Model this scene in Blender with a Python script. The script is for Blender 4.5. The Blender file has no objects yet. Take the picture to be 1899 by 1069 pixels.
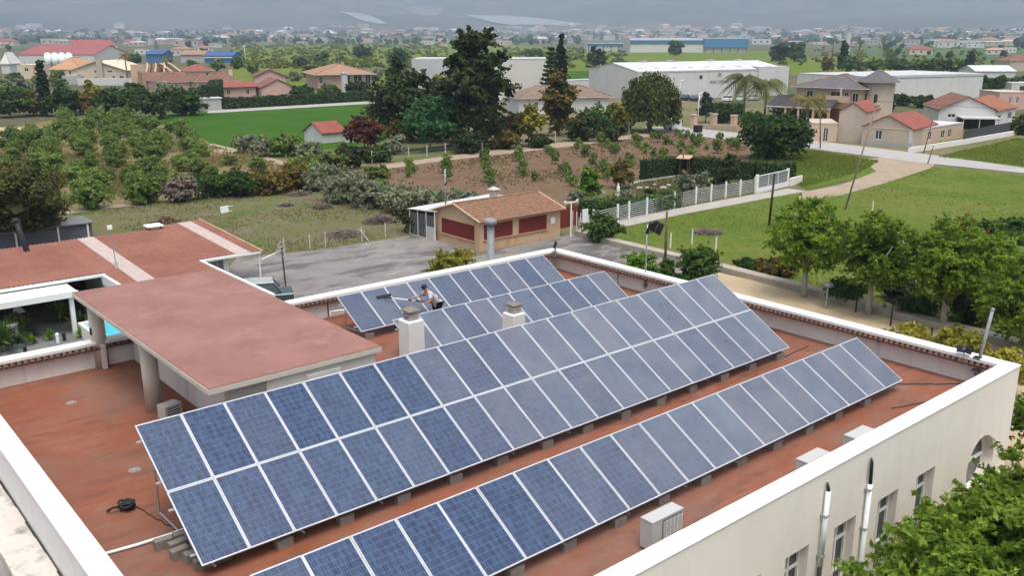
import bpy, math, random
import numpy as np
from mathutils import Vector, Matrix
from mathutils.bvhtree import BVHTree

rad = math.radians
scene = bpy.context.scene
COL = scene.collection
random.seed(7)

# ---------------------------------------------------------------- camera
CAM = Vector((-5.777, -16.663, 10.518))
PITCH, YAW, FPX = rad(15.5185), rad(40.2637), 1688.456
cam_data = bpy.data.cameras.new('camera')
cam_data.sensor_width = 36.0
cam_data.lens = 36.0 * FPX / 1899.0
cam_data.clip_start = 0.1
cam_data.clip_end = 40000
cam = bpy.data.objects.new('camera', cam_data)
cam.location = CAM
cam.rotation_euler = (math.pi / 2 - PITCH, 0, -YAW)
COL.objects.link(cam)
scene.camera = cam

HAZE = 0.00020
# ---------------------------------------------------------------- sky, sun, exposure
SUN_EL, SUN_AZ = rad(70), rad(206)      # azimuth clockwise from +Y
world = bpy.data.worlds.new('World')
scene.world = world
world.use_nodes = True
wn = world.node_tree
for n in list(wn.nodes):
    wn.nodes.remove(n)
sky = wn.nodes.new('ShaderNodeTexSky')
sky.sky_type = 'NISHITA'
sky.sun_disc = False
sky.sun_elevation = SUN_EL
sky.sun_rotation = SUN_AZ
sky.air_density = 1.0
sky.dust_density = 4.0
hs = wn.nodes.new('ShaderNodeHueSaturation')
hs.inputs['Saturation'].default_value = 0.38
bg = wn.nodes.new('ShaderNodeBackground')
bg.inputs['Strength'].default_value = 0.15
wo = wn.nodes.new('ShaderNodeOutputWorld')
wn.links.new(sky.outputs[0], hs.inputs['Color'])
# overcast: the cloud deck is brighter overhead than low down (CIE overcast law, 1 + 2 sin elevation)
tcw = wn.nodes.new('ShaderNodeTexCoord')
spw = wn.nodes.new('ShaderNodeSeparateXYZ')
wn.links.new(tcw.outputs['Generated'], spw.inputs[0])
mrw = wn.nodes.new('ShaderNodeMapRange')
mrw.inputs['From Min'].default_value = 0.0; mrw.inputs['From Max'].default_value = 1.0
mrw.inputs['To Min'].default_value = 0.30; mrw.inputs['To Max'].default_value = 1.32
wn.links.new(spw.outputs['Z'], mrw.inputs['Value'])
mxw = wn.nodes.new('ShaderNodeMix'); mxw.data_type = 'RGBA'; mxw.blend_type = 'MULTIPLY'; mxw.inputs['Factor'].default_value = 1.0
wn.links.new(hs.outputs[0], mxw.inputs['A'])
wn.links.new(mrw.outputs[0], mxw.inputs['B'])
wn.links.new(mxw.outputs['Result'], bg.inputs['Color'])
wn.links.new(bg.outputs[0], wo.inputs['Surface'])

sun_d = bpy.data.lights.new('sun', 'SUN')
sun_d.energy = 0.75
sun_d.angle = rad(24)
sun_d.color = (1.0, 0.96, 0.90)
sun = bpy.data.objects.new('sun', sun_d)
sdir = Vector((math.sin(SUN_AZ) * math.cos(SUN_EL), math.cos(SUN_AZ) * math.cos(SUN_EL), math.sin(SUN_EL)))
sun.rotation_euler = sdir.to_track_quat('Z', 'Y').to_euler()
sun.location = (0, 0, 60)
COL.objects.link(sun)

scene.view_settings.view_transform = 'Standard'
scene.view_settings.look = 'None'
scene.view_settings.gamma = 1.0
scene.view_settings.use_curve_mapping = False
scene.view_settings.exposure = 0.98
scene.render.engine = 'CYCLES'
scene.cycles.use_denoising = True
scene.cycles.max_bounces = 6
scene.cycles.diffuse_bounces = 3
scene.cycles.glossy_bounces = 3
scene.cycles.transmission_bounces = 4
scene.cycles.transparent_max_bounces = 6
scene.cycles.volume_bounces = 1
scene.cycles.sample_clamp_indirect = 6

# ---------------------------------------------------------------- survey: where the view rays meet planes of the place
_F = Vector((math.sin(YAW) * math.cos(PITCH), math.cos(YAW) * math.cos(PITCH), -math.sin(PITCH)))
_R = Vector((math.cos(YAW), -math.sin(YAW), 0))
_U = _R.cross(_F)
ZG = -5.4        # street level
ZR = -0.33       # roof deck
ZT = 0.60        # top of the parapet
def ray(px, py):
    return _F + _R * ((px - 949.5) / FPX) - _U * ((py - 534.5) / FPX)
def G(px, py, z=ZG):
    d = ray(px, py)
    return CAM + d * ((z - CAM.z) / d.z)
def zat(b, py):
    """height of the vertical line over ground point b at picture row py"""
    d = ray(949.5, py)
    f2 = Vector((_F.x, _F.y)).normalized()
    depth = (Vector((b.x, b.y)) - Vector((CAM.x, CAM.y))).dot(f2)
    return CAM.z + d.z * depth / Vector((d.x, d.y)).dot(f2)
def dist(p):
    return (Vector(p) - CAM).length

# ---------------------------------------------------------------- materials
MATS = {}
def mat(name, col, rough=0.8, var=0.12, scale=1.5, bump=0.0, bscale=20.0, spec=0.3, metal=0.0, col2=None, mixscale=None, detail=4.0, alpha=None):
    """Principled with world-space noise variation between col and col2"""
    if name in MATS:
        return MATS[name]
    if rough >= 0.88: spec = min(spec, 0.06)
    m = bpy.data.materials.new(name)
    m.use_nodes = True
    nt = m.node_tree
    b = nt.nodes['Principled BSDF']
    b.inputs['Roughness'].default_value = rough
    b.inputs['Specular IOR Level'].default_value = spec
    b.inputs['Metallic'].default_value = metal
    geo = nt.nodes.new('ShaderNodeNewGeometry')
    nz = nt.nodes.new('ShaderNodeTexNoise')
    nz.inputs['Scale'].default_value = scale
    nz.inputs['Detail'].default_value = detail
    nz.inputs['Roughness'].default_value = 0.65
    nt.links.new(geo.outputs['Position'], nz.inputs['Vector'])
    rmp = nt.nodes.new('ShaderNodeValToRGB')
    c1 = [c * (1 - var) for c in col]
    c2 = list(col2) if col2 else [min(1, c * (1 + var)) for c in col]
    rmp.color_ramp.elements[0].position = 0.32
    rmp.color_ramp.elements[1].position = 0.68
    rmp.color_ramp.elements[0].color = (*c1, 1)
    rmp.color_ramp.elements[1].color = (*c2, 1)
    nt.links.new(nz.outputs['Fac'], rmp.inputs[0])
    nt.links.new(rmp.outputs[0], b.inputs['Base Color'])
    if bump > 0:
        n2 = nt.nodes.new('ShaderNodeTexNoise')
        n2.inputs['Scale'].default_value = bscale
        n2.inputs['Detail'].default_value = 3
        nt.links.new(geo.outputs['Position'], n2.inputs['Vector'])
        bp = nt.nodes.new('ShaderNodeBump')
        bp.inputs['Strength'].default_value = bump
        bp.inputs['Distance'].default_value = 0.03
        nt.links.new(n2.outputs['Fac'], bp.inputs['Height'])
        nt.links.new(bp.outputs[0], b.inputs['Normal'])
    MATS[name] = m
    return m

def add_layer(m, col, scale, lo, hi, stretch=(1, 1, 1), strength=1.0, rough=None, seed=0.0):
    """a second, blotchy layer (stain, dirt, moss) over a mat() material"""
    nt = m.node_tree
    b = nt.nodes['Principled BSDF']
    src = b.inputs['Base Color'].links[0].from_socket
    geo = nt.nodes.new('ShaderNodeNewGeometry')
    mp = nt.nodes.new('ShaderNodeMapping')
    mp.inputs['Scale'].default_value = stretch
    mp.inputs['Location'].default_value = (seed, seed * 0.7, seed * 0.3)
    nt.links.new(geo.outputs['Position'], mp.inputs['Vector'])
    nz = nt.nodes.new('ShaderNodeTexNoise')
    nz.inputs['Scale'].default_value = scale
    nz.inputs['Detail'].default_value = 6
    nz.inputs['Roughness'].default_value = 0.7
    nt.links.new(mp.outputs[0], nz.inputs['Vector'])
    mr = nt.nodes.new('ShaderNodeMapRange')
    mr.inputs['From Min'].default_value = lo
    mr.inputs['From Max'].default_value = hi
    mr.inputs['To Max'].default_value = strength
    nt.links.new(nz.outputs['Fac'], mr.inputs['Value'])
    mx = nt.nodes.new('ShaderNodeMix')
    mx.data_type = 'RGBA'
    mx.inputs['B'].default_value = (*col, 1)
    nt.links.new(mr.outputs[0], mx.inputs['Factor'])
    nt.links.new(src, mx.inputs['A'])
    nt.links.new(mx.outputs['Result'], b.inputs['Base Color'])
    if rough is not None:
        m2 = nt.nodes.new('ShaderNodeMapRange')
        m2.inputs['To Min'].default_value = b.inputs['Roughness'].default_value
        m2.inputs['To Max'].default_value = rough
        nt.links.new(mr.outputs[0], m2.inputs['Value'])
        nt.links.new(m2.outputs[0], b.inputs['Roughness'])
    return m

def leaf_mat(name, a, b_, trans=0.35):
    """foliage: colour between a and b_ by the mesh attribute 'tint', some light let through"""
    if name in MATS:
        return MATS[name]
    m = bpy.data.materials.new(name)
    m.use_nodes = True
    nt = m.node_tree
    for n in list(nt.nodes):
        nt.nodes.remove(n)
    at = nt.nodes.new('ShaderNodeAttribute'); at.attribute_name = 'tint'
    oi = nt.nodes.new('ShaderNodeObjectInfo')
    rmp = nt.nodes.new('ShaderNodeValToRGB')
    q_ = (1.34, 1.22, 1.1)
    rmp.color_ramp.elements[0].color = (*[x * y for x, y in zip(a, q_)], 1)
    rmp.color_ramp.elements[1].color = (*[x * y for x, y in zip(b_, q_)], 1)
    nt.links.new(at.outputs['Fac'], rmp.inputs[0])
    hsv = nt.nodes.new('ShaderNodeHueSaturation')
    mr = nt.nodes.new('ShaderNodeMapRange')
    mr.inputs['To Min'].default_value = 0.8
    mr.inputs['To Max'].default_value = 1.2
    nt.links.new(oi.outputs['Random'], mr.inputs['Value'])
    nt.links.new(mr.outputs[0], hsv.inputs['Value'])
    nt.links.new(rmp.outputs[0], hsv.inputs['Color'])
    df = nt.nodes.new('ShaderNodeBsdfPrincipled')
    df.inputs['Roughness'].default_value = 0.55
    df.inputs['Specular IOR Level'].default_value = 0.15
    tr = nt.nodes.new('ShaderNodeBsdfTranslucent')
    mx = nt.nodes.new('ShaderNodeMixShader'); mx.inputs[0].default_value = trans
    out = nt.nodes.new('ShaderNodeOutputMaterial')
    nt.links.new(hsv.outputs[0], df.inputs['Base Color'])
    nt.links.new(hsv.outputs[0], tr.inputs['Color'])
    nt.links.new(df.outputs[0], mx.inputs[1])
    nt.links.new(tr.outputs[0], mx.inputs[2])
    nt.links.new(mx.outputs[0], out.inputs[0])
    MATS[name] = m
    return m

# ---------------------------------------------------------------- object helpers
def tag(o, label=None, cat=None, group=None, kind=None):
    if label: o['label'] = label
    if cat: o['category'] = cat
    if group: o['group'] = group
    if kind: o['kind'] = kind
    return o
def thing(name, label, cat, loc=(0, 0, 0), rz=0.0, group=None):
    o = bpy.data.objects.new(name, None)
    o.empty_display_size = 0.2
    o.location = loc
    o.rotation_euler = (0, 0, rz)
    COL.objects.link(o)
    return tag(o, label, cat, group)
def link_mesh(name, me, parent=None, loc=None, rot=None):
    o = bpy.data.objects.new(name, me)
    COL.objects.link(o)
    if parent: o.parent = parent
    if loc is not None: o.location = loc
    if rot is not None: o.rotation_euler = rot
    return o
def copy_tree(o, parent=None):
    c = o.copy()
    COL.objects.link(c)
    if parent: c.parent = parent
    for ch in [x for x in o.children]:
        copy_tree(ch, c)
    return c
ONES = ['', 'first', 'second', 'third', 'fourth', 'fifth', 'sixth', 'seventh', 'eighth', 'ninth', 'tenth', 'eleventh', 'twelfth', 'thirteenth',
        'fourteenth', 'fifteenth', 'sixteenth', 'seventeenth', 'eighteenth', 'nineteenth']
TENS = {2: 'twent', 3: 'thirt', 4: 'fort', 5: 'fift', 6: 'sixt', 7: 'sevent', 8: 'eight', 9: 'ninet'}
def nth(i):
    if i < 20: return ONES[i]
    t, r = divmod(i, 10)
    return TENS[t] + ('ieth' if r == 0 else 'y-' + ONES[r])

class MB:
    """collects faces for one mesh object"""
    def __init__(s):
        s.v, s.f, s.m = [], [], []
    def face(s, pts, m=0):
        b = len(s.v)
        s.v += [tuple(p) for p in pts]
        s.f.append(tuple(range(b, b + len(pts)))); s.m.append(m)
    def mesh(s, vs, fs, m=0):
        b = len(s.v)
        s.v += [tuple(p) for p in vs]
        for f in fs:
            s.f.append(tuple(i + b for i in f)); s.m.append(m)
    def box(s, x0, y0, z0, x1, y1, z1, m=0, bev=0.0):
        if x0 > x1: x0, x1 = x1, x0
        if y0 > y1: y0, y1 = y1, y0
        if z0 > z1: z0, z1 = z1, z0
        if bev > 0:
            c = bev
            lo = [(x0 + c, y0 + c), (x1 - c, y0 + c), (x1 - c, y1 - c), (x0 + c, y1 - c)]
            mid = [(x0, y0), (x1, y0), (x1, y1), (x0, y1)]
            vs = [(*p, z0) for p in mid] + [(*p, z1 - c) for p in mid] + [(*p, z1) for p in lo]
            fs = [(3, 2, 1, 0)]
            for k in range(4):
                j = (k + 1) % 4
                fs += [(k, j, 4 + j, 4 + k), (4 + k, 4 + j, 8 + j, 8 + k)]
            fs.append((8, 9, 10, 11))
            s.mesh(vs, fs, m); return
        vs = [(x0, y0, z0), (x1, y0, z0), (x1, y1, z0), (x0, y1, z0), (x0, y0, z1), (x1, y0, z1), (x1, y1, z1), (x0, y1, z1)]
        s.mesh(vs, [(3, 2, 1, 0), (4, 5, 6, 7), (0, 1, 5, 4), (1, 2, 6, 5), (2, 3, 7, 6), (3, 0, 4, 7)], m)
    def obox(s, o, ux, uy, uz, m=0):
        o, ux, uy, uz = map(Vector, (o, ux, uy, uz))
        vs = [o, o + ux, o + ux + uy, o + uy, o + uz, o + ux + uz, o + ux + uy + uz, o + uy + uz]
        s.mesh(vs, [(3, 2, 1, 0), (4, 5, 6, 7), (0, 1, 5, 4), (1, 2, 6, 5), (2, 3, 7, 6), (3, 0, 4, 7)], m)
    def prism(s, poly, z0, z1, m=0, zf=None):
        n = len(poly)
        vs = [(p[0], p[1], z0) for p in poly] + [(p[0], p[1], z1) for p in poly]
        fs = [tuple(reversed(range(n))), tuple(range(n, 2 * n))]
        fs += [(i, (i + 1) % n, n + (i + 1) % n, n + i) for i in range(n)]
        s.mesh(vs, fs, m)
    def tube(s, pts, r, n=8, m=0, cap=True):
        """bar along pts; r a number or a list of radii"""
        pts = [Vector(p) for p in pts]
        rs = r if isinstance(r, (list, tuple)) else [r] * len(pts)
        b = len(s.v)
        ref = None
        for i, p in enumerate(pts):
            t = (pts[min(i + 1, len(pts) - 1)] - pts[max(i - 1, 0)]).normalized()
            if ref is None:
                ref = Vector((0, 0, 1)) if abs(t.z) < 0.9 else Vector((1, 0, 0))
            a = t.cross(ref).normalized(); c = a.cross(t).normalized()
            ref = c
            for k in range(n):
                q = 2 * math.pi * k / n
                s.v.append(tuple(p + (a * math.cos(q) + c * math.sin(q)) * rs[i]))
        for i in range(len(pts) - 1):
            for k in range(n):
                j = (k + 1) % n
                s.f.append((b + i * n + k, b + i * n + j, b + (i + 1) * n + j, b + (i + 1) * n + k)); s.m.append(m)
        if cap:
            s.f.append(tuple(b + k for k in reversed(range(n)))); s.m.append(m)
            e = b + (len(pts) - 1) * n
            s.f.append(tuple(e + k for k in range(n))); s.m.append(m)
    def ball(s, c, r, m=0, nu=8, nv=6, sc=(1, 1, 1)):
        b = len(s.v); c = Vector(c)
        for j in range(nv + 1):
            th = math.pi * j / nv
            for k in range(nu):
                q = 2 * math.pi * k / nu
                s.v.append((c.x + r * sc[0] * math.sin(th) * math.cos(q), c.y + r * sc[1] * math.sin(th) * math.sin(q), c.z + r * sc[2] * math.cos(th)))
        for j in range(nv):
            for k in range(nu):
                l = (k + 1) % nu
                s.f.append((b + j * nu + k, b + (j + 1) * nu + k, b + (j + 1) * nu + l, b + j * nu + l)); s.m.append(m)
    def build(s, name, mats, parent=None, loc=None, rz=None, smooth=False, rot=None):
        me = bpy.data.meshes.new(name)
        me.from_pydata(s.v, [], s.f)
        ms = mats if isinstance(mats, (list, tuple)) else [mats]
        for x in ms: me.materials.append(x)
        if len(ms) > 1: me.polygons.foreach_set('material_index', s.m)
        if smooth: me.polygons.foreach_set('use_smooth', [True] * len(s.f))
        me.update()
        o = link_mesh(name, me, parent, loc, rot)
        if rz is not None: o.rotation_euler = (0, 0, rz)
        return o

def wall_face(mb, p0, u, n, L, z0, z1, ops=(), depth=0.2, m=0, mr=None):
    """a wall's outer skin in the plane through p0 along u (outward normal n) with real openings and their reveals"""
    p0, u, n = Vector((p0[0], p0[1], 0)), Vector((u[0], u[1], 0)), Vector((n[0], n[1], 0))
    mr = m if mr is None else mr
    us = sorted({0, L, *[o[0] for o in ops], *[o[1] for o in ops]})
    zs = sorted({z0, z1, *[o[2] for o in ops], *[o[3] for o in ops]})
    P = lambda a, z, d=0.0: p0 + u * a + Vector((0, 0, z)) - n * d
    for i in range(len(us) - 1):
        for j in range(len(zs) - 1):
            a, b, c, d = us[i], us[i + 1], zs[j], zs[j + 1]
            if any(o[0] <= a + 1e-6 and b <= o[1] + 1e-6 and o[2] <= c + 1e-6 and d <= o[3] + 1e-6 for o in ops):
                continue
            mb.face([P(a, c), P(b, c), P(b, d), P(a, d)], m)
    for a, b, c, d in ops:
        mb.face([P(a, c), P(a, c, depth), P(a, d, depth), P(a, d)], mr)
        mb.face([P(b, c), P(b, d), P(b, d, depth), P(b, c, depth)], mr)
        mb.face([P(a, d), P(a, d, depth), P(b, d, depth), P(b, d)], mr)
        mb.face([P(a, c), P(b, c), P(b, c, depth), P(a, c, depth)], mr)

# ---------------------------------------------------------------- vegetation
rng = np.random.default_rng(11)
def mesh_from_arrays(name, verts, nper, tint, mats, midx=None):
    """loose faces of nper corners each"""
    nv = len(verts); nf = nv // nper
    me = bpy.data.meshes.new(name)
    me.vertices.add(nv); me.loops.add(nv); me.polygons.add(nf)
    me.vertices.foreach_set('co', np.ascontiguousarray(verts, dtype=np.float32).ravel())
    me.loops.foreach_set('vertex_index', np.arange(nv, dtype=np.int32))
    me.polygons.foreach_set('loop_start', np.arange(0, nv, nper, dtype=np.int32))
    me.polygons.foreach_set('loop_total', np.full(nf, nper, dtype=np.int32))
    for x in (mats if isinstance(mats, (list, tuple)) else [mats]): me.materials.append(x)
    if midx is not None: me.polygons.foreach_set('material_index', np.asarray(midx, dtype=np.int32))
    if tint is not None:
        a = me.attributes.new('tint', 'FLOAT', 'POINT')
        a.data.foreach_set('value', np.repeat(tint, nper).astype(np.float32))
    me.update(); me.validate()
    return me
def leaves(pos, outn, size, tint, aspect=1.5, up=0.35, jitter=0.9, droop=0.0):
    """diamond-shaped leaf faces at pos, facing roughly outn"""
    n = len(pos)
    nr = outn + rng.normal(size=(n, 3)) * jitter + np.array([0, 0, up])
    nr /= np.linalg.norm(nr, axis=1, keepdims=True) + 1e-9
    t = rng.normal(size=(n, 3))
    if droop: t[:, 2] = -np.abs(t[:, 2]) - droop
    t -= nr * (t * nr).sum(1, keepdims=True)
    t /= np.linalg.norm(t, axis=1, keepdims=True) + 1e-9
    b = np.cross(nr, t)
    s = (size * rng.uniform(0.6, 1.35, n))[:, None]
    L, W = t * s * aspect * 0.5, b * s * 0.5
    fold = nr * s * 0.12
    v = np.stack([pos - L, pos + W * 0.9 + fold, pos + L, pos - W * 0.9 + fold], 1)
    return v.reshape(-1, 3), tint
def blob_points(K, n, R, clump, profile=None, shell=0.45, seed=0, twigs=0):
    """n leaf points in K clumps spread through an ellipsoid R; returns points, outward normals, tint"""
    r = np.random.default_rng(seed)
    d = r.normal(size=(K, 3)); d /= np.linalg.norm(d, axis=1, keepdims=True)
    q = shell + (1 - shell) * r.random(K) ** 0.6
    c = d * q[:, None]
    if profile is not None:
        z = c[:, 2] * 0.5 + 0.5
        k = profile(np.clip(z, 0, 1))
        if profile in (prof_tall, prof_col, prof_cone):     # columns and cones fill their own outline
            a_ = r.uniform(0, 2 * np.pi, K); q_ = np.sqrt(r.uniform(shell ** 2, 1, K))
            z_ = r.uniform(-1, 1, K); k = profile(z_ * .5 + .5)
            c = np.stack([np.cos(a_) * q_ * k, np.sin(a_) * q_ * k, z_], 1)
        else:
            c[:, 0] *= k; c[:, 1] *= k
    c *= np.array(R)
    ct = r.random(K)
    cs = clump * r.uniform(0.6, 1.3, K)
    w = cs ** 2; w /= w.sum()
    idx = r.choice(K, n, p=w)
    g = r.normal(size=(n, 3))
    g /= np.linalg.norm(g, axis=1, keepdims=True)
    rr = r.random(n) ** 0.45
    off = g * rr[:, None] * cs[idx][:, None]
    if twigs:                                      # leaves sit along short sprays that radiate from each clump
        td = r.normal(size=(K, twigs, 3)); td[:, :, 2] = td[:, :, 2] * .7 + .25
        td += (c / (np.linalg.norm(c, axis=1, keepdims=True) + 1e-9))[:, None, :] * .7
        td /= np.linalg.norm(td, axis=2, keepdims=True)
        tl = r.uniform(.55, 1.45, (K, twigs))
        ti = r.integers(0, twigs, n); u = r.random(n) ** .75
        off = td[idx, ti] * (u * tl[idx, ti] * cs[idx])[:, None] + r.normal(size=(n, 3)) * (.10 * cs[idx] * (1 - .5 * u))[:, None]
        off[:, 2] -= .18 * u ** 2 * cs[idx]
    off[:, 2] *= 0.75
    p = c[idx] + off
    outn = off / (np.linalg.norm(off, axis=1, keepdims=True) + 1e-9) * 0.7 + c[idx] / (np.linalg.norm(c[idx], axis=1, keepdims=True) + 1e-9) * 0.5
    tint = np.clip(0.55 * ct[idx] + 0.45 * r.random(n), 0, 1)
    return p, outn, tint
def prof_cone(z): return np.clip(1.15 - z, 0.05, 1) * 1.0
def prof_tall(z): return np.clip((1.10 - z) * 3.2, 0.1, 1) * (0.86 + 0.14 * np.sin(z * 17))
def prof_drop(z): return np.clip(np.sin(np.pi * np.clip(z * 0.9 + 0.12, 0, 1)) ** 0.7, 0.05, 1)
def prof_col(z): return np.clip(np.minimum(1, (1.02 - z) * 2.2), 0.04, 1)
def crown_mesh(name, m, R, zc, n, leaf, K=30, clump=None, profile=None, seed=0, shell=0.45, aspect=1.5, up=0.35, core=0.0, jitter=0.9, droop=0.0, twigs=0):
    clump = clump or 0.36 * (R[0] + R[2]) / 2
    p, o, t = blob_points(K, n, R, clump, profile, shell, seed, twigs)
    v, t = leaves(p, o, leaf, t, aspect, up, jitter, droop)
    v = v + np.array([0, 0, zc])
    v[:, 2] = np.maximum(v[:, 2], 0.03)
    if core > 0:                                   # added leaf faces that block light, tinted darker as painted inner shade
        r = np.random.default_rng(seed + 5)
        k = 260
        d = r.normal(size=(k, 3)); d /= np.linalg.norm(d, axis=1, keepdims=True)
        c = d * core * r.random((k, 1)) ** 0.4
        if profile is not None:
            kk = profile(np.clip(c[:, 2] * 0.5 + 0.5, 0, 1)); c[:, 0] *= kk; c[:, 1] *= kk
        c = c * np.array(R) * 0.85
        cv, ct = leaves(c, d, (R[0] + R[2]) * 0.28, r.random(k) * 0.3, 1.2, 0.0)
        cv = cv + np.array([0, 0, zc]); cv[:, 2] = np.maximum(cv[:, 2], 0.03)
        v = np.concatenate([v, cv]); t = np.concatenate([t, ct])
    return mesh_from_arrays(name, v, 4, t, m)
def trunk_mesh(name, m, h, r, top=None, limbs=5, spread=0.8, seed=0, lean=(0, 0)):
    R = random.Random(seed)
    mb = MB()
    top = top or h * 1.3
    pts = [(0, 0, -0.05), (lean[0] * 0.4 + R.uniform(-.05, .05) * r * 4, lean[1] * 0.4, h * 0.5), (lean[0], lean[1], h)]
    mb.tube(pts, [r * 1.25, r * 0.95, r * 0.8], 9)
    for k in range(limbs):
        a = 2 * math.pi * (k + R.random() * 0.6) / limbs
        e = Vector((lean[0] + math.cos(a) * spread * R.uniform(.6, 1), lean[1] + math.sin(a) * spread * R.uniform(.6, 1), top * R.uniform(.85, 1.05)))
        s0 = Vector((lean[0], lean[1], h * R.uniform(.8, .97)))
        mid = s0.lerp(e, 0.5) + Vector((R.uniform(-.1, .1), R.uniform(-.1, .1), 0.08)) * spread
        mb.tube([s0, mid, e], [r * 0.55, r * 0.36, r * 0.1], 6)
    me = bpy.data.meshes.new(name)
    me.from_pydata(mb.v, [], mb.f); me.materials.append(m)
    me.polygons.foreach_set('use_smooth', [True] * len(mb.f)); me.update()
    return me
def plant(name, label, cat, loc, crown, trunk=None, rz=None, sc=1.0, group=None):
    t = thing(name, label, cat, loc, random.uniform(0, 6.28) if rz is None else rz, group)
    t.scale = (sc, sc, sc) if not isinstance(sc, tuple) else sc
    link_mesh('crown' if trunk else 'foliage', crown, t)
    if trunk: link_mesh('trunk', trunk, t)
    return t

# ================================================================ materials of the place
M_white = mat('white_render', (0.72, 0.70, 0.66), 0.85, 0.04, 0.7, 0.15, 60)
add_layer(M_white, (0.46, 0.44, 0.41), 1.2, 0.56, 0.85, (1, 1, 0.35), 0.5)
M_cream = mat('cream_render', (0.77, 0.715, 0.625), 0.9, 0.04, 0.5, 0.25, 45)
add_layer(M_cream, (0.64, 0.585, 0.505), 0.9, 0.5, 0.8, (1, 1, 0.25), 0.5)
# rain runs down the plaster
add_layer(M_cream, (0.52, 0.475, 0.40), 2.2, 0.58, 0.80, (1, 1, 0.07), 0.22, None, 5.0)
add_layer(M_white, (0.40, 0.37, 0.32), 2.6, 0.60, 0.80, (1, 1, 0.10), 0.3, None, 7.0)
M_inner = mat('parapet_render', (0.72, 0.68, 0.635), 0.9, 0.05, 0.8, 0.2, 50)
add_layer(M_inner, (0.47, 0.43, 0.39), 1.4, 0.52, 0.8, (1, 1, 0.2), 0.6)
add_layer(M_inner, (0.33, 0.27, 0.23), 2.4, 0.56, 0.72, (1, 1, 0.09), 0.5, None, 3.0)
M_deck = mat('roof_coating', (0.205, 0.062, 0.028), 0.58, 0.0, 0.45, 0.35, 9, 0.25, col2=(0.245, 0.096, 0.056))
add_layer(M_deck, (0.115, 0.052, 0.037), 0.7, 0.50, 0.62, (.8, 2.6, 1), 0.85, 0.25, 3.0)
add_layer(M_deck, (0.26, 0.155, 0.122), 1.6, 0.56, 0.70, (.7, 2.2, 1), 0.6, None, 8.0)
add_layer(M_deck, (0.075, 0.04, 0.035), 3.5, 0.62, 0.72, (.7, 4.5, 1), 0.7, 0.3, 5.0)
add_layer(M_deck, (0.195, 0.064, 0.030), 0.16, 0.50, 0.62, (1, 1, 1), 0.75, None, 21.0)
add_layer(M_deck, (0.185, 0.113, 0.088), 0.22, 0.46, 0.62, (1, 1.4, 1), 0.6, None, 31.0)
add_layer(M_deck, (0.10, 0.055, 0.045), 1.1, 0.58, 0.70, (.5, 5.0, 1), 0.6, 0.3, 14.0)
M_slab = mat('faded_red_coating', (0.235, 0.112, 0.092), 0.66, 0.05, 0.5, 0.2, 30, 0.2, col2=(0.29, 0.148, 0.124))
add_layer(M_slab, (0.35, 0.22, 0.20), 1.1, 0.54, 0.70, (1, 1, 1), 0.5, None, 2.0)
add_layer(M_slab, (0.18, 0.085, 0.076), 0.6, 0.54, 0.72, (1, 1, 1), 0.5, None, 9.0)
M_conc = mat('beige_concrete', (0.53, 0.48, 0.41), 0.88, 0.06, 2.0, 0.25, 30)
M_ledge = mat('dirty_concrete', (0.56, 0.51, 0.45), 0.9, 0.06, 1.0, 0.3, 20)
add_layer(M_ledge, (0.17, 0.15, 0.13), 1.6, 0.52, 0.70, (1, 1, 1), 0.8)
M_seam = mat('dark_seam', (0.05, 0.045, 0.04), 0.9)
M_tile = mat('clay_tile', (0.115, 0.058, 0.042), 0.8, 0.3, 6.0, 0.3, 30)
M_alu = mat('aluminium', (0.50, 0.51, 0.53), 0.42, 0.04, 3, spec=0.5, metal=0.25)
M_galv = mat('galvanised_steel', (0.42, 0.43, 0.44), 0.45, 0.1, 6, metal=0.6)
M_darkgalv = mat('weathered_steel', (0.20, 0.20, 0.20), 0.55, 0.15, 6, metal=0.4)
M_block = mat('concrete_block_grey', (0.20, 0.18, 0.16), 0.92, 0.12, 5, 0.4, 40)
M_black = mat('black_plastic', (0.02, 0.02, 0.022), 0.5, 0.1, 8)
M_pvc = mat('white_pvc', (0.72, 0.78, 0.76), 0.45, 0.03, 2)
M_acw = mat('painted_metal_white', (0.43, 0.43, 0.41), 0.4, 0.03, 2)
M_grille = mat('grille_grey', (0.10, 0.10, 0.10), 0.6)
M_glass = mat('window_glass', (0.045, 0.05, 0.055), 0.12, 0.3, 1.5, spec=0.6)
M_frame = mat('white_window_frame', (0.78, 0.78, 0.76), 0.5, 0.02)
M_vent = mat('louvre_white', (0.66, 0.64, 0.60), 0.6, 0.03)

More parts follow.
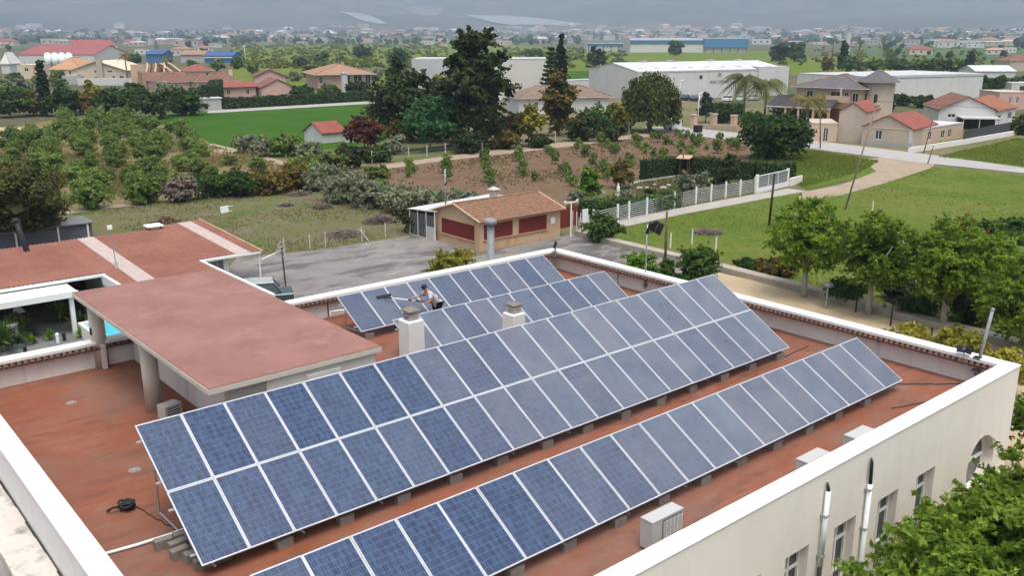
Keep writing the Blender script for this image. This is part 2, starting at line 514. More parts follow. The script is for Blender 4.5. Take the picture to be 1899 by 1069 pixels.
# solar glass: polycrystalline cells, busbars and dust (dust with painted sky sheen, amount is the panel object's own property)
def solar_material():
    m = bpy.data.materials.new('solar_cells')
    m.use_nodes = True
    nt = m.node_tree; N = nt.nodes; L = nt.links
    b = N['Principled BSDF']
    uv = N.new('ShaderNodeUVMap'); uv.uv_map = 'uv'
    sep = N.new('ShaderNodeSeparateXYZ'); L.new(uv.outputs[0], sep.inputs[0])
    def math_(op, a, bb=None):
        n = N.new('ShaderNodeMath'); n.operation = op
        for i, x in enumerate((a, bb)):
            if x is None: continue
            if isinstance(x, (int, float)): n.inputs[i].default_value = x
            else: L.new(x, n.inputs[i])
        return n.outputs[0]
    oi = N.new('ShaderNodeObjectInfo')
    fu = math_('FRACT', sep.outputs[0]); fv = math_('FRACT', sep.outputs[1])
    gu = math_('GREATER_THAN', math_('ABSOLUTE', math_('SUBTRACT', fu, 0.5)), 0.468)
    gv = math_('GREATER_THAN', math_('ABSOLUTE', math_('SUBTRACT', fv, 0.5)), 0.468)
    gap = math_('MAXIMUM', gu, gv)
    b1 = math_('LESS_THAN', math_('ABSOLUTE', math_('SUBTRACT', math_('ABSOLUTE', math_('SUBTRACT', fu, 0.5)), 0.22)), 0.022)
    # cell tone
    cu = math_('FLOOR', sep.outputs[0]); cv = math_('FLOOR', sep.outputs[1])
    cmb = N.new('ShaderNodeCombineXYZ'); L.new(cu, cmb.inputs[0]); L.new(cv, cmb.inputs[1])
    sc_ = math_('MULTIPLY', oi.outputs['Random'], 97.0); L.new(sc_, cmb.inputs[2])
    wn_ = N.new('ShaderNodeTexWhiteNoise'); L.new(cmb.outputs[0], wn_.inputs['Vector'])
    # streaky columns that run along the module
    mp = N.new('ShaderNodeMapping'); mp.inputs['Scale'].default_value = (4.5, 0.55, 1)
    cm2 = N.new('ShaderNodeCombineXYZ'); L.new(sep.outputs[0], cm2.inputs[0]); L.new(sep.outputs[1], cm2.inputs[1]); L.new(sc_, cm2.inputs[2])
    L.new(cm2.outputs[0], mp.inputs['Vector'])
    st = N.new('ShaderNodeTexNoise'); st.inputs['Scale'].default_value = 1.0; st.inputs['Detail'].default_value = 3
    L.new(mp.outputs[0], st.inputs['Vector'])
    vor = N.new('ShaderNodeTexVoronoi'); vor.inputs['Scale'].default_value = 3.2; L.new(cm2.outputs[0], vor.inputs['Vector'])
    sepc = N.new('ShaderNodeSeparateColor'); L.new(vor.outputs['Color'], sepc.inputs[0])
    dcm = N.new('ShaderNodeCombineXYZ'); L.new(math_('FLOOR', math_('MULTIPLY', sep.outputs[0], 3.0)), dcm.inputs[0]); L.new(math_('FLOOR', math_('MULTIPLY', sep.outputs[1], 1.0)), dcm.inputs[1]); L.new(sc_, dcm.inputs[2])
    dwn = N.new('ShaderNodeTexWhiteNoise'); L.new(dcm.outputs[0], dwn.inputs['Vector'])
    dash = math_('MULTIPLY', math_('GREATER_THAN', dwn.outputs['Value'], 0.62), math_('LESS_THAN', math_('ABSOLUTE', math_('SUBTRACT', math_('FRACT', math_('MULTIPLY', sep.outputs[0], 3.0)), 0.5)), 0.24))
    dash = math_('MULTIPLY', dash, st.outputs['Fac'])
    tone = math_('ADD', math_('ADD', math_('MULTIPLY', wn_.outputs['Value'], 0.17), math_('MULTIPLY', sepc.outputs[0], 0.12)), math_('MULTIPLY', st.outputs['Fac'], 0.85))
    rmp = N.new('ShaderNodeValToRGB')
    tone = math_('SUBTRACT', tone, math_('MULTIPLY', dash, 0.42))
    rmp.color_ramp.elements[0].position = 0.36; rmp.color_ramp.elements[0].color = (0.008, 0.017, 0.055, 1)
    rmp.color_ramp.elements[1].position = 0.85; rmp.color_ramp.elements[1].color = (0.034, 0.075, 0.158, 1)
    L.new(tone, rmp.inputs[0])
    def mix(f, a, bcol):
        n = N.new('ShaderNodeMix'); n.data_type = 'RGBA'
        if isinstance(f, (int, float)): n.inputs['Factor'].default_value = f
        else: L.new(f, n.inputs['Factor'])
        L.new(a, n.inputs['A'])
        if isinstance(bcol, tuple): n.inputs['B'].default_value = (*bcol, 1)
        else: L.new(bcol, n.inputs['B'])
        return n.outputs['Result']
    c = mix(math_('MULTIPLY', b1, 0.45), rmp.outputs[0], (0.12, 0.17, 0.26))
    c = mix(math_('MULTIPLY', gap, 0.55), c, (0.13, 0.18, 0.27))
    # dust film and painted sky sheen: per module amount, blotches, streaks run down the slope
    da = N.new('ShaderNodeAttribute'); da.attribute_type = 'OBJECT'; da.attribute_name = 'dust_sheen'
    geo = N.new('ShaderNodeNewGeometry')
    dn = N.new('ShaderNodeTexNoise'); dn.inputs['Scale'].default_value = 1.3; dn.inputs['Detail'].default_value = 6
    L.new(geo.outputs['Position'], dn.inputs['Vector'])
    dmr = N.new('ShaderNodeMapRange'); dmr.inputs['From Min'].default_value = 0.3; dmr.inputs['From Max'].default_value = 0.7
    dmr.inputs['To Min'].default_value = 0.72; dmr.inputs['To Max'].default_value = 1.15
    L.new(dn.outputs['Fac'], dmr.inputs['Value'])
    dd = math_('MULTIPLY', da.outputs['Fac'], dmr.outputs[0]); 
    hue = mix(oi.outputs['Random'], N_rgb(nt, (0.176, 0.176, 0.193)), (0.148, 0.172, 0.207))
    c = mix(math_('MINIMUM', dd, 0.95), c, hue)
    L.new(c, b.inputs['Base Color'])
    rr = N.new('ShaderNodeMapRange'); rr.inputs['To Min'].default_value = 0.10; rr.inputs['To Max'].default_value = 0.5
    L.new(dd, rr.inputs['Value']); L.new(rr.outputs[0], b.inputs['Roughness'])
    b.inputs['Specular IOR Level'].default_value = 0.5
    return m
def N_rgb(nt, c):
    n = nt.nodes.new('ShaderNodeRGB'); n.outputs[0].default_value = (*c, 1); return n.outputs[0]
M_solar = solar_material()

# ================================================================ the flat-roofed building
bld = thing('flat_roof_building', 'large cream flat roofed building with white parapet round a terracotta coloured roof', 'building', (0, 0, ZG))
def part(mb, name, m, smooth=False, parent=None):
    return mb.build(name, m, parent or bld, loc=(0, 0, -ZG) if parent is None else None, smooth=smooth)
XA, XB = -2.05, 23.65          # outer faces
YC, YA = -6.50, 14.85
# roof deck
mb = MB(); nx, ny = 26, 22
mb.box(XA + 0.1, YC + 0.1, ZR - 0.35, XB - 0.1, YA - 0.1, ZR)
part(mb, 'roof_deck', M_deck)
# facade with window openings, round window
wins = [(11.17, 12.15), (13.28, 14.28), (15.38, 16.43), (17.45, 18.53)]
prev = [(3.2, 4.2), (5.2, 6.2), (7.2, 8.2), (9.2, 10.2)]
mb = MB()
ops = [(a - XA, b - XA, -3.75, -1.22) for a, b in prev + wins]
rc = (21.66, -2.16); rr_ = 0.92
sq = (rc[0] - 1.0 - XA, rc[0] + 1.0 - XA, rc[1] - 1.0, rc[1] + 1.0)
us = wall_face  # facade skin
wall_face(mb, (XA, YC), (1, 0), (0, -1), XB - XA, ZG - 0.05, ZT - 0.02, ops + [sq], 0.30)
mb2 = MB()
K = 40
circ = [(rc[0] + rr_ * math.cos(2 * math.pi * k / K), rc[1] + rr_ * math.sin(2 * math.pi * k / K)) for k in range(K)]
def sqp(k):
    a = 2 * math.pi * k / K; c, s = math.cos(a), math.sin(a); q = 1.0 / max(abs(c), abs(s))
    return (rc[0] + c * q, rc[1] + s * q)
for k in range(K):
    j = (k + 1) % K
    a, b, c, d = circ[k], circ[j], sqp(j), sqp(k)
    mb.face([(a[0], YC, a[1]), (b[0], YC, b[1]), (c[0], YC, c[1]), (d[0], YC, d[1])])
    mb.face([(a[0], YC, a[1]), (a[0], YC + 0.42, a[1]), (b[0], YC + 0.42, b[1]), (b[0], YC, b[1])])
part(mb, 'facade_wall', M_cream)
# other outer walls: body below the deck and the parapets
mb = MB()
mb.box(XA + 0.003, YC + 0.45, ZG - 0.05, XB - 0.003, YA - 0.003, ZR - 0.36)
part(mb, 'outer_wall', M_cream)
mb = MB(); mb.box(XA, YA - 0.30, ZR - 0.34, XB, YA, ZT - 0.12); part(mb, 'parapet_wall', M_inner)
mb = MB(); mb.box(23.40, YC + 0.452, ZR - 0.34, XB, YA - 0.302, ZT - 0.12); part(mb, 'parapet_wall', M_inner)
mb = MB(); mb.box(XA + 0.004, YC + 0.004, ZR - 0.34, XB - 0.004, YC + 0.45, ZT - 0.022); part(mb, 'parapet_wall', M_cream)
mb = MB(); mb.box(XA, YC + 0.452, ZR - 0.34, -1.59, YA - 0.302, ZT - 0.03); part(mb, 'parapet_wall', M_white)
# copings
def coping(x0, y0, x1, y1, z0=ZT - 0.12):
    mb = MB(); mb.box(x0, y0, z0, x1, y1, ZT, bev=0.025); part(mb, 'coping', M_white)
coping(XA - 0.02, 14.42, XB + 0.03, YA + 0.03)
coping(23.19, YC + 0.472, XB + 0.03, 14.417)
coping(XA - 0.03, YC - 0.03, XB + 0.03, YC + 0.469, ZT - 0.02)
coping(XA - 0.03, YC + 0.472, -1.565, 14.417, ZT - 0.03)
# drip course of clay tiles under the overhanging copings, each tile its own piece
tb = MB()
pr = [(0.07 * math.cos(math.pi * k / 6), 0.055 * math.sin(math.pi * k / 6)) for k in range(7)]
for (y, s) in ((0.0, 1.0), (0.36, 0.85)):
    pass
n = len(pr)
vs = [(p[0], 0.0, p[1]) for p in pr] + [(p[0] * 0.8, 0.0, p[1] * 0.65 - 0.012) for p in pr] + [(p[0], 0.34, p[1]) for p in pr] + [(p[0] * 0.8, 0.34, p[1] * 0.65 - 0.012) for p in pr]
fs = []
for k in range(n - 1):
    fs += [(k, k + 1, 2 * n + k + 1, 2 * n + k), (k + 1, k, n + k, n + k + 1), (n + k + 1, n + k, 3 * n + k, 3 * n + k + 1)]
tb.mesh(vs, fs)
tb.mesh([(p[0] * .98, 0.012, p[1] * .98 - .002) for p in pr] + [(0, .012, -.03)], [tuple(reversed(range(n)))], 1)
tile0 = tb.build('tile', [M_tile, mat('tile_mortar', (0.36, 0.26, 0.215), .9, .12, 6)], bld, smooth=False)
tile_me = tile0.data
def tile_row(p0, d, n, step, rz):
    for k in range(n):
        q = Vector(p0) + Vector(d) * (k * step)
        if tile_row.first:
            o = tile0; tile_row.first = False
        else:
            o = tile0.copy(); COL.objects.link(o); o.parent = bld
        o.location = (q.x, q.y, q.z - ZG); o.rotation_euler = (0.40 + random.uniform(-.02, .02), random.uniform(-.03, .03), rz + random.uniform(-.03, .03))
tile_row.first = True
tile_row((-1.45, 14.30, ZT - 0.235), (1, 0, 0), 128, 0.193, 0)
tile_row((23.07, 14.15, ZT - 0.235), (0, -1, 0), 105, 0.192, -math.pi / 2)
for (x0, y0, x1, y1) in ((XA + 0.5, 14.36, 23.12, 14.545), (23.13, YC + 0.48, 23.395, 14.43)):
    mb = MB(); mb.box(x0, y0, ZT - 0.275, x1, y1, ZT - 0.235); part(mb, 'drip_course', M_tile)
# windows of the facade
def facade_window(a, b, z0, z1):
    y = YC + 0.22
    mb = MB(); f = 0.06
    mb.box(a + .002, y, z0 + .002, a + f, y + .06, z1 - .002); mb.box(b - f, y, z0 + .002, b - .002, y + .06, z1 - .002)
    mb.box(a + f, y, z1 - f, b - f, y + .06, z1 - .002); mb.box(a + f, y, z0 + .002, b - f, y + .06, z0 + f)
    mid = (a + b) / 2
    mb.box(mid - .04, y - .004, z0 + f, mid + .04, y + .056, z1 - f)
    for zz in (z1 - 0.62, z1 - 1.55):
        mb.box(a + f, y + .003, zz - .035, mid - .042, y + .053, zz + .035); mb.box(mid + .042, y + .003, zz - .035, b - f, y + .053, zz + .035)
    w = mb.build('window', M_frame, bld, loc=(0, 0, -ZG))
    pb = MB(); pb.box(a + .01, y + .064, z0 + .01, b - .01, y + .085, z1 - .01)
    pb.build('pane', M_glass, w)
for a, b in prev + wins:
    facade_window(a, b, -3.75, -1.22)
mb = MB(); y = YC + 0.30
for k in range(K):
    j = (k + 1) % K
    i_ = lambda p, q: (rc[0] + (p[0] - rc[0]) * q, rc[1] + (p[1] - rc[1]) * q)
    a, b = i_(circ[k], 0.995), i_(circ[j], 0.995); c, d = i_(circ[j], 0.93), i_(circ[k], 0.93)
    mb.face([(a[0], y, a[1]), (b[0], y, b[1]), (c[0], y, c[1]), (d[0], y, d[1])])
    mb.face([(d[0], y, d[1]), (c[0], y, c[1]), (c[0], y + .05, c[1]), (d[0], y + .05, d[1])])
mb.box(rc[0] - 0.85, y - .005, rc[1] - .05, rc[0] + 0.85, y + .05, rc[1] + .05)
mb.box(rc[0] - 0.03, y - .002, rc[1] + .052, rc[0] + 0.03, y + .048, rc[1] + .85)
w = mb.build('round_window', M_frame, bld, loc=(0, 0, -ZG))
pb = MB()
pb.mesh([(p[0], y + .06, p[1]) for p in circ] + [(p[0], y + .08, p[1]) for p in circ], [tuple(range(K)), tuple(reversed(range(K, 2 * K)))] + [(k, (k + 1) % K, K + (k + 1) % K, K + k) for k in range(K)])
pb.build('pane', M_glass, w)
# downpipes
for (x, zb, zt_) in ((12.60, -1.95, 0.07), (14.62, -4.8, -0.42)):
    mb = MB()
    mb.tube([(x - .03, YC - 0.10, zb), (x, YC - 0.10, zt_)], 0.062, 12)
    p = mb.build('downpipe', M_pvc, bld, loc=(0, 0, -ZG), smooth=True)
    mb = MB()
    mb.tube([(x, YC - 0.10, zt_ + .001), (x + .01, YC - 0.075, 0.16), (x + .02, YC - 0.045, 0.27)], [0.05, 0.042, 0.02], 10)
    if zb > -3: mb.tube([(x - .03, YC - 0.10, zb - .001), (x - 0.05, YC - 0.10, ZG + .1)], 0.055, 10)
    mb.build('pipe_sleeve', M_black, p, smooth=True)
    mb = MB()
    for zz in (-0.6, -1.7): mb.box(x - .09, YC - 0.16, zz, x + .06, YC - .003, zz + .05)
    mb.build('pipe_clip', M_galv, p)
# ledge of the lower roof outside the near left parapet
low = thing('lower_roof', 'dirty pale concrete ledge of the lower roof outside the near parapet', 'roof ledge', (0, 0, ZG))
mb = MB(); mb.box(-2.86, -9, ZG, XA - 0.02, YA - 0.4, -0.60); mb.build('ledge', M_ledge, low, loc=(0, 0, -ZG))
mb = MB(); mb.box(-9, -9, ZG, -2.864, YA - 0.4, -0.80); mb.build('outer_ledge', mat('mauve_membrane', (0.26, 0.22, 0.22), 0.9, 0.2, 1.0), low, loc=(0, 0, -ZG))
mb = MB()
for k in range(24):
    y0 = -8 + k * 0.9
    mb.box(XA - 0.022 - 0.02 - 0.012 * (k % 3), y0, -0.6, XA - 0.021, y0 + 0.898, -0.585 + 0.008 * (k % 2))
mb.build('open_joint', M_seam, low, loc=(0, 0, -ZG))

# chimneys of the building
def chimney(x, y, zt, w):
    mb = MB(); h = w / 2
    mb.box(x - h, y - h, ZR - .02, x + h, y + h, zt - 0.30, bev=0.04)
    c = mb.build('chimney', M_white, bld, loc=(0, 0, -ZG))
    mb = MB(); g = h * 0.52
    for k in range(3):
        z0 = zt - 0.296 + k * 0.085
        mb.box(x - g, y - g, z0, x + g, y + g, z0 + 0.035)
        mb.box(x - g - .05, y - g - .05, z0 + .037, x + g + .05, y + g + .05, z0 + .081)
    mb.build('chimney_pot', M_ledge, c)
    mb = MB(); g = h * 0.80
    z0 = zt - 0.04
    mb.mesh([(x - g, y - g, z0), (x + g, y - g, z0), (x + g, y + g, z0), (x - g, y + g, z0), (x - g, y - g, z0 + .035), (x + g, y - g, z0 + .035), (x + g, y + g, z0 + .035), (x - g, y + g, z0 + .035), (x, y, z0 + 0.16)],
            [(3, 2, 1, 0), (0, 1, 5, 4), (1, 2, 6, 5), (2, 3, 7, 6), (3, 0, 4, 7), (4, 5, 8), (5, 6, 8), (6, 7, 8), (7, 4, 8)])
    mb.build('chimney_cap', M_block, c)
chimney(8.97, 5.50, 2.50, 0.56)
chimney(13.12, 5.55, 1.88, 0.54)

# ================================================================ pavilion on the roof: stair house under a faded red slab
pav = thing('roof_pavilion', 'stair house with faded red slab roof on round beige columns', 'pavilion', (0, 0, ZR))
pz = (0, 0, -ZR)
ST, SB = 2.25, 2.09
mb = MB(); mb.box(1.90, 3.80, SB, 6.85, 15.15, ST - 0.028); mb.build('slab', M_conc, pav, loc=pz)
mb = MB(); mb.box(1.92, 3.82, ST - 0.026, 6.83, 15.13, ST); mb.build('slab_coating', M_slab, pav, loc=pz)
for (x, y, r, zb) in ((2.42, 9.62, 0.24, ZR), (2.42, 14.62, 0.24, ZR)):
    mb = MB(); mb.tube([(x, y, zb - .01), (x, y, SB + .01)], r, 28); mb.build('column', M_conc, pav, loc=pz, smooth=True)
mb = MB(); mb.box(2.36, 14.2, ZR, 2.50, 14.36, 0.5)
mb.build('pilaster', M_conc, pav, loc=pz)
mb = MB(); mb.box(3.47, 4.45, ZR - .01, 6.5, 14.54, SB - .002); mb.build('stair_wall', M_inner, pav, loc=pz)
mb = MB(); mb.box(2.55, 4.02, ZR - .01, 3.47, 4.45, SB - .003); mb.build('corner_pier', M_conc, pav, loc=pz)
mb = MB(); mb.box(3.474, 3.92, ZR - .01, 6.7, 4.448, SB - .004); mb.build('front_wall', M_cream, pav, loc=pz)
mb = MB(); mb.tube([(3.36, 5.0, 1.46), (3.36, 9.2, 1.52)], 0.06, 10); mb.tube([(3.36, 5.0, 1.46), (3.36, 4.9, 1.2)], 0.06, 10)
mb.build('drain_pipe', M_darkgalv, pav, loc=pz, smooth=True)
mb = MB(); mb.box(4.55, 3.89, 1.55, 5.6, 3.917, 1.98)
lv = mb.build('louvre_frame', M_vent, pav, loc=pz)
for k in range(7):
    mb = MB(); z0 = 1.575 + k * 0.056
    mb.obox((4.58, 3.892, z0), (0.99, 0, 0), (0, -0.035, -0.02), (0, 0.004, 0.012)); mb.build('slat', M_vent, lv)
mb = MB(); mb.box(6.71, 3.95, 1.6, 6.99, 4.06, 1.66); mb.build('gutter_lip', M_conc, pav, loc=pz)
mb = MB(); mb.box(2.19, 9.5, 1.10, 2.20, 9.6, 1.25)
mb = MB(); mb.box(2.16, 14.50, 0.85, 2.20, 14.60, 1.08); mb.build('socket_box', M_black, pav, loc=pz)

# ================================================================ solar arrays
PW, PL, PITCHX, PITCHY = 1.040, 1.956, 1.05, 1.966
TILT = rad(30.08)
def panel_meshes():
    mb = MB(); f = 0.029
    mb.box(f, f, 0.012, PW - f, PL - f, 0.034)
    me = bpy.data.meshes.new('solar_panel'); me.from_pydata(mb.v, [], mb.f); me.materials.append(M_solar)
    uv = me.uv_layers.new(name='uv')
    for li, l in enumerate(me.loops):
        v = me.vertices[l.vertex_index].co
        uv.data[li].uv = ((v.x - f) / (PW - 2 * f) * 6, (v.y - f) / (PL - 2 * f) * 12)
    me.update()
    fb = MB()
    fb.box(0, 0, 0, PW, f, 0.04); fb.box(0, PL - f, 0, PW, PL, 0.04); fb.box(0, f + .0005, 0, f, PL - f - .0005, 0.04); fb.box(PW - f, f + .0005, 0, PW, PL - f - .0005, 0.04)
    fm = bpy.data.meshes.new('panel_frame'); fm.from_pydata(fb.v, [], fb.f); fm.materials.append(M_alu); fm.update()
    return me, fm
P_ME, F_ME = panel_meshes()
def array(label, y0, x0, ncol, nrow, dust_sheen):
    t = thing('solar_array', label, 'solar array', (0, y0, ZR), group=None)
    ct, st_ = math.cos(TILT), math.sin(TILT)
    for r in range(nrow):
        for k in range(ncol):
            d = r * PITCHY
            p = link_mesh('solar_panel', P_ME, t, (x0 + k * PITCHX + 0.005, d * ct, -ZR + d * st_), (TILT + random.uniform(-.004, .004), random.uniform(-.003, .003), 0))
            p['dust_sheen'] = float(dust_sheen(x0 + k * PITCHX, r))
            link_mesh('panel_frame', F_ME, p)
    Ltot = nrow * PITCHY
    W = ncol * PITCHX
    # purlins under the modules, showing at both ends
    for s in [0.35, 1.55] + ([2.3, 3.5] if nrow == 2 else []):
        mb = MB()
        c = Vector((0, s * ct + 0.045 * st_, -ZR + s * st_ - 0.045 * ct))
        mb.box(x0 - 0.10, c.y - .02, c.z - .02, x0 + W + 0.10, c.y + .02, c.z + .02)
        mb.build('purlin', M_alu, t)
    nf = max(2, int(round(W / 2.1)))
    for k in range(nf + 1):
        x = x0 + 0.3 + k * (W - 0.6) / nf
        e = (Ltot - 0.15)
        top = (x, e * ct + 0.08 * st_, -ZR + e * st_ - 0.09)
        bot = (x, 0.10, 0.24)
        mb = MB()
        mb.tube([bot, top], 0.025, 4); mb.tube([(x, 0.05, 0.21), (x, top[1], 0.06)], 0.025, 4)
        mb.tube([(x, top[1], 0.05), top], 0.025, 4)
        if nrow == 2: mb.tube([(x, top[1] * 0.5, 0.12), (x, top[1] * 0.52, -ZR + e * 0.5 * st_ - 0.06)], 0.025, 4)
        mb.build('support_frame', M_galv, t)
    return t
R5 = random.Random(5)
def dust_sheen_big(x, r):
    d = 0.05 + 0.62 * min(1, max(0, (x - 3.5) / 9.5)) + R5.uniform(-.13, .13)  # real dust plus painted grazing-angle sky sheen, growing to the right
    return max(0.02, min(0.85, d))
def dust_sheen_front(x, r):
    d = 0.05 + 0.62 * min(1, max(0, (x - 4.0) / 7.5)) + R5.uniform(-.1, .1)  # same mix for the front row: dust and sky reflection painted in
    return max(0.03, min(0.85, d))
array('long tilted solar array with two rows of panels across the middle of the roof', 0.0, 0.0, 20, 2, dust_sheen_big)
array('single row solar array nearest the front parapet and air conditioners', -4.1, 0.0, 20, 1, dust_sheen_front)
array('short solar row behind the long array beside the second chimney', 7.32, 10.52, 10, 1, lambda x, r: R5.uniform(.36, .66))
array('farthest short solar row that the worker is cleaning with a brush', 11.15, 10.52, 10, 1, lambda x, r: R5.uniform(.26, .55))

# concrete blocks that weigh the frames down: one under each front foot
def block_mesh():
    mb = MB()
    mb.box(0, 0, 0, 0.38, 0.19, 0.22, bev=0.008)
    return mb
blk = None
def block(label, x, y, z=ZR, rz=0.0, group=None, ht=None):
    global blk
    if blk is None:
        o = block_mesh().build('concrete_block', M_block)
        blk = o
    else:
        o = blk.copy(); COL.objects.link(o)
    o.location = (x, y, z); o.rotation_euler = (0, 0, rz)
    tag(o, label, 'concrete block', group)
    return o
for k in range(13):
    block('%s grey concrete block from the near end under the front edge of the long array' % nth(k + 1), 1.70 + k * 1.555, 0.06 + random.uniform(-.03, .03), rz=random.uniform(-.06, .06), group='blocks under the long solar array')
for k in range(12):
    block('%s grey concrete block from the near end under the front solar row' % nth(k + 1), 1.75 + k * 1.555, -4.04 + random.uniform(-.03, .03), rz=random.uniform(-.06, .06), group='blocks under the front solar row')
for k in range(6):
    block('%s concrete block from the left under the row beside the chimneys' % nth(k + 1), 10.7 + k * 1.9, 7.35, group='blocks under the short solar row')
    block('%s concrete block from the left under the farthest row by the worker' % nth(k + 1), 10.7 + k * 1.9, 11.15, group='blocks under the farthest solar row')
for k, (dx, dy) in enumerate(((-.34, 1.75), (-.12, 1.42), (-.20, 1.10), (-.02, 0.80), (0.02, 0.42))):
    block('%s ballast block from the back at the left end of the long array' % nth(k + 1), dx, dy, ZR, random.uniform(-.12, .12), 'ballast blocks at the array end')
    block('%s ballast block from the back tucked further under the left end of the long array' % nth(k + 1), dx + 0.42, dy, ZR, random.uniform(-.06, .06), 'ballast blocks at the array end')
for k, (x, y) in enumerate(((9.75, 12.7), (9.9, 12.3), (9.85, 11.95), (10.0, 11.6))):
    block('%s loose concrete block from the wall at the left end of the farthest row' % nth(k + 1), x, y, ZR, 0.3 * k, 'loose blocks by the farthest row')

# ================================================================ things on the roof
def ac_unit(label, x, y, w, zt):
    t = thing('air_conditioner', label, 'air conditioner', (x, y, ZR), group='outdoor air conditioning units')
    h = zt - ZR; z0 = 0.08; d = 0.33
    mb = MB(); mb.box(0, 0, z0, w, d, h - 0.03, bev=0.012); mb.build('casing', M_acw, t)
    mb = MB(); mb.box(-.01, -.012, h - 0.028, w + .01, d + .01, h, bev=0.01); mb.build('lid', M_acw, t)
    x0, x1, za, zb = w * 0.33, w - 0.05, z0 + 0.05, h - 0.07
    mb = MB(); mb.box(x0, -0.012, za, x1, -0.002, zb); g = mb.build('grille', M_grille, t)
    for k in range(1, 5):
        mb = MB(); xx = x0 + (x1 - x0) * k / 5; mb.box(xx - .0035, -.024, za, xx + .0035, -.0125, zb); mb.build('grille_bar', M_vent, g)
    for k in range(1, 13):
        mb = MB(); zz = za + (zb - za) * k / 13; mb.box(x0, -.036, zz - .004, x1, -.0245, zz + .004); mb.build('grille_bar', M_vent, g)
    for xx in (0.1, w - 0.16):
        mb = MB(); mb.box(xx, -.02, 0, xx + .06, d + .02, z0 - .002); mb.build('foot', M_black, t)
ac_unit('white air conditioner nearest the camera with its grille facing the parapet', 7.79, -5.30, 1.02, 0.45)
ac_unit('second air conditioner along the parapet, only its pale top showing above it', 12.85, -5.86, 0.95, 0.45)
ac_unit('air conditioner farthest along the parapet, smallest of the three', 15.02, -5.88, 0.93, 0.45)
# small white unit behind the first column
t = thing('vent_box', 'small white vent box at the foot of the round column behind the array corner', 'vent box', (2.62, 8.85, ZR), rz=0.25)
mb = MB(); mb.box(-.28, -.2, 0, .28, .2, .42, bev=.015); mb.build('housing', M_acw, t)
mb = MB(); mb.box(-.2, -.216, .08, .2, -.202, .34); mb.build('opening', M_grille, t)
for k in range(3):
    mb = MB(); mb.box(-.2, -.228, .12 + k * .08, .2, -.2165, .14 + k * .08); mb.build('slat', M_vent, t)

# conduit, bag, cables
mb = MB(); mb.tube([(-1.56, 2.34, ZR + .05), (-0.6, 2.22, ZR + .05), (0.1, 2.16, ZR + .06), (0.6, 2.02, ZR + .16)], 0.036, 8)
tag(mb.build('conduit', M_pvc, smooth=True), 'white plastic conduit lying from the near parapet to the long array', 'conduit')
def cable(label, pts, r=0.014):
    mb = MB(); mb.tube(pts, r, 6); tag(mb.build('cable', M_black, smooth=True), label, 'cable')
def wig(a, b, n, amp):
    a, b = Vector(a), Vector(b); out = []
    for k in range(n + 1):
        q = a.lerp(b, k / n); out.append((q.x + random.uniform(-amp, amp), q.y + random.uniform(-amp, amp), q.z))
    return out
bag = thing('coil_heap', 'black heap of coiled cable and bag on the bare red roof', 'cable heap', (-0.2, 4.06, ZR))
for k in range(9):
    mb = MB(); r = random.uniform(.06, .15); cx, cy = random.uniform(-.08, .08), random.uniform(-.08, .08)
    mb.tube([(cx + r * math.cos(a * .7), cy + r * math.sin(a * .7), .03 + .02 * k + .02 * math.sin(a * 2 + k)) for a in range(10)], 0.025, 6)
    mb.build('loop', M_black, bag, smooth=True)
mb = MB(); mb.ball((0.02, 0, .10), .14, nu=12, nv=8, sc=(1.1, .85, .75)); mb.build('bag', M_black, bag, smooth=True)
mb = MB(); mb.tube([(-.42, .1, .05), (-.3, .02, .14), (-.16, 0, .12)], .03, 6); mb.build('strap', M_black, bag, smooth=True)
cable('thin black lead from the cable heap to the ballast blocks', wig((0.0, 4.03, ZR + .014), (0.28, 2.6, ZR + .014), 8, .03), .012)
cable('black cable looping from the long array end to the far right parapet', wig((20.9, 0.6, ZR + .016), (23.3, 2.1, ZR + .016), 8, .03))
cable('black cable lying behind the right end of the long array', wig((20.9, 0.1, ZR + .016), (22.6, 0.2, ZR + .016), 6, .03))
cable('wavy black cable from the front row corner towards the right parapet', wig((20.9, -3.4, ZR + .016), (23.2, -5.2, ZR + .016), 14, .04), .02)
cable('black cable lying across the right front corner of the roof', wig((19.4, -4.6, ZR + .016), (22.6, -5.9, ZR + .016), 8, .03))
cable('cable trailing below the front row near the first air conditioner', wig((9.2, -4.2, ZR + .016), (9.0, -5.9, ZR + .016), 8, .04), .01)

# floodlights and masts fixed to the parapet
def mast(name, label, x, y, z0, z1, r, heads=(), lean=(0, 0), m=None, knob=False):
    t = thing(name, label, 'floodlight mast' if heads else 'mast', (x, y, z0))
    m = m or M_galv
    mb = MB(); mb.tube([(0, 0, 0), (lean[0], lean[1], z1 - z0)], r, 12); mb.build('pole', m, t, smooth=True)
    mb = MB(); mb.box(-r * 2.2, -r * 2.2, 0.12, r * 2.2, r * 2.2, 0.18); mb.box(-r * 2.2, -r * 2.2, 0.55, r * 2.2, r * 2.2, 0.60)
    mb.build('bracket', M_darkgalv, t)
    for (dx, dy, dz, w, h, rz) in heads:
        hb = MB(); hb.box(-w / 2, -.06, -h / 2, w / 2, .06, h / 2, bev=.015)
        o = hb.build('floodlight', M_black, t, loc=(dx + lean[0], dy + lean[1], z1 - z0 + dz), rot=(0.35, 0, rz))
        gb = MB(); gb.box(-w / 2 + .03, -.068, -h / 2 + .03, w / 2 - .03, -.0605, h / 2 - .03); gb.build('lens', M_glass, o)
    if heads:
        mb = MB(); xs = [q[0] for q in heads]; mb.box(min(xs) + lean[0] - .05, lean[1] - .02, z1 - z0 - .02, max(xs) + lean[0] + .05, lean[1] + .02, z1 - z0 + .02); mb.build('cross_arm', M_galv, t)
    if knob:
        mb = MB(); mb.ball((lean[0], lean[1], z1 - z0), r * 1.25, nu=12, nv=8); mb.build('end_cap', m, t, smooth=True)
    return t
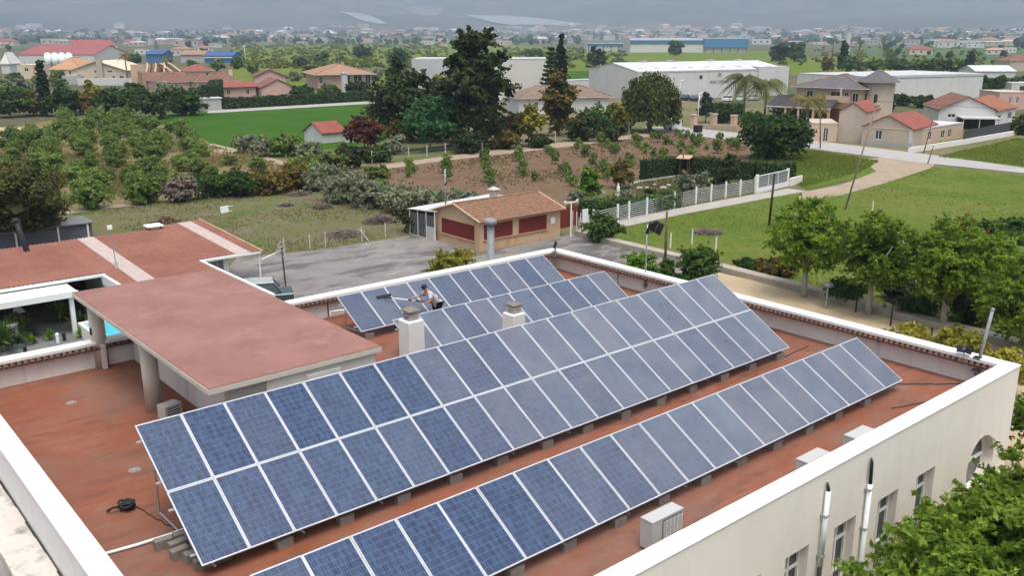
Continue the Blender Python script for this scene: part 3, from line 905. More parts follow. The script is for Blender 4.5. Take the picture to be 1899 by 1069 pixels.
mast('floodlight_mast', 'tall grey mast with a pair of black floodlights behind the short solar row', 23.33, 8.75, -0.1, 2.72, 0.035, ((-.05, -.30, -.05, .62, .55, 0.25), (.30, -.42, -.14, .50, .50, 1.0)), (0.0, 0.0))
mast('pole', 'stout grey steel pole leaning at the near right corner of the parapet', 23.30, -5.35, 0.0, 2.20, 0.052, (), (0.15, -0.18), mat('dull_zinc', (0.27, 0.28, 0.29), .5, .15, 5), True)
mast('floodlight_mast', 'small post with twin black floodlights on the right parapet near the corner', 23.20, -4.95, 0.25, 0.78, 0.02, ((-.02, .12, 0, .2, .22, 1.9), (.02, -.12, 0, .2, .22, 1.2)))
mast('floodlight_mast', 'small black floodlight on the far corner of the parapet', 23.1, 14.25, 0.20, 0.95, 0.04, ((0, 0, 0, .22, .26, 0.8),))
t = thing('flue_pipe', 'thick grey flue pipe with round cowl rising behind the far parapet', 'flue', (19.97, 15.25, ZG))
mb = MB(); mb.tube([(0, 0, 0), (0, 0, 7.55)], 0.17, 18); mb.build('pipe', mat('grey_paint', (0.24, 0.25, 0.26), .5, .1), t, smooth=True)
mb = MB(); mb.tube([(0, 0, 7.551), (0, 0, 7.60), (0, 0, 7.78), (0, 0, 7.83)], [0.20, 0.30, 0.30, 0.20], 18); mb.build('cowl', mat('grey_paint', (0.36, 0.37, 0.38)), t, smooth=True)
for k, (px, py, lab) in enumerate(((132, 748, 'grey patch round a roof drain on the bare red roof at left'), (250, 873, 'small grey roof drain left of the long array'))):
    p = G(px, py, ZR); t = thing('roof_drain', lab, 'roof drain', (p.x, p.y, ZR))
    mb = MB(); mb.tube([(0, 0, .001), (0, 0, .012)], .16, 14); mb.build('patch', mat('drain_mortar', (0.24, 0.20, 0.18), .8, .2, 6), t)
    mb = MB(); mb.tube([(0, 0, .013), (0, 0, .03)], .075, 12); mb.build('cover', M_galv, t)
# pipe and wire on the inner face of the far wall
cable('dark cable hanging down the inner face of the far parapet', [(11.05, 14.53, 0.30), (11.05, 14.53, ZR + .05)], .02)
cable('thin wire hanging on the inner face of the right parapet', [(23.38, 10.4, 0.28), (23.37, 10.42, -0.1), (23.38, 10.35, ZR + .03)], .012)
mb = MB(); mb.box(11.3, 14.3, ZR, 11.42, 14.42, ZR + .22)
t = thing('bench_rail', 'low white pipe rail by the foot of the far parapet', 'pipe rail', (11.0, 14.1, ZR))
mb = MB(); mb.tube([(0, .2, .3), (.45, .1, .3), (.7, -.25, .3), (1.6, -.3, .32)], .03, 8); mb.build('rail', M_pvc, t, smooth=True)
for q in ((0.02, .2), (.7, -.25), (1.5, -.3)):
    mb = MB(); mb.tube([(q[0], q[1], 0), (q[0], q[1], .29)], .025, 8); mb.build('leg', M_pvc, t, smooth=True)

# ================================================================ the ground
M_earth = mat('dry_earth', (0.20, 0.15, 0.095), 0.95, 0.0, 0.05, 0.0, col2=(0.10, 0.12, 0.045))
M_plain = mat('far_plain', (0.06, 0.072, 0.03), 0.95, 0.0, 0.012, col2=(0.135, 0.12, 0.08))
add_layer(M_plain, (0.07, 0.11, 0.03), 0.02, 0.5, 0.62, (1, 1, 1), .7)
M_meadow = mat('meadow_soil', (0.075, 0.118, 0.016), 0.95, 0, 0.10, 0.5, 3.0, col2=(0.122, 0.142, 0.028))
add_layer(M_meadow, (0.06, 0.105, 0.016), 1.1, 0.48, 0.62, (1, 1, 1), .6, seed=15)
add_layer(M_meadow, (0.14, 0.148, 0.042), 0.08, 0.52, 0.64, (1, 1, 1), .6, seed=25)
add_layer(M_meadow, (0.15, 0.125, 0.07), 0.22, 0.58, 0.72, (1, 1, 1), .7, seed=4)
add_layer(M_meadow, (0.045, 0.10, 0.016), 0.3, 0.55, 0.68, (1, 1, 1), .7, seed=9)
M_rough = mat('rough_plot', (0.105, 0.105, 0.04), 0.95, 0, 0.22, 0.5, 3.0, col2=(0.15, 0.125, 0.08))
add_layer(M_rough, (0.075, 0.12, 0.03), 0.25, 0.52, 0.62, (1, 1, 1), .8, seed=2)
add_layer(M_rough, (0.11, 0.085, 0.06), 0.6, 0.60, 0.72, (1, 1, 1), .7, seed=6)
M_crop = mat('young_crop', (0.029, 0.080, 0.006), 0.9, 0, 0.07, 0.4, 6.0, col2=(0.046, 0.105, 0.009))
add_layer(M_crop, (0.03, 0.11, 0.02), 0.6, 0.5, 0.7, (0.15, 2, 1), .5)
M_plough = mat('ploughed_soil', (0.125, 0.078, 0.05), 0.95, 0, 0.5, 0.5, 5.0, col2=(0.165, 0.108, 0.07))
M_orch = mat('orchard_floor', (0.20, 0.125, 0.078), 0.95, 0, 0.16, 0.5, 4.0, col2=(0.13, 0.14, 0.05))
M_asph = mat('worn_asphalt', (0.175, 0.16, 0.15), 0.8, 0.0, 0.35, 0.3, 25, 0.12, col2=(0.235, 0.217, 0.203))
add_layer(M_asph, (0.095, 0.088, 0.085), 0.32, 0.50, 0.58, (.7, 1.8, 1), .85, 0.4, seed=3)
add_layer(M_asph, (0.30, 0.285, 0.265), 0.5, 0.56, 0.68, (.7, 2.0, 1), .7, None, seed=12)
M_road = mat('pale_road', (0.34, 0.325, 0.305), 0.85, 0.08, 0.5, 0.1, 20)
M_track = mat('dirt_track', (0.31, 0.245, 0.18), 0.95, 0.12, 0.8, 0.3, 8)
M_sand = mat('sandy_yard', (0.40, 0.315, 0.205), 0.95, 0.10, 0.5, 0.2, 12)
add_layer(M_sand, (0.31, 0.26, 0.155), .6, .55, .7, (1, 1, 1), .6)
M_path = mat('concrete_path', (0.35, 0.325, 0.285), 0.9, 0.08, 0.8, 0.2, 15)
M_kerbwall = mat('low_wall_concrete', (0.34, 0.305, 0.25), 0.92, 0.12, 1.2, 0.3, 15)
add_layer(M_kerbwall, (0.20, 0.18, 0.13), 1.0, .55, .7, (1, 1, 1), .6)
M_vine = mat('vineyard', (0.085, 0.125, 0.014), 0.95, 0, 0.09, 0.5, 3, col2=(0.15, 0.175, 0.028))
add_layer(M_vine, (0.07, 0.12, 0.02), 0.09, 0.5, 0.62, (0.15, 1.6, 1), .8)

S9 = 9000.0
mb = MB()
# the plain: one sheet, finer near the camera
rings = [0, 150, 500, 1500, 4000, S9]
def gq(x0, y0, x1, y1): mb.face([(x0, y0, ZG), (x1, y0, ZG), (x1, y1, ZG), (x0, y1, ZG)])
gq(-S9, -S9, S9, S9)
tag(mb.build('ground', M_plain), kind='structure')
def sheet(name, pts, lvl, m, world=False):
    """a flat piece of ground drawn through picture points, lvl sheets above the plain"""
    z = ZG + 0.004 * lvl
    mb = MB()
    P = [(*p, z) if world else tuple(G(*p, z)) for p in pts]
    mb.face(P)
    return tag(mb.build(name, m), kind='structure')
sheet('near_ground', [(-140, -60), (180, -60), (180, 150), (-30, 150)], 1, M_earth, True)
# fields
sheet('green_field', [(235, 219), (390, 204), (700, 178), (720, 262), (440, 300), (385, 262), (330, 236)], 3, M_crop)
sheet('orchard_ground', [(-300, 300), (0, 240), (110, 220), (225, 218), (330, 236), (400, 270), (540, 306), (600, 330), (380, 352), (120, 384), (0, 400), (-300, 420)], 4, M_orch)
sheet('track', [(360, 272), (395, 266), (550, 305), (640, 318), (620, 326), (530, 312)], 5, M_track)
sheet('track', [(100, 392), (265, 374), (265, 384), (100, 402)], 6, M_track)
sheet('rough_plot', [(-300, 470), (-100, 420), (110, 398), (400, 362), (600, 340), (900, 380), (880, 440), (760, 440), (600, 470), (470, 478), (440, 560), (-300, 620)], 7, M_rough)
sheet('ploughed_field', [(560, 330), (760, 300), (1000, 275), (1250, 244), (1420, 262), (1420, 300), (1230, 335), (1110, 400), (880, 400), (620, 345)], 8, M_plough)
sheet('track', [(690, 309), (800, 293), (1000, 269), (1250, 241), (1250, 247), (1000, 278), (800, 301), (700, 316)], 9, M_track)
sheet('courtyard', [(380, 545), (440, 478), (520, 471), (600, 463), (760, 437), (830, 446), (890, 470), (1070, 432), (1330, 505), (1210, 560), (820, 640), (430, 600)], 10, M_asph)
sheet('garden_ground', [(1060, 420), (1090, 365), (1190, 330), (1300, 318), (1490, 345), (1480, 358), (1150, 416)], 11, M_rough)
sheet('meadow', [(1075, 432), (1150, 416), (1480, 358), (1560, 345), (1640, 300), (1720, 308), (2300, 365), (2900, 700), (1899, 640), (1330, 498)], 12, M_meadow)
sheet('verge', [(1390, 310), (1400, 262), (1510, 278), (1640, 296), (1600, 330), (1500, 352), (1480, 345)], 13, M_meadow)
sheet('paddock', [(1735, 290), (1885, 255), (2300, 240), (2300, 340), (1899, 312)], 14, M_meadow)
sheet('dirt_road', [(1478, 372), (1488, 356), (1560, 343), (1625, 318), (1600, 296), (1652, 290), (1735, 304), (1725, 312), (1640, 340), (1560, 362)], 15, M_track)
sheet('road', [(1190, 236), (1255, 234), (1420, 252), (1520, 262), (1720, 286), (1899, 311), (2300, 360), (2300, 372), (1899, 321), (1720, 303), (1640, 293), (1500, 275), (1380, 263), (1250, 247)], 16, M_road)
sheet('farm_road', [(385, 203), (690, 186), (760, 182), (760, 187), (690, 192), (385, 210)], 17, M_road)
sheet('sandy_yard', [(1330, 505), (1899, 632), (2400, 760), (2400, 1400), (1750, 1500), (1840, 760), (1220, 560)], 18, M_sand)
# far fields
sheet('vineyard', [(430, 84), (820, 82), (1120, 88), (1460, 95), (1460, 128), (1110, 150), (820, 128), (590, 124), (440, 116)], 3, M_vine)
sheet('vineyard', [(430, 118), (600, 128), (720, 132), (720, 160), (430, 165)], 5, M_vine)
sheet('vineyard', [(1040, 132), (1130, 130), (1130, 150), (1040, 158)], 6, M_crop)
sheet('vineyard', [(1640, 74), (2100, 76), (2100, 122), (1700, 122), (1500, 112)], 3, mat('far_field', (0.075, 0.11, 0.04), .95, .2, .03))
sheet('vineyard', [(1440, 108), (1560, 104), (1800, 116), (1800, 132), (1470, 140)], 5, M_vine)
sheet('scrap_yard', [(-100, 232), (0, 236), (80, 236), (115, 250), (70, 262), (-100, 262)], 8, M_sand)

# a low wall along the meadow with its earth edge
def wall_run(name, label, pts, w, h, m, cat='wall', z0=ZG, cap=None):
    P = [G(*p) if len(p) == 2 else Vector(p) for p in pts]
    t = thing(name, label, cat, (P[0].x, P[0].y, z0))
    for i in range(len(P) - 1):
        a, b = P[i] - P[0], P[i + 1] - P[0]
        a.z = b.z = 0
        u = (b - a).normalized(); n = Vector((-u.y, u.x, 0))
        mb = MB()
        mb.obox(a - n * w / 2 + u * (0.002 if i else 0), (b - a), n * w, (0, 0, h))
        mb.build('wall_section', m, t)
        if cap:
            mb = MB(); mb.obox(a - n * (w / 2 + .04) + Vector((0, 0, h + .001)) + u * (.002 if i else 0), (b - a), n * (w + .08), (0, 0, .06)); mb.build('wall_cap', cap, t)
    return t
wall_run('low_wall', 'long low concrete wall between the sandy yard and the green meadow', [(1073, 436), (1150, 458), (1325, 500), (1500, 545), (1700, 600), (1899, 650), (2300, 760)], 0.9, 0.45, M_kerbwall)
wall_run('low_wall', 'low white wall in front of the fenced house beside the right paddock', [(1685, 284), (1780, 269), (1885, 250)], 0.3, 0.75, M_white)
wall_run('fence_footing', 'pale concrete strip at the foot of the white fence by the meadow', [(1145, 418), (1250, 396), (1400, 368), (1478, 354)], 2.2, 0.12, M_path, 'kerb')

# ---------------------------------------------------------------- grass
def in_poly(x, y, poly):
    c = np.zeros(len(x), bool); j = len(poly) - 1
    for i in range(len(poly)):
        xi, yi = poly[i]; xj, yj = poly[j]
        m = ((yi > y) != (yj > y)) & (x < (xj - xi) * (y - yi) / (yj - yi + 1e-12) + xi)
        c ^= m; j = i
    return c
def grass(name, pts, n, h, w, m, seed, patch=0.25, keep=0.0, z=ZG + .02):
    r = np.random.default_rng(seed)
    poly = [tuple(G(*p))[:2] for p in pts]
    A = np.array(poly); lo, hi = A.min(0), A.max(0)
    k = n * 6
    # sample evenly in the picture so far ground is not overfilled
    B = np.array(pts, float); plo, phi = B.min(0), B.max(0)
    px = r.uniform(plo[0], phi[0], k); py = r.uniform(plo[1], phi[1], k)
    ok = in_poly(px, py, [tuple(q) for q in B]); px, py = px[ok][:n], py[ok][:n]
    Fv, Rv, Uv = map(np.array, (_F, _R, _U))
    d = Fv[None] + Rv[None] * ((px - 949.5) / FPX)[:, None] - Uv[None] * ((py - 534.5) / FPX)[:, None]
    tt = (ZG - CAM.z) / d[:, 2]
    P = np.array(CAM)[None] + d * tt[:, None]
    q = np.sin(P[:, 0] * patch + 1.3 * np.sin(P[:, 1] * patch * .7)) + np.sin(P[:, 1] * patch * 1.3 + seed) + r.normal(size=len(P)) * .8
    sel = q > keep * 3 - 1.5 if keep else np.ones(len(P), bool)
    P, q = P[sel], q[sel]
    D = np.linalg.norm(P - np.array(CAM), axis=1)
    nb = 3
    P = np.repeat(P, nb, 0); q = np.repeat(q, nb); D = np.repeat(D, nb)
    N = len(P)
    hh = h * r.uniform(.5, 1.3, N) * (1 + .25 * q); ww = w * r.uniform(.6, 1.4, N) * np.clip(D / 60, .7, 2.0)
    a = r.uniform(0, 2 * np.pi, N)
    s = np.stack([np.cos(a), np.sin(a), 0 * a], 1)
    base = P + r.normal(size=(N, 3)) * np.array([.12, .12, 0]); base[:, 2] = z - .02
    tip = base + r.normal(size=(N, 3)) * np.array([.35, .35, 0]) * h + np.stack([0 * a, 0 * a, hh], 1)
    v = np.stack([base - s * ww[:, None] / 2, base + s * ww[:, None] / 2, tip], 1).reshape(-1, 3)
    tint = np.clip(.5 + q * .2 + r.normal(size=N) * .15, 0, 1)
    me = mesh_from_arrays(name, v, 3, tint, m)
    o = link_mesh(name, me)
    return tag(o, kind='stuff')
L_grass = leaf_mat('grass_blades', (0.12, 0.19, 0.025), (0.19, 0.23, 0.05), 0.65)
L_dry = leaf_mat('weed_blades', (0.10, 0.15, 0.04), (0.22, 0.20, 0.10), 0.6)
L_crop = leaf_mat('crop_blades', (0.03, 0.13, 0.012), (0.055, 0.19, 0.02), 0.4)
grass('grass', [(1085, 436), (1150, 420), (1480, 362), (1560, 362), (1640, 340), (1725, 314), (1899, 326), (1950, 640), (1899, 632), (1330, 496)], 8000, .12, .09, L_grass, 3)
grass('grass', [(1395, 305), (1410, 268), (1510, 282), (1630, 300), (1590, 322), (1490, 348)], 4000, .3, .14, L_grass, 4)
grass('grass', [(1740, 292), (1885, 258), (1930, 262), (1930, 312)], 4000, .25, .14, L_grass, 5)
grass('weeds', [(110, 400), (400, 364), (600, 345), (760, 400), (760, 436), (600, 462), (480, 474), (300, 440)], 4500, .11, .10, L_dry, 6, .35, .33)
grass('weeds', [(0, 250), (300, 245), (400, 272), (540, 310), (400, 350), (120, 382), (0, 395)], 9000, .25, .14, L_dry, 7, .3, .42)
grass('weeds', [(700, 318), (1000, 280), (1250, 250), (1390, 265), (1370, 300), (1195, 315), (1110, 355), (900, 350)], 3500, .2, .12, L_dry, 9, .3, .6)
grass('weeds', [(1090, 410), (1100, 372), (1190, 336), (1300, 325), (1440, 345), (1300, 375), (1150, 410)], 5000, .25, .1, L_dry, 10, .3, .3)

# ================================================================ tree kinds
B_trunk = mat('bark_grey', (0.20, 0.165, 0.13), .95, .2, 6, .4, 20)
B_pale = mat('bark_pale', (0.36, 0.33, 0.27), .95, .15, 6, .4, 20)
B_dark = mat('bark_dark', (0.09, 0.07, 0.055), .95, .2, 6, .4, 20)
L_bright = leaf_mat('leaf_bright', (0.045, 0.12, 0.012), (0.16, 0.29, 0.035))
L_street = leaf_mat('leaf_street', (0.045, 0.110, 0.012), (0.22, 0.34, 0.035), .45)
L_mid = leaf_mat('leaf_mid', (0.025, 0.065, 0.015), (0.075, 0.145, 0.03))
L_deep = leaf_mat('leaf_deep', (0.016, 0.034, 0.011), (0.058, 0.082, 0.024), .25)
L_pine = leaf_mat('needle_dark', (0.022, 0.033, 0.009), (0.085, 0.088, 0.022), .25)
L_olive = leaf_mat('leaf_olive', (0.11, 0.145, 0.085), (0.28, 0.32, 0.225), .35)
L_citrus = leaf_mat('leaf_citrus', (0.045, 0.10, 0.02), (0.17, 0.235, 0.06))
L_red = leaf_mat('leaf_red', (0.05, 0.018, 0.014), (0.15, 0.058, 0.04))
L_yell = leaf_mat('leaf_yellow', (0.11, 0.14, 0.02), (0.27, 0.25, 0.035))
L_rust = leaf_mat('leaf_rust', (0.045, 0.060, 0.015), (0.20, 0.14, 0.035))
L_hedge = leaf_mat('leaf_hedge', (0.014, 0.034, 0.010), (0.050, 0.085, 0.022), .2)
L_weep = leaf_mat('leaf_weeping', (0.030, 0.060, 0.015), (0.115, 0.15, 0.035))
L_blue = leaf_mat('leaf_bluish', (0.02, 0.075, 0.03), (0.06, 0.15, 0.05))
L_palm = leaf_mat('leaf_palm', (0.035, 0.065, 0.02), (0.13, 0.16, 0.06))

def tree_at(name, label, base, top_y, w_px, leafm, kind='round', n=2600, bark=None, trunk_frac=0.25, cat='tree', group=None, seed=None, leaf=None, K=36, shell=.45, cx=None, core=.7, bottom=None, dense=1.0):
    """one tree: base picture point on the ground, crown top row, crown width in picture pixels"""
    seed = seed if seed is not None else int(base[0] * 7 + base[1])
    p = G(*base)
    D = (p - CAM).dot(_F)
    H = zat(p, top_y) - ZG
    W = w_px / FPX * D
    lf = leaf or max(.13, D * .0024)
    tf = trunk_frac
    z0 = H * tf
    Rz = (H - z0) / 2
    R = (W / 2 * .86, W / 2 * .86, Rz * .92)
    prof = {'round': None, 'cone': prof_cone, 'drop': prof_drop, 'column': prof_col, 'tall': prof_tall}.get(kind)
    cm = crown_mesh('crown', leafm, R, z0 + Rz, int(n * dense), lf, K, .40 * min(R[0], R[2] * 1.2) if kind == 'round' else .46 * R[0], prof, seed, shell, core=core, up=.35, twigs=8)
    tm = trunk_mesh('trunk', bark or B_trunk, max(z0 * 1.15, H * .12), max(.06, H * .022), H * .62, 5, W * .22, seed)
    return plant(name, label, cat, p, cm, tm, rz=0, group=group)

def weeping_crown(m, R, H, z0, n, leaf, seed):
    r = np.random.default_rng(seed)
    K = 150
    a = r.uniform(0, 2 * np.pi, K); q = np.sqrt(r.random(K))
    sx, sy = np.cos(a) * q * R, np.sin(a) * q * R
    ztop = H * (1 - .28 * q ** 2) * r.uniform(.86, 1, K)
    zl = z0 + (ztop - z0) * r.uniform(.0, .5, K) * (1 - q) * 1.2
    idx = r.integers(0, K, n)
    t = r.random(n)
    p = np.stack([sx[idx] * (1 + .10 * t) + r.normal(size=n) * .28, sy[idx] * (1 + .10 * t) + r.normal(size=n) * .28, ztop[idx] * (1 - t) + zl[idx] * t], 1)
    o = np.stack([np.cos(a)[idx], np.sin(a)[idx], 0.25 * np.ones(n)], 1)
    tint = np.clip(.5 * r.random(K)[idx] + .5 * r.random(n) * (1 - .3 * t), 0, 1)
    v, tint = leaves(p, o, leaf, tint, 2.4, .1, .6, droop=1.6)
    v[:, 2] = np.maximum(v[:, 2], .05)
    return mesh_from_arrays('crown', v, 4, tint, m)
def palm(name, label, base, top_y, w_px, fronds=26, thick=.22, droop=1.0, m=None, cat='palm tree'):
    p = G(*base); D = (p - CAM).dot(_F); H = zat(p, top_y) - ZG; R = w_px / FPX * D / 2
    t = thing(name, label, cat, p)
    r = np.random.default_rng(int(base[0]))
    hc = H - R * .45
    mb = MB(); mb.tube([(0, 0, 0), (.1, 0, hc * .5), (0, 0, hc)], [thick * 1.2, thick, thick * .85], 9); mb.build('trunk', B_trunk, t, smooth=True)
    vs, ts = [], []
    for k in range(fronds):
        a = r.uniform(0, 2 * np.pi); e = r.uniform(-.15, 1.15)
        d = np.array([np.cos(a), np.sin(a)])
        prev = None; ns = 7
        L = R * r.uniform(.85, 1.15)
        for s in range(ns + 1):
            q = s / ns
            c = np.array([d[0] * L * q * (np.cos(e) * .55 + .5), d[1] * L * q * (np.cos(e) * .55 + .5), hc + L * (np.sin(e) * q - droop * .85 * q ** 2)])
            if prev is not None:
                side = np.array([-d[1], d[0], 0])
                for sg in (-1, 1):
                    for u_ in (0, .5):
                        b0 = prev + (c - prev) * u_
                        ll = L * .30 * np.sin(np.pi * min(1, .15 + .8 * q)) * r.uniform(.8, 1.1)
                        tip = b0 + side * sg * ll * .8 + (c - prev) * .8 - np.array([0, 0, ll * .55])
                        wv = (c - prev) * .32
                        vs += [b0, b0 + wv, tip + wv * .2, tip]; ts.append(np.clip(.35 + .5 * r.random() + .1 * np.sin(e), 0, 1))
            prev = c
    me = mesh_from_arrays('crown', np.array(vs), 4, np.array(ts), m or L_palm)
    link_mesh('crown', me, t)
    return t
def araucaria(name, label, base, top_y, w_px, m, tiers=11, cat='conifer'):
    p = G(*base); D = (p - CAM).dot(_F); H = zat(p, top_y) - ZG; R = w_px / FPX * D / 2
    t = thing(name, label, cat, p)
    mb = MB(); mb.tube([(0, 0, 0), (0, 0, H)], [H * .022, .03], 8); mb.build('trunk', B_dark, t, smooth=True)
    r = np.random.default_rng(int(base[0])); P, O = [], []
    for k in range(tiers):
        q = k / tiers; z = H * (.18 + .8 * q); rr = R * (1 - q) ** .8 + .15
        nb = 6
        for b in range(nb):
            a = 2 * np.pi * (b + r.random() * .5) / nb + k
            for s in np.linspace(.1, 1, 16):
                for _ in range(3):
                    P.append((np.cos(a) * rr * s + r.normal() * .12, np.sin(a) * rr * s + r.normal() * .12, z + .18 * rr * s ** 2 - .10 * rr + r.normal() * .1)); O.append((0, 0, 1))
    P, O = np.array(P), np.array(O, float)
    v, ti = leaves(P, O, max(.3, D * .0026), r.random(len(P)), 1.4, .3)
    link_mesh('crown', mesh_from_arrays('crown', v, 4, ti, m), t)
    return t
def hedge(name, label, pts, w, h, m, leaf=None, n_per=80, cat='hedge', top_var=.08):
    """clipped hedge along ground points: twig core and a leafy skin"""
    P = [G(*p) for p in pts]
    D = (P[0] - CAM).dot(_F)
    lf = leaf or max(.14, D * .0023)
    t = thing(name, label, cat, P[0])
    r = np.random.default_rng(int(pts[0][0]))
    pos, out = [], []
    core = MB()
    for i in range(len(P) - 1):
        a, b = P[i] - P[0], P[i + 1] - P[0]; a.z = b.z = 0
        u = (b - a); L = u.length; u.normalize(); nn = Vector((-u.y, u.x, 0))
        core.obox(a - nn * (w * .42), u * L, nn * w * .84, (0, 0, h * .94))
        k = int(L * (2 * h + w) * n_per / max(lf / .16, 1) ** 2) + 20
        for _ in range(k):
            s = r.random() * L; e = r.random() * (2 * h + w)
            bump = top_var * h * math.sin(s * 1.7 + i) * .6
            if e < h: q = (-w / 2, e, -nn)
            elif e < h + w: q = (e - h - w / 2, h + bump, Vector((0, 0, 1)))
            else: q = (w / 2, e - h - w, nn)
            pos.append(a + u * s + nn * (q[0] + r.normal() * .025) + Vector((0, 0, max(.05, q[1] + r.normal() * .03)))); out.append(q[2])
    v, ti = leaves(np.array([tuple(x) for x in pos]), np.array([tuple(x) for x in out]), lf * .8, r.random(len(pos)), 1.4, .15, .5)
    link_mesh('foliage', mesh_from_arrays('foliage', v, 4, ti, m), t)
    core.build('inner_foliage', mat('inner_foliage', (0.018, 0.035, 0.012), .95, .3, 2), t)
    return t

# ================================================================ the hut with red shutters
M_peach = mat('peach_render', (0.52, 0.36, 0.225), .9, .06, .8, .2, 25)
add_layer(M_peach, (0.36, 0.22, 0.12), 1.2, .52, .72, (1, 1, .4), .7)
M_shut = mat('red_shutter', (0.16, 0.022, 0.018), .6, .12, 3)
M_rooftile = mat('roof_tile_brown', (0.235, 0.135, 0.088), .9, .3, 3.5, .5, 25)
add_layer(M_rooftile, (0.17, 0.15, 0.10), 1.3, .55, .7, (1, 1, 1), .6)
M_sheet = mat('grey_sheet', (0.50, 0.50, 0.49), .6, .06, 1)
M_mesh = mat('dark_grid', (0.12, 0.125, 0.13), .7, .1, 3)
def tiled_slope(mb, p0, ux, up, nx, amp, m=0):
    """barrel-tiled slope: p0 eave corner, ux along the eave, up along the slope, nx tile columns"""
    p0, ux, up = Vector(p0), Vector(ux), Vector(up)
    nrm = ux.cross(up).normalized()
    rows = max(2, int(up.length / 0.38))
    S = 4
    b = len(mb.v); C = nx * S + 1
    for j in range(rows):
        for e in (0, 1):
            for k in range(C):
                a = math.sin(math.pi * (k % S) / S * 1.0) if True else 0
                h = amp * math.sin(2 * math.pi * k / S / 1.0 / 1.0 * 0.5) ** 2
                q = p0 + ux * (k / (C - 1)) + up * ((j + e) / rows) + nrm * (h + (0.03 if e == 0 else 0.0))
                mb.v.append(tuple(q))
    for r_ in range(2 * rows - 1):
        for k in range(C - 1):
            i = b + r_ * C + k
            mb.f.append((i, i + 1, i + C + 1, i + C)); mb.m.append(m)
hut = thing('canteen_hut', 'small peach hut with dark red shutters and brown tiled gable roof', 'hut', (36.0, 36.5, ZG))
HL, HD, HE, HR = 8.4, 5.9, 2.42, 3.30
mb = MB()
wall_face(mb, (0, 0), (1, 0), (0, -1), HL, -.05, HE, [(0.45, 3.35, .85, 2.05), (3.95, 6.95, .85, 2.05)], .10)
wall_face(mb, (0, HD), (0, -1), (-1, 0), HD, -.05, 2.25, [(1.0, 5.3, .72, 1.95)], .10)
mb.face([(0, HD, 2.25), (0, 0, 2.25), (0, 0, HE), (0, HD / 2, HR - .02), (0, HD, HE)])
mb.face([(HL, 0, -.05), (HL, HD, -.05), (HL, HD, HE), (HL, HD / 2, HR - .02), (HL, 0, HE)])
mb.face([(0, HD, -.05), (0, HD, HE), (HL, HD, HE), (HL, HD, -.05)])
mb.build('wall', M_peach, hut)
mb = MB(); mb.box(-.03, -.03, -.04, HL + .03, HD + .03, 0.0); mb.build('plinth', M_conc, hut)
def shutter(a, b, c, d, face):
    mb = MB()
    if face == 'f': mb.box(a + .004, .085, c + .004, b - .004, .12, d - .004)
    else: mb.box(.085, a + .004, c + .004, .12, b - .004, d - .004)
    s = mb.build('shutter', M_shut, hut)
    n = 9
    for k in range(n):
        z0 = c + .01 + (d - c - .02) * k / n; z1 = z0 + (d - c - .02) / n - .012
        mb = MB()
        if face == 'f': mb.box(a + .02, .068, z0, b - .02, .0845, z1)
        else: mb.box(.068, a + .02, z0, .0845, b - .02, z1)
        mb.build('slat', M_shut, s)
shutter(.45, 3.35, .85, 2.05, 'f'); shutter(3.95, 6.95, .85, 2.05, 'f'); shutter(HD - 5.3, HD - 1.0, .72, 1.95, 'l')
M_siltile = mat('sill_tile', (0.42, 0.20, 0.13), .8, .25, 6)
def sill(n, f):
    for k in range(n):
        mb = MB(); f(mb, k); mb.build('sill_tile', M_siltile, hut)
sill(22, lambda mb, k: mb.box(.35 + k * .305, -.10, .79, .35 + k * .305 + .285, .08, .845))
sill(15, lambda mb, k: mb.box(-.10, .55 + k * .30, .66, .08, .55 + k * .30 + .28, .715))
mb = MB()
tiled_slope(mb, (-.22, -.38, HE - .12), (HL + .44, 0, 0), (0, HD / 2 + .38, HR - HE + .14), 40, .05)
tiled_slope(mb, (HL + .22, HD + .38, HE - .12), (-HL - .44, 0, 0), (0, -HD / 2 - .38, HR - HE + .14), 40, .05)
ro = mb.build('roof', M_rooftile, hut)
mb = MB()
mb.face([(-.2, -.36, HE - .16), (HL + .2, -.36, HE - .16), (HL + .2, HD / 2, HR - .03), (-.2, HD / 2, HR - .03)])
mb.face([(-.2, HD + .36, HE - .16), (HL + .2, HD + .36, HE - .16), (HL + .2, HD / 2, HR - .031), (-.2, HD / 2, HR - .031)])
mb.build('soffit', M_peach, hut)
mb = MB()
mb.tube([(-.26, HD / 2, HR + .06), (HL + .26, HD / 2, HR + .06)], .11, 8); mb.build('ridge_tile', M_rooftile, ro)
for x in (-.24, HL + .24):
    mb = MB(); mb.tube([(x, -.40, HE - .07), (x, HD / 2, HR + .05), (x, HD + .4, HE - .07)], .075, 8); mb.build('verge_tile', mat('pale_tile', (0.47, 0.34, 0.24), .9, .15, 4), ro)
mb = MB(); mb.box(7.35, -.05, 1.25, 7.78, -.003, 1.75); mb.build('notice_board', M_pvc, hut)
mb = MB(); mb.box(4.2, HD / 2 + .5, HR - .4, 4.7, HD / 2 + 1.0, HR + .55)
ch = mb.build('chimney', M_sheet, hut)
mb = MB(); mb.prism([(4.05, HD / 2 + .35), (4.85, HD / 2 + .35), (4.85, HD / 2 + 1.15), (4.05, HD / 2 + 1.15)], HR + .552, HR + .60)
mb.mesh([(4.05, HD / 2 + .35, HR + .601), (4.85, HD / 2 + .35, HR + .601), (4.85, HD / 2 + 1.15, HR + .601), (4.05, HD / 2 + 1.15, HR + .601), (4.45, HD / 2 + .75, HR + .85)], [(0, 1, 4), (1, 2, 4), (2, 3, 4), (3, 0, 4)])
mb.build('chimney_cap', M_acw, ch)
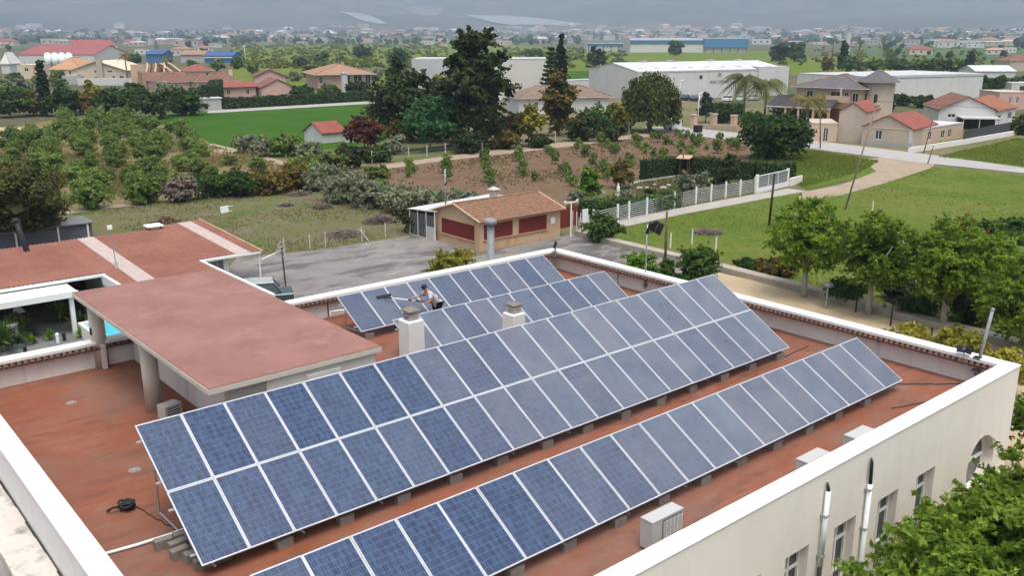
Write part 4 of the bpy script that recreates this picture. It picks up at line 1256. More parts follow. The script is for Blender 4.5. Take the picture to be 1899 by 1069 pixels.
# wire cage shed on its left
ln = thing('cage_shed', 'white framed wire cage shed with pale sheet roof against the peach hut', 'shed', (35.6, 41.7, ZG))
mb = MB(); mb.mesh([(-.1, -.2, 2.42), (8.6, .75, 2.62), (8.6, 3.8, 2.35), (-.1, 3.75, 2.12), (-.1, -.2, 2.48), (8.6, .75, 2.68), (8.6, 3.8, 2.41), (-.1, 3.75, 2.18)],
                   [(3, 2, 1, 0), (4, 5, 6, 7), (0, 1, 5, 4), (1, 2, 6, 5), (2, 3, 7, 6), (3, 0, 4, 7)]); mb.build('roof_sheet', M_sheet, ln)
for (x, y, h) in ((0, 0, 2.36), (0, 1.2, 2.3), (0, 2.4, 2.2), (0, 3.55, 2.1)):
    mb = MB(); mb.box(x - .03, y - .03, 0, x + .03, y + .03, h); mb.build('post', M_frame, ln)
for k in range(12):
    mb = MB(); z = .12 + k * .165; mb.box(-.012, .05, z, .012, 3.5, z + .03); mb.build('rail', M_galv, ln)
for k in range(14):
    mb = MB(); y = .2 + k * .245; mb.box(-.03, y, .1, -.0125, y + .015, 2.0); mb.build('wire', M_galv, ln)
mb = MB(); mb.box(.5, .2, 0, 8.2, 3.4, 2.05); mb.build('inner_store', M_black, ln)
mb = MB(); mb.box(-.015, .02, .1, 0.01, 1.15, 1.1); mb.build('gate_panel', M_sheet, ln)
mb = MB(); mb.box(-.05, -.05, -.02, .1, 3.6, .06); mb.build('sill', M_conc, ln)
t = mast('floodlight_pole', 'slim pole with a floodlight rising from the cage shed roof', 37.2, 42.4, ZG + 2.3, ZG + 5.6, .04, ((.1, 0, -1.2, .25, .25, .6),))
t['category'] = 'light pole'
# side gate wall and door to the right of the hut
t = thing('gate_wall', 'dark red panel wall and white door right of the peach hut', 'gate', (44.6, 38.9, ZG))
mb = MB(); mb.box(0, 0, 0, 4.2, .12, 1.75); mb.build('panel', M_shut, t)
mb = MB(); mb.box(2.2, -2.6, 0, 2.8, -2.5, 2.0); mb.build('door', M_frame, t)
for k in range(5):
    mb = MB(); mb.box(2.9 + k * .02, -2.58 + k * .5, 0, 2.95 + k * .02, -2.53 + k * .5, 1.5); mb.build('picket', M_frame, t)
t = thing('lamp_post', 'white T shaped lamp post beside the right end of the peach hut', 'lamp post', (44.65, 35.5, ZG))
mb = MB(); mb.tube([(0, 0, 0), (0, 0, 2.95)], .06, 8); mb.build('post', M_frame, t)
mb = MB(); mb.box(-.75, -.04, 2.952, .75, .04, 3.02); mb.build('cross_arm', M_frame, t)
for x in (-.7, .62):
    mb = MB(); mb.box(x, -.1, 3.021, x + .12, .1, 3.14); mb.build('lamp_head', M_frame, t)

# ================================================================ porch building on the left with the long corrugated red roof
M_corr = mat('red_corrugated', (0.225, 0.092, 0.064), .7, .1, .3, spec=.15, col2=(0.275, 0.125, 0.09))
M_strip = mat('translucent_sheet', (0.45, 0.36, 0.325), .5, .08, 2)
por = thing('porch_building', 'low white building with long corrugated red roof and two pale rooflight strips', 'porch building', (9, 40, ZG))
po = lambda z=0: (-9, -40, -ZG)
def rz_at(y): return -2.68 - (37.0 - y) * 0.052
def corr(mb, x0, x1, y0, y1, pitch=.24, amp=.035):
    n = max(1, int(round((x1 - x0) / pitch)))
    b = len(mb.v); prof = [(0, 0), (.18, 1), (.42, 1), (.6, 0)]
    xs = []
    for k in range(n):
        for q, h in prof: xs.append((x0 + (k + q) * (x1 - x0) / n, h * amp))
    xs.append((x1, 0))
    for y in (y0, y1):
        for x, h in xs: mb.v.append((x, y, rz_at(y) + h))
    C = len(xs)
    for k in range(C - 1):
        mb.f.append((b + k, b + k + 1, b + C + k + 1, b + C + k)); mb.m.append(0)
segs = [(-24, 9.1, 37.2, 45.6), (9.1, 10.05, 27, 45.7), (11.05, 14.5, 27, 45.7), (14.5, 16.9, 36.9, 46.3), (17.85, 18.5, 36.7, 46.6)]
for s in segs:
    mb = MB(); corr(mb, *s); mb.build('roof_sheet', M_corr, por, loc=po())
for s in [(10.052, 11.048, 27, 45.7), (16.902, 17.848, 36.8, 46.4)]:
    mb = MB(); corr(mb, *s); mb.build('rooflight_strip', M_strip, por, loc=po())
mb = MB(); mb.tube([(18.56, 36.6, rz_at(36.6) + .03), (18.56, 46.7, rz_at(46.7) + .03)], .05, 6); mb.build('verge_trim', M_peach, por, loc=po())
def pbox(name, m, *b, parent=None):
    mb = MB(); mb.box(*b); return mb.build(name, m, parent or por, loc=po() if parent is None else None)
pbox('gutter', M_frame, -24, 37.02, rz_at(37.2) - .16, 9.1, 37.19, rz_at(37.2) - .02)
pbox('gutter', M_frame, 8.9, 27, rz_at(33) - .42, 9.08, 37.19, rz_at(36) + .02)
pbox('gutter', M_frame, 14.52, 27, rz_at(33) - .42, 14.68, 36.88, rz_at(36) + .02)
pbox('gutter', M_frame, 14.7, 36.70, rz_at(36.9) - .16, 18.5, 36.88, rz_at(36.9) - .02)
pbox('wing_wall', M_white, 9.25, 27, ZG, 9.4, 45, -3.0)
pbox('wing_wall', M_white, 14.3, 27, ZG, 14.45, 36.9, -3.0)
pbox('back_wall', M_white, -24, 45.2, ZG, 18.2, 45.35, -2.4)
pbox('end_wall', M_white, 16.2, 37.2, ZG, 16.5, 45.2, -2.75)
pbox('infill_wall', M_white, 14.46, 37.9, ZG, 16.19, 38.05, -2.75)
w = pbox('window', mat('grey_shutter', (0.24, 0.25, 0.27), .6, .1, 3), 14.7, 37.86, -4.2, 16.0, 37.897, -3.3)
for k in range(4): pbox('window_bar', M_frame, *(lambda z: (14.7, 37.84, z, 16.0, 37.858, z + .03))(-4.1 + k * .22))
for (x, y) in ((18.42, 36.85),):
    mb = MB(); mb.tube([(x, y, ZG), (x, y, rz_at(y) - .16)], .05, 8); mb.build('post', M_frame, por, loc=po())
for k, x in enumerate((9.2, 9.2, 9.2)):
    mb = MB(); mb.tube([(9.19, 30.5 + k * 2.3, ZG + .2), (9.19, 30.5 + k * 2.3, -3.1)], .05, 8); mb.build('downpipe', M_black, por, loc=po())
# white flat awning in front of the porch and what is under it
pbox('awning', M_white, -24, 35.2, -3.02, 7.0, 37.0, -2.9)
pbox('fascia', M_frame, -24, 35.05, -3.22, 7.05, 35.19, -2.88)
for x in (-6.5, -1.2, 6.6):
    pbox('pillar', M_frame, x, 35.3, ZG, x + .22, 35.52, -3.222)
    pbox('pillar_edge', M_darkgalv, x + .221, 35.35, ZG, x + .25, 35.4, -3.25)
pbox('porch_back', mat('dark_brown_panel', (0.05, 0.035, 0.03), .8, .2, 3), -24, 42.0, ZG, 9.2, 42.15, -3.0)
# roof furniture
t = thing('roof_vent', 'white square cowl on the ridge of the long red roof', 'roof vent', (15.0, 45.75, rz_at(45.75)))
mb = MB(); mb.box(-.3, -.3, -.1, .3, .3, .18); mb.build('base', M_acw, t)
mb = MB(); mb.box(-.55, -.45, .181, .55, .45, .30, bev=.06); mb.build('cap', M_pvc, t)
t = thing('antenna_mast', 'thin white antenna mast standing on the red corrugated roof', 'antenna', (9.9, 37.6, rz_at(37.6)))
mb = MB(); mb.tube([(0, 0, -.1), (0, 0, .5)], .09, 8); mb.build('foot', M_conc, t)
mb = MB(); mb.tube([(0, 0, .5), (-.1, 0, 2.4)], .028, 6); mb.build('pole', M_galv, t)
mb = MB(); mb.box(-.22, -.08, 2.38, 0.02, .08, 2.62); mb.build('antenna_head', M_pvc, t)
p = G(50, 466, -2.3)
t = thing('stove_pipe', 'thick black stove pipe behind the long red roof under the pine', 'stove pipe', (p.x, p.y, ZG))
mb = MB(); mb.tube([(0, 0, 0), (0, 0, 3.1), (-.35, 0, 5.0)], .17, 10); mb.build('pipe', M_black, t, smooth=True)
mb = MB(); mb.tube([(-.36, 0, 5.001), (-.37, 0, 5.06), (-.4, 0, 5.2)], [.2, .22, .15], 10); mb.build('cowl', M_black, t)
# annex behind the porch, at the far left, with white frame
t = thing('annex_shed', 'dark shed with white posts behind the red roof under the pine', 'shed', (*G(-40, 476, ZG)[:2], ZG))
mb = MB(); mb.box(0, 0, 0, 8.2, 3, 1.5); mb.build('wall', mat('slate_panel', (0.10, 0.105, 0.13), .7, .15, 2), t)
mb = MB(); mb.box(-.2, -.2, 1.502, 8.4, 3.2, 1.58); mb.build('roof', M_darkgalv, t)
for x in (1.2, 2.6, 5.6, 7.8):
    mb = MB(); mb.box(x, -.12, 0, x + .12, -.003, 1.5); mb.build('post', M_frame, t)

# patio with pool, plants, people
sheet('patio', [(-30, 33), (9.2, 33), (9.2, 42.2), (-30, 42.2)], 12, mat('grey_paving', (0.17, 0.165, 0.165), .6, .12, .8), True)
sheet('lawn', [(-30, 20), (12, 20), (12, 32.9), (-30, 32.9)], 12, mat('patio_lawn', (0.085, 0.14, 0.025), .95, .3, .7), True)
t = thing('swimming_pool', 'small raised pool of turquoise water beside the round column', 'pool', (8.05, 32.6, ZG))
mb = MB()
for b in ((-1.3, -2.2, 1.1, -2.0), (-1.3, 2.0, 1.1, 2.2), (-1.3, -1.998, -1.1, 1.998), (.9, -1.998, 1.1, 1.998)): mb.box(b[0], b[1], 0, b[2], b[3], .8)
mb.build('rim', M_white, t)
M_water = mat('pool_water', (0.10, 0.50, 0.62), .08, .12, 1.5, .3, 3, spec=.5)
mb = MB(); mb.box(-1.098, -1.998, .1, .898, 1.998, .68); mb.build('water', M_water, t)
mb = MB()
for x in (-.2, .2): mb.tube([(x, 1.6, .4), (x, 1.9, 1.3), (x, 2.3, 1.3), (x, 2.35, 0)], .025, 6)
mb.build('ladder', M_darkgalv, t)
def yucca(name, label, x, y, z, h, n, m, sp=.9, seed=0, cat='plant', stem=.3):
    t = thing(name, label, cat, (x, y, z))
    r = np.random.default_rng(seed); vs, ts = [], []
    for k in range(n):
        a = r.uniform(0, 6.28); e = r.uniform(.1, 1.45); L = h * r.uniform(.7, 1.1)
        d = np.array([np.cos(a) * np.cos(e) * sp, np.sin(a) * np.cos(e) * sp, np.sin(e)])
        s = np.array([-np.sin(a), np.cos(a), 0]) * h * .06
        b0 = np.array([0, 0, stem * h]); md = b0 + d * L * .55; tp = b0 + d * L + np.array([0, 0, -.25 * L * np.cos(e)])
        vs += [b0 - s * .6, b0 + s * .6, md + s, md - s, md - s, md + s, tp + s * .15, tp - s * .15]; q = r.random(); ts += [q, q]
    link_mesh('foliage', mesh_from_arrays('foliage', np.array(vs), 4, np.array(ts), m), t)
    mb = MB(); mb.tube([(0, 0, 0), (0, 0, stem * h + .05)], .05, 6); mb.build('stem', B_trunk, t)
    return t
for k, (px, py, h, m, lab) in enumerate(((22, 640, 1.3, L_bright, 'spiky green plant at the left edge of the patio lawn'), (8, 655, 1.5, L_mid, 'dark leafy plant in the left corner below the awning'),
        (112, 600, 1.2, L_bright, 'bright green yucca beside the white awning pillar'), (150, 612, 1.0, L_mid, 'dark green shrub against the brown cabinet'), (128, 598, .8, L_red, 'small reddish plant by the awning pillar'),
        (45, 612, .9, L_yell, 'yellow flowering plant in front of the stooping person'), (92, 632, .6, L_bright, 'low light green tuft in the middle of the patio lawn'), (150, 628, .6, L_bright, 'low light green tuft next to the round column'), (60, 640, .5, L_bright, 'low light green tuft by the white letter box'))):
    p = G(px, py, ZG); yucca('yucca', lab, p.x, p.y, ZG, h, 60, m, seed=k)
t = thing('cabinet', 'brown slatted garden cabinet against the white wing wall', 'cabinet', (8.0, 37.9, ZG))
mb = MB(); mb.box(0, 0, 0, 1.1, .5, 1.45); mb.build('body', mat('brown_wood', (0.075, 0.045, 0.035), .8, .2, 4), t)
for k in range(5):
    mb = MB(); mb.box(.03 + k * .21, -.02, .04, .22 + k * .21, -.001, 1.41); mb.build('slat', mat('brown_wood', (0.075, 0.045, 0.035)), t)
p = G(25, 640, ZG)
t = thing('grill_box', 'white barbecue box with dark opening on a black stand', 'barbecue', (p.x, p.y, ZG), rz=-.3)
mb = MB(); mb.box(-.3, -.25, .55, .3, .25, 1.1); mb.build('body', M_acw, t)
mb = MB(); mb.box(-.2, -.262, .7, .2, -.2505, .98); mb.build('opening', M_black, t)
mb = MB(); mb.box(-.34, -.3, 1.102, .34, .3, 1.16); mb.build('lid', M_acw, t)
for x, y in ((-.25, -.2), (.2, -.2), (-.25, .15), (.2, .15)):
    mb = MB(); mb.box(x, y, 0, x + .05, y + .05, .548); mb.build('leg', M_black, t)
p = G(45, 632, ZG)
t = thing('bench', 'black garden bench on the patio beside the barbecue', 'bench', (p.x, p.y, ZG), rz=.1)
mb = MB(); mb.box(-.7, -.2, .42, .7, .2, .48); mb.build('seat', M_black, t)
for x in (-.6, .55):
    mb = MB(); mb.box(x, -.18, 0, x + .05, .18, .419); mb.build('leg', M_black, t)
for k, (px, py, c) in enumerate(((108, 637, M_pvc), (120, 634, M_black), (48, 660, M_black))):
    p = G(px, py, ZG); t = thing('bollard', ['white garden bollard on the patio lawn', 'short black garden bollard near the round column', 'black garden light close to the near parapet'][k], 'bollard', (p.x, p.y, ZG))
    mb = MB(); mb.tube([(0, 0, 0), (0, 0, .5)], .09, 8); mb.build('post', c, t); mb = MB(); mb.tube([(0, 0, .501), (0, 0, .58)], [.12, .04], 8); mb.build('cap', c, t)

# ================================================================ courtyard: van, pole, wire fence
van = thing('parked_van', 'dark teal van with pale roof parked beyond the pavilion slab', 'van', (16.6, 33.3, ZG), rz=rad(-22))
M_teal = mat('teal_paint', (0.03, 0.055, 0.065), .3, .1, 2, spec=.6)
mb = MB(); mb.box(-2.2, -.85, .35, 2.0, .85, 1.05, bev=.06); mb.build('body', M_teal, van)
mb = MB(); mb.prism([(-2.1, -.8), (1.15, -.8), (1.15, .8), (-2.1, .8)], 1.052, 1.10); mb.build('waist', M_teal, van)
mb = MB(); mb.mesh([(-2.05, -.76, 1.101), (1.3, -.76, 1.101), (1.3, .76, 1.101), (-2.05, .76, 1.101), (-1.95, -.66, 1.72), (.85, -.66, 1.72), (.85, .66, 1.72), (-1.95, .66, 1.72)], [(0, 1, 5, 4), (1, 2, 6, 5), (2, 3, 7, 6), (3, 0, 4, 7)]); mb.build('window', mat('van_glass', (0.07, 0.10, 0.11), .1, .1, 2, spec=.7), van)
for (a, b) in (((1.31, -.77, 1.1), (.86, -.67, 1.73)), ((1.31, .77, 1.1), (.86, .67, 1.73)), ((-2.06, -.77, 1.1), (-1.96, -.67, 1.73)), ((-2.06, .77, 1.1), (-1.96, .67, 1.73)), ((-.3, -.775, 1.1), (-.3, -.675, 1.73)), ((-.3, .775, 1.1), (-.3, .675, 1.73))):
    mb = MB(); mb.tube([a, b], .04, 6); mb.build('pillar', M_teal, van)
mb = MB(); mb.box(-2.0, -.7, 1.722, .9, .7, 1.80, bev=.04); mb.build('roof_panel', mat('van_roof', (0.30, 0.32, 0.32), .35, .08, 2), van)
for x in (-1.4, 1.35):
    for y in (-.86, .70):
        mb = MB(); mb.tube([(x, y, .32), (x, y + .16, .32)], .32, 16); wh = mb.build('wheel', M_black, van)
        yy = y - .004 if y < 0 else y + .164
        mb = MB(); mb.tube([(x, yy, .32), (x, yy + .003, .32)], .18, 12); mb.build('rim', M_galv, wh)
for y in (-.62, .45):
    mb = MB(); mb.box(2.001, y, .7, 2.03, y + .2, .88); mb.build('headlight', M_pvc, van)
p = Vector((19.98, 36.6, ZG))
t = thing('wire_pole', 'dark pole topped with a tangle of pale wire and a white strut', 'pole', p)
mb = MB(); mb.tube([(0, 0, 0), (-.1, 0, 2.75)], .055, 8); mb.build('post', mat('dark_wood', (0.07, 0.05, 0.04), .9), t)
mb = MB(); mb.tube([(-.15, 0, 2.55), (-1.5, .1, 2.15)], .035, 6); mb.build('strut', M_frame, t)
mb = MB()
for k in range(9):
    r = random.uniform(.12, .3); c = Vector((-.15 + random.uniform(-.25, .15), random.uniform(-.1, .1), 2.55 + random.uniform(-.2, .3))); ph = random.random() * 6
    mb.tube([c + Vector((r * math.cos(a * .7 + ph), r * .4 * math.sin(a * .7 + ph), r * math.sin(a * .7 + ph * 2))) for a in range(9)], .012, 5)
mb.build('wire_tangle', M_galv, t)
t = thing('wire_fence', 'wire fence on slim concrete posts along the far edge of the courtyard', 'fence', (24.4, 45.6, ZG))
fx = [0, 2.1, 3.5, 6.7, 9.0, 11.3]
for k, x in enumerate(fx):
    mb = MB(); mb.box(x - .04, -.04 - .12 * (k % 2), 0, x + .04, .04 - .12 * (k % 2), 1.2); mb.build('post', M_conc, t)
mb = MB(); mb.obox((7.1, -.5, 0), (.09, 0, 0), (0, .09, 0), (-.6, .3, 1.0)); mb.build('brace', M_conc, t)
for z in (.35, .75, 1.15):
    mb = MB(); mb.tube([(fx[0], -.06, z), (fx[-1], -.06, z)], .004, 4); mb.build('wire', M_darkgalv, t)
def heap(label, base, w, h, m, n=420, name='brushwood_heap', cat='heap'):
    p = G(*base); t = thing(name, label, cat, p)
    r = np.random.default_rng(int(base[0]))
    a = r.uniform(0, 6.28, n); q = np.sqrt(r.random(n)); x = np.cos(a) * q * w / 2; y = np.sin(a) * q * w / 2.4; z = h * (1 - q ** 2) * r.random(n) + .04
    L = r.uniform(.25, .8, n); b = r.uniform(0, 6.28, n); dz = r.uniform(-.25, .35, n)
    d = np.stack([np.cos(b), np.sin(b), dz], 1) * L[:, None]; c = np.stack([x, y, z], 1); s = np.stack([-np.sin(b), np.cos(b), 0 * b + .3], 1) * .025
    v = np.stack([c - d / 2 - s, c + d / 2 - s, c + d / 2 + s, c - d / 2 + s], 1).reshape(-1, 3); v[:, 2] = np.maximum(v[:, 2], .01)
    o = link_mesh('twigs', mesh_from_arrays('twigs', v, 4, r.random(n), m), t); o['kind'] = 'stuff'
    mb = MB(); mb.ball((0, 0, -.05), 1, nu=12, nv=6, sc=(w * .38, w * .3, h * .6)); mb.build('mound', B_dark, t)
    return t
L_twig = leaf_mat('twigs', (0.055, 0.04, 0.03), (0.20, 0.15, 0.11), .1)
L_greytwig = leaf_mat('grey_twigs', (0.07, 0.055, 0.05), (0.19, 0.165, 0.15), .1)
heap('brown brushwood heap just behind the long red roof', (308, 412), 2.4, .6, L_twig)
heap('dark grey brushwood heap under the olive bushes in the rough plot', (556, 362), 2.6, .5, L_greytwig)
heap('grey brushwood heap in the middle of the rough plot', (597, 386), 2.2, .5, L_greytwig)
heap('small low twig heap left of the middle of the rough plot', (532, 382), 1.5, .25, L_greytwig)
heap('wide brushwood heap near the courtyard fence', (640, 436), 3.6, .5, L_greytwig, 700)
heap('brushwood heap beside the cage shed', (705, 412), 3.2, .8, L_greytwig, 600)
heap('pile of pale branches lying in the green meadow', (1312, 433), 3.0, .35, L_greytwig)
p = G(418, 395); t = thing('garden_table', 'white plastic table lying on its side in the rough plot', 'table', p, rz=.4)
mb = MB(); mb.obox((-.5, 0, 0), (1.0, 0, 0), (0, .04, 0), (0, .12, .62)); mb.build('table_top', M_pvc, t)
for q in ((-.42, .08), (.40, .08), (-.42, .52), (.40, .52)):
    mb = MB(); mb.tube([(q[0], .05 + q[1] * .2, q[1]), (q[0] * 1.1, -.55, q[1] + .1)], .03, 6); mb.build('leg', M_pvc, t)
"""people"""
def skin_body(name, pts, edges, radii, m, parent=None, loc=None, sub=2):
    me = bpy.data.meshes.new(name); me.from_pydata(pts, edges, []); me.materials.append(m); me.update()
    o = link_mesh(name, me, parent, loc)
    sk = o.modifiers.new('skin', 'SKIN')
    for i, r in enumerate(radii):
        me.skin_vertices[0].data[i].radius = (r, r) if not isinstance(r, tuple) else r
        me.skin_vertices[0].data[i].use_root = (i == 0)
    sk.use_smooth_shade = True
    sb = o.modifiers.new('sub', 'SUBSURF'); sb.levels = sub; sb.render_levels = sub
    return o
M_skin = mat('skin', (0.42, 0.24, 0.17), .55, .04, 8)
M_hair = mat('dark_hair', (0.018, 0.014, 0.012), .6, .1, 20)
M_shirt = mat('grey_tshirt', (0.50, 0.475, 0.485), .9, .05, 5)
M_navy = mat('navy_cloth', (0.018, 0.02, 0.04), .9, .1, 5)
"""end"""
def person(name, label, loc, rz, J, shirtm, legm, long_legs, extra=None):
    """J: joints in metres; one continuous body under a shirt and trousers"""
    t = thing(name, label, 'person', loc, rz)
    keys = ['pelvis', 'waist', 'chest', 'neck', 'head', 'crown_', 'shl', 'ell', 'wrl', 'hal', 'shr', 'elr', 'wrr', 'har', 'hil', 'knl', 'anl', 'tol', 'hir', 'knr', 'anr', 'tor']
    P = [J[k] for k in keys]; ix = {k: i for i, k in enumerate(keys)}
    E = [('pelvis', 'waist'), ('waist', 'chest'), ('chest', 'neck'), ('neck', 'head'), ('head', 'crown_'), ('chest', 'shl'), ('shl', 'ell'), ('ell', 'wrl'), ('wrl', 'hal'), ('chest', 'shr'), ('shr', 'elr'), ('elr', 'wrr'), ('wrr', 'har'),
         ('pelvis', 'hil'), ('hil', 'knl'), ('knl', 'anl'), ('anl', 'tol'), ('pelvis', 'hir'), ('hir', 'knr'), ('knr', 'anr'), ('anr', 'tor')]
    Rr = dict(pelvis=.09, waist=.085, chest=.11, neck=.06, head=.095, crown_=.082, shl=.062, ell=.043, wrl=.028, hal=.032, shr=.062, elr=.043, wrr=.028, har=.032, hil=.085, knl=.055, anl=.036, tol=.035, hir=.085, knr=.055, anr=.036, tor=.035)
    skin_body('body', P, [(ix[a], ix[b]) for a, b in E], [Rr[k] for k in keys], M_skin, t)
    V = {k: Vector(v) for k, v in J.items()}
    hl = lambda a, b, q: tuple(V[a].lerp(V[b], q))
    # shirt with short sleeves
    sp = [J['waist'], hl('pelvis', 'waist', .0), J['chest'], hl('chest', 'neck', .6), J['shl'], hl('shl', 'ell', .7), J['shr'], hl('shr', 'elr', .7)]
    skin_body('shirt', sp, [(0, 1), (0, 2), (2, 3), (2, 4), (4, 5), (2, 6), (6, 7)], [.19, .185, .205, .09, .11, .08, .11, .08], shirtm, t)
    q = .98 if long_legs else .8
    lp = [J['pelvis'], J['hil'], hl('hil', 'knl', q), J['hir'], hl('hir', 'knr', q)]
    le = [(0, 1), (1, 2), (0, 3), (3, 4)]; lr = [.165, .125, .10, .125, .10]
    if long_legs:
        lp += [hl('knl', 'anl', .9), hl('knr', 'anr', .9)]; le += [(2, 5), (4, 6)]; lr += [.075, .075]
    skin_body('trousers', lp, le, lr, legm, t)
    mb = MB(); c = (V['head'] + V['crown_']) / 2 + (V['crown_'] - V['head']) * .35; mb.ball(c, .115, nu=14, nv=10, sc=(1, 1, .9)); mb.build('hair', M_hair, t, smooth=True)
    f = V.get('face', Vector((0, -1, 0)))
    cc = (V['head'] + V['crown_']) / 2; sd = f.cross(V['crown_'] - V['head']).normalized()
    mb = MB(); mb.ball(cc + f * .105 - (V['crown_'] - V['head']).normalized() * .035, .018, nu=8, nv=6); mb.build('nose', M_skin, t, smooth=True)
    for s in (-1, 1):
        mb = MB(); mb.ball(cc + f * .088 + sd * .035 * s, .012, nu=8, nv=6); mb.build('eye', M_black, t, smooth=True)
        mb = MB(); mb.ball(cc + sd * .10 * s - f * .01, .028, nu=8, nv=6, sc=(.6, 1, 1)); mb.build('ear', M_skin, t, smooth=True)
    mb = MB(); mb.tube([cc + f * .095 - (V['crown_'] - V['head']).normalized() * .065 + sd * .022 * s for s in (-1, 1)], .007, 6); mb.build('mouth', M_shut, t)
    for k, a in (('tol', 'anl'), ('tor', 'anr')):
        mb = MB(); e = V[k] + (V[k] - V[a]) * .25; mb.tube([V[a] + Vector((0, 0, -.03)), V[k], e], [.05, .052, .035], 8); mb.build('shoe', M_black, t, smooth=True)
    # hands: palm comes with the arm; five fingers of unequal length curled round what is held
    for w, h in (('wrl', 'hal'), ('wrr', 'har')):
        d = (V[h] - V[w]).normalized(); s1 = d.cross(Vector((0, 0, 1))); s1 = s1.normalized() if s1.length > .05 else Vector((1, 0, 0)); nrm = s1.cross(d).normalized()
        for k, (L, off) in enumerate(((.075, -.03), (.085, -.01), (.08, .012), (.062, .032))):
            b0 = V[h] + s1 * off + d * .01
            mb = MB(); mb.tube([b0, b0 + d * L * .5 - nrm * .01, b0 + d * L * .62 - nrm * .04, b0 + d * L * .3 - nrm * .055], [.011, .010, .009, .007], 6); mb.build('finger', M_skin, t, smooth=True)
        b0 = V[w].lerp(V[h], .5) - s1 * .03
        mb = MB(); mb.tube([b0, b0 - s1 * .03 + d * .03 - nrm * .02, b0 - s1 * .02 + d * .06 - nrm * .045], [.013, .011, .008], 6); mb.build('thumb', M_skin, t, smooth=True)
    return t
# worker on the roof: head to the upper left, leaning over, pole held out to the left
wx, wy = 13.75, 10.85
J = dict(pelvis=(0, 0, .93), waist=(-.10, .02, 1.08), chest=(-.30, .08, 1.33), neck=(-.40, .11, 1.45), head=(-.45, .13, 1.53), crown_=(-.49, .15, 1.63),
         shl=(-.30, .27, 1.37), ell=(-.56, .36, 1.22), wrl=(-.80, .42, 1.20), hal=(-.88, .44, 1.19), shr=(-.38, -.12, 1.34), elr=(-.48, -.22, 1.09), wrr=(-.60, .02, 1.02), har=(-.67, .08, 1.03),
         hil=(.01, .10, .88), knl=(-.04, .13, .48), anl=(.02, .12, .08), tol=(-.13, .15, .05), hir=(.01, -.10, .88), knr=(.0, -.12, .48), anr=(.08, -.12, .08), tor=(-.07, -.14, .05), face=(-.85, .35, -.35))
wk = person('person', 'worker in grey T-shirt and dark trousers leaning over the farthest panels with a long brush', (wx, wy, ZR), 0, J, M_shirt, M_navy, True)
mb = MB(); mb.tube([(-.62, .27, 1.30), (-.30, .23, 1.20), (-.06, .15, 1.06)], .012, 6); mb.tube([(-.50, -.05, 1.44), (-.28, -.08, 1.33), (.0, -.135, 1.13)], .014, 6); mb.build('shoulder_strap', M_black, wk)
br = thing('brush_pole', 'long black and white telescopic pole with a black brush head held by the worker', 'brush', (wx, wy, ZR))
A_ = Vector((-.55, .02, 1.0)); B_ = Vector((-.88, .44, 1.19))
tipw = Vector((12.22 - wx, 12.33 - wy, 0)); tipw.z = (12.33 - 11.15) * math.tan(TILT) - ZR + .10
E_ = Vector((-.30, -.06, 1.00))
def pseg(a, b, r, m, nm):
    mb = MB(); mb.tube([E_.lerp(tipw, a), E_.lerp(tipw, b)], r, 8); mb.build(nm, m, br, smooth=True)
pseg(0, .32, .030, M_black, 'grip'); pseg(.321, .40, .026, M_frame, 'tube'); pseg(.401, .47, .032, M_black, 'clamp'); pseg(.471, .80, .026, M_frame, 'tube'); pseg(.801, .97, .03, M_black, 'neck')
mb = MB(); ct, st_ = math.cos(TILT), math.sin(TILT)
mb.obox(tipw - Vector((.22, 0, .03)), (.62, 0, 0), (0, .10 * ct, .10 * st_), (0, -.05 * st_, .05 * ct)); hd = mb.build('brush_head', M_black, br)
mb = MB(); mb.obox(tipw - Vector((.22, -.01, .085)), (.62, 0, 0), (0, .07 * ct, .07 * st_), (0, -.05 * st_, .05 * ct)); mb.build('bristles', M_darkgalv, br)
# figure stooping under the awning
p = G(46, 610, ZG)
J2 = dict(pelvis=(0, 0, .92), waist=(-.08, 0, 1.06), chest=(-.28, 0, 1.28), neck=(-.42, 0, 1.40), head=(-.50, 0, 1.45), crown_=(-.60, 0, 1.52),
          shl=(-.30, .19, 1.28), ell=(-.36, .24, 1.02), wrl=(-.48, .2, .86), hal=(-.53, .19, .80), shr=(-.30, -.19, 1.28), elr=(-.40, -.24, 1.02), wrr=(-.55, -.2, .90), har=(-.60, -.18, .85),
          hil=(.01, .10, .87), knl=(-.03, .11, .48), anl=(.02, .11, .08), tol=(-.13, .12, .05), hir=(.01, -.10, .87), knr=(-.05, -.11, .48), anr=(0, -.11, .08), tor=(-.15, -.12, .05), face=(-.7, 0, -.7))
person('person', 'person in pale shirt and dark trousers stooping under the white awning', (p.x, p.y, ZG), -.3, J2, mat('pale_blue_shirt', (0.55, 0.58, 0.62), .9, .04, 5), M_navy, True)

# ================================================================ trees and shrubs near the building
for k, (bx, by, ty, w, lab) in enumerate(((1490, 553, 368, 168, 'round bright green street tree standing alone left in the row beyond the right parapet'), (1610, 585, 394, 186, 'second street tree from the left in the row along the low concrete wall'),
        (1748, 612, 408, 205, 'broad street tree third from the left along the low concrete wall'), (1893, 665, 470, 205, 'bright green tree at the right edge of the sandy yard'))):
    p = G(bx, by); D = (p - CAM).dot(_F); H = zat(p, ty) - ZG; R = w / FPX * D / 2
    z0 = H * (.30 if k < 3 else .18)
    cm = crown_mesh('crown', L_street, (R * .80, R * .80, (H - z0) / 2 * .98), z0 + (H - z0) / 2, 25000, .105, 140, .58, None, 40 + k, .40, core=.4, up=.4, twigs=10)
    tm = trunk_mesh('trunk', B_pale, z0 * 1.1, .17, H * .75, 7, R * .75, 40 + k, (.15, .1))
    plant('street_tree', lab, 'tree', p, cm, tm, rz=0, group='street trees along the low wall')
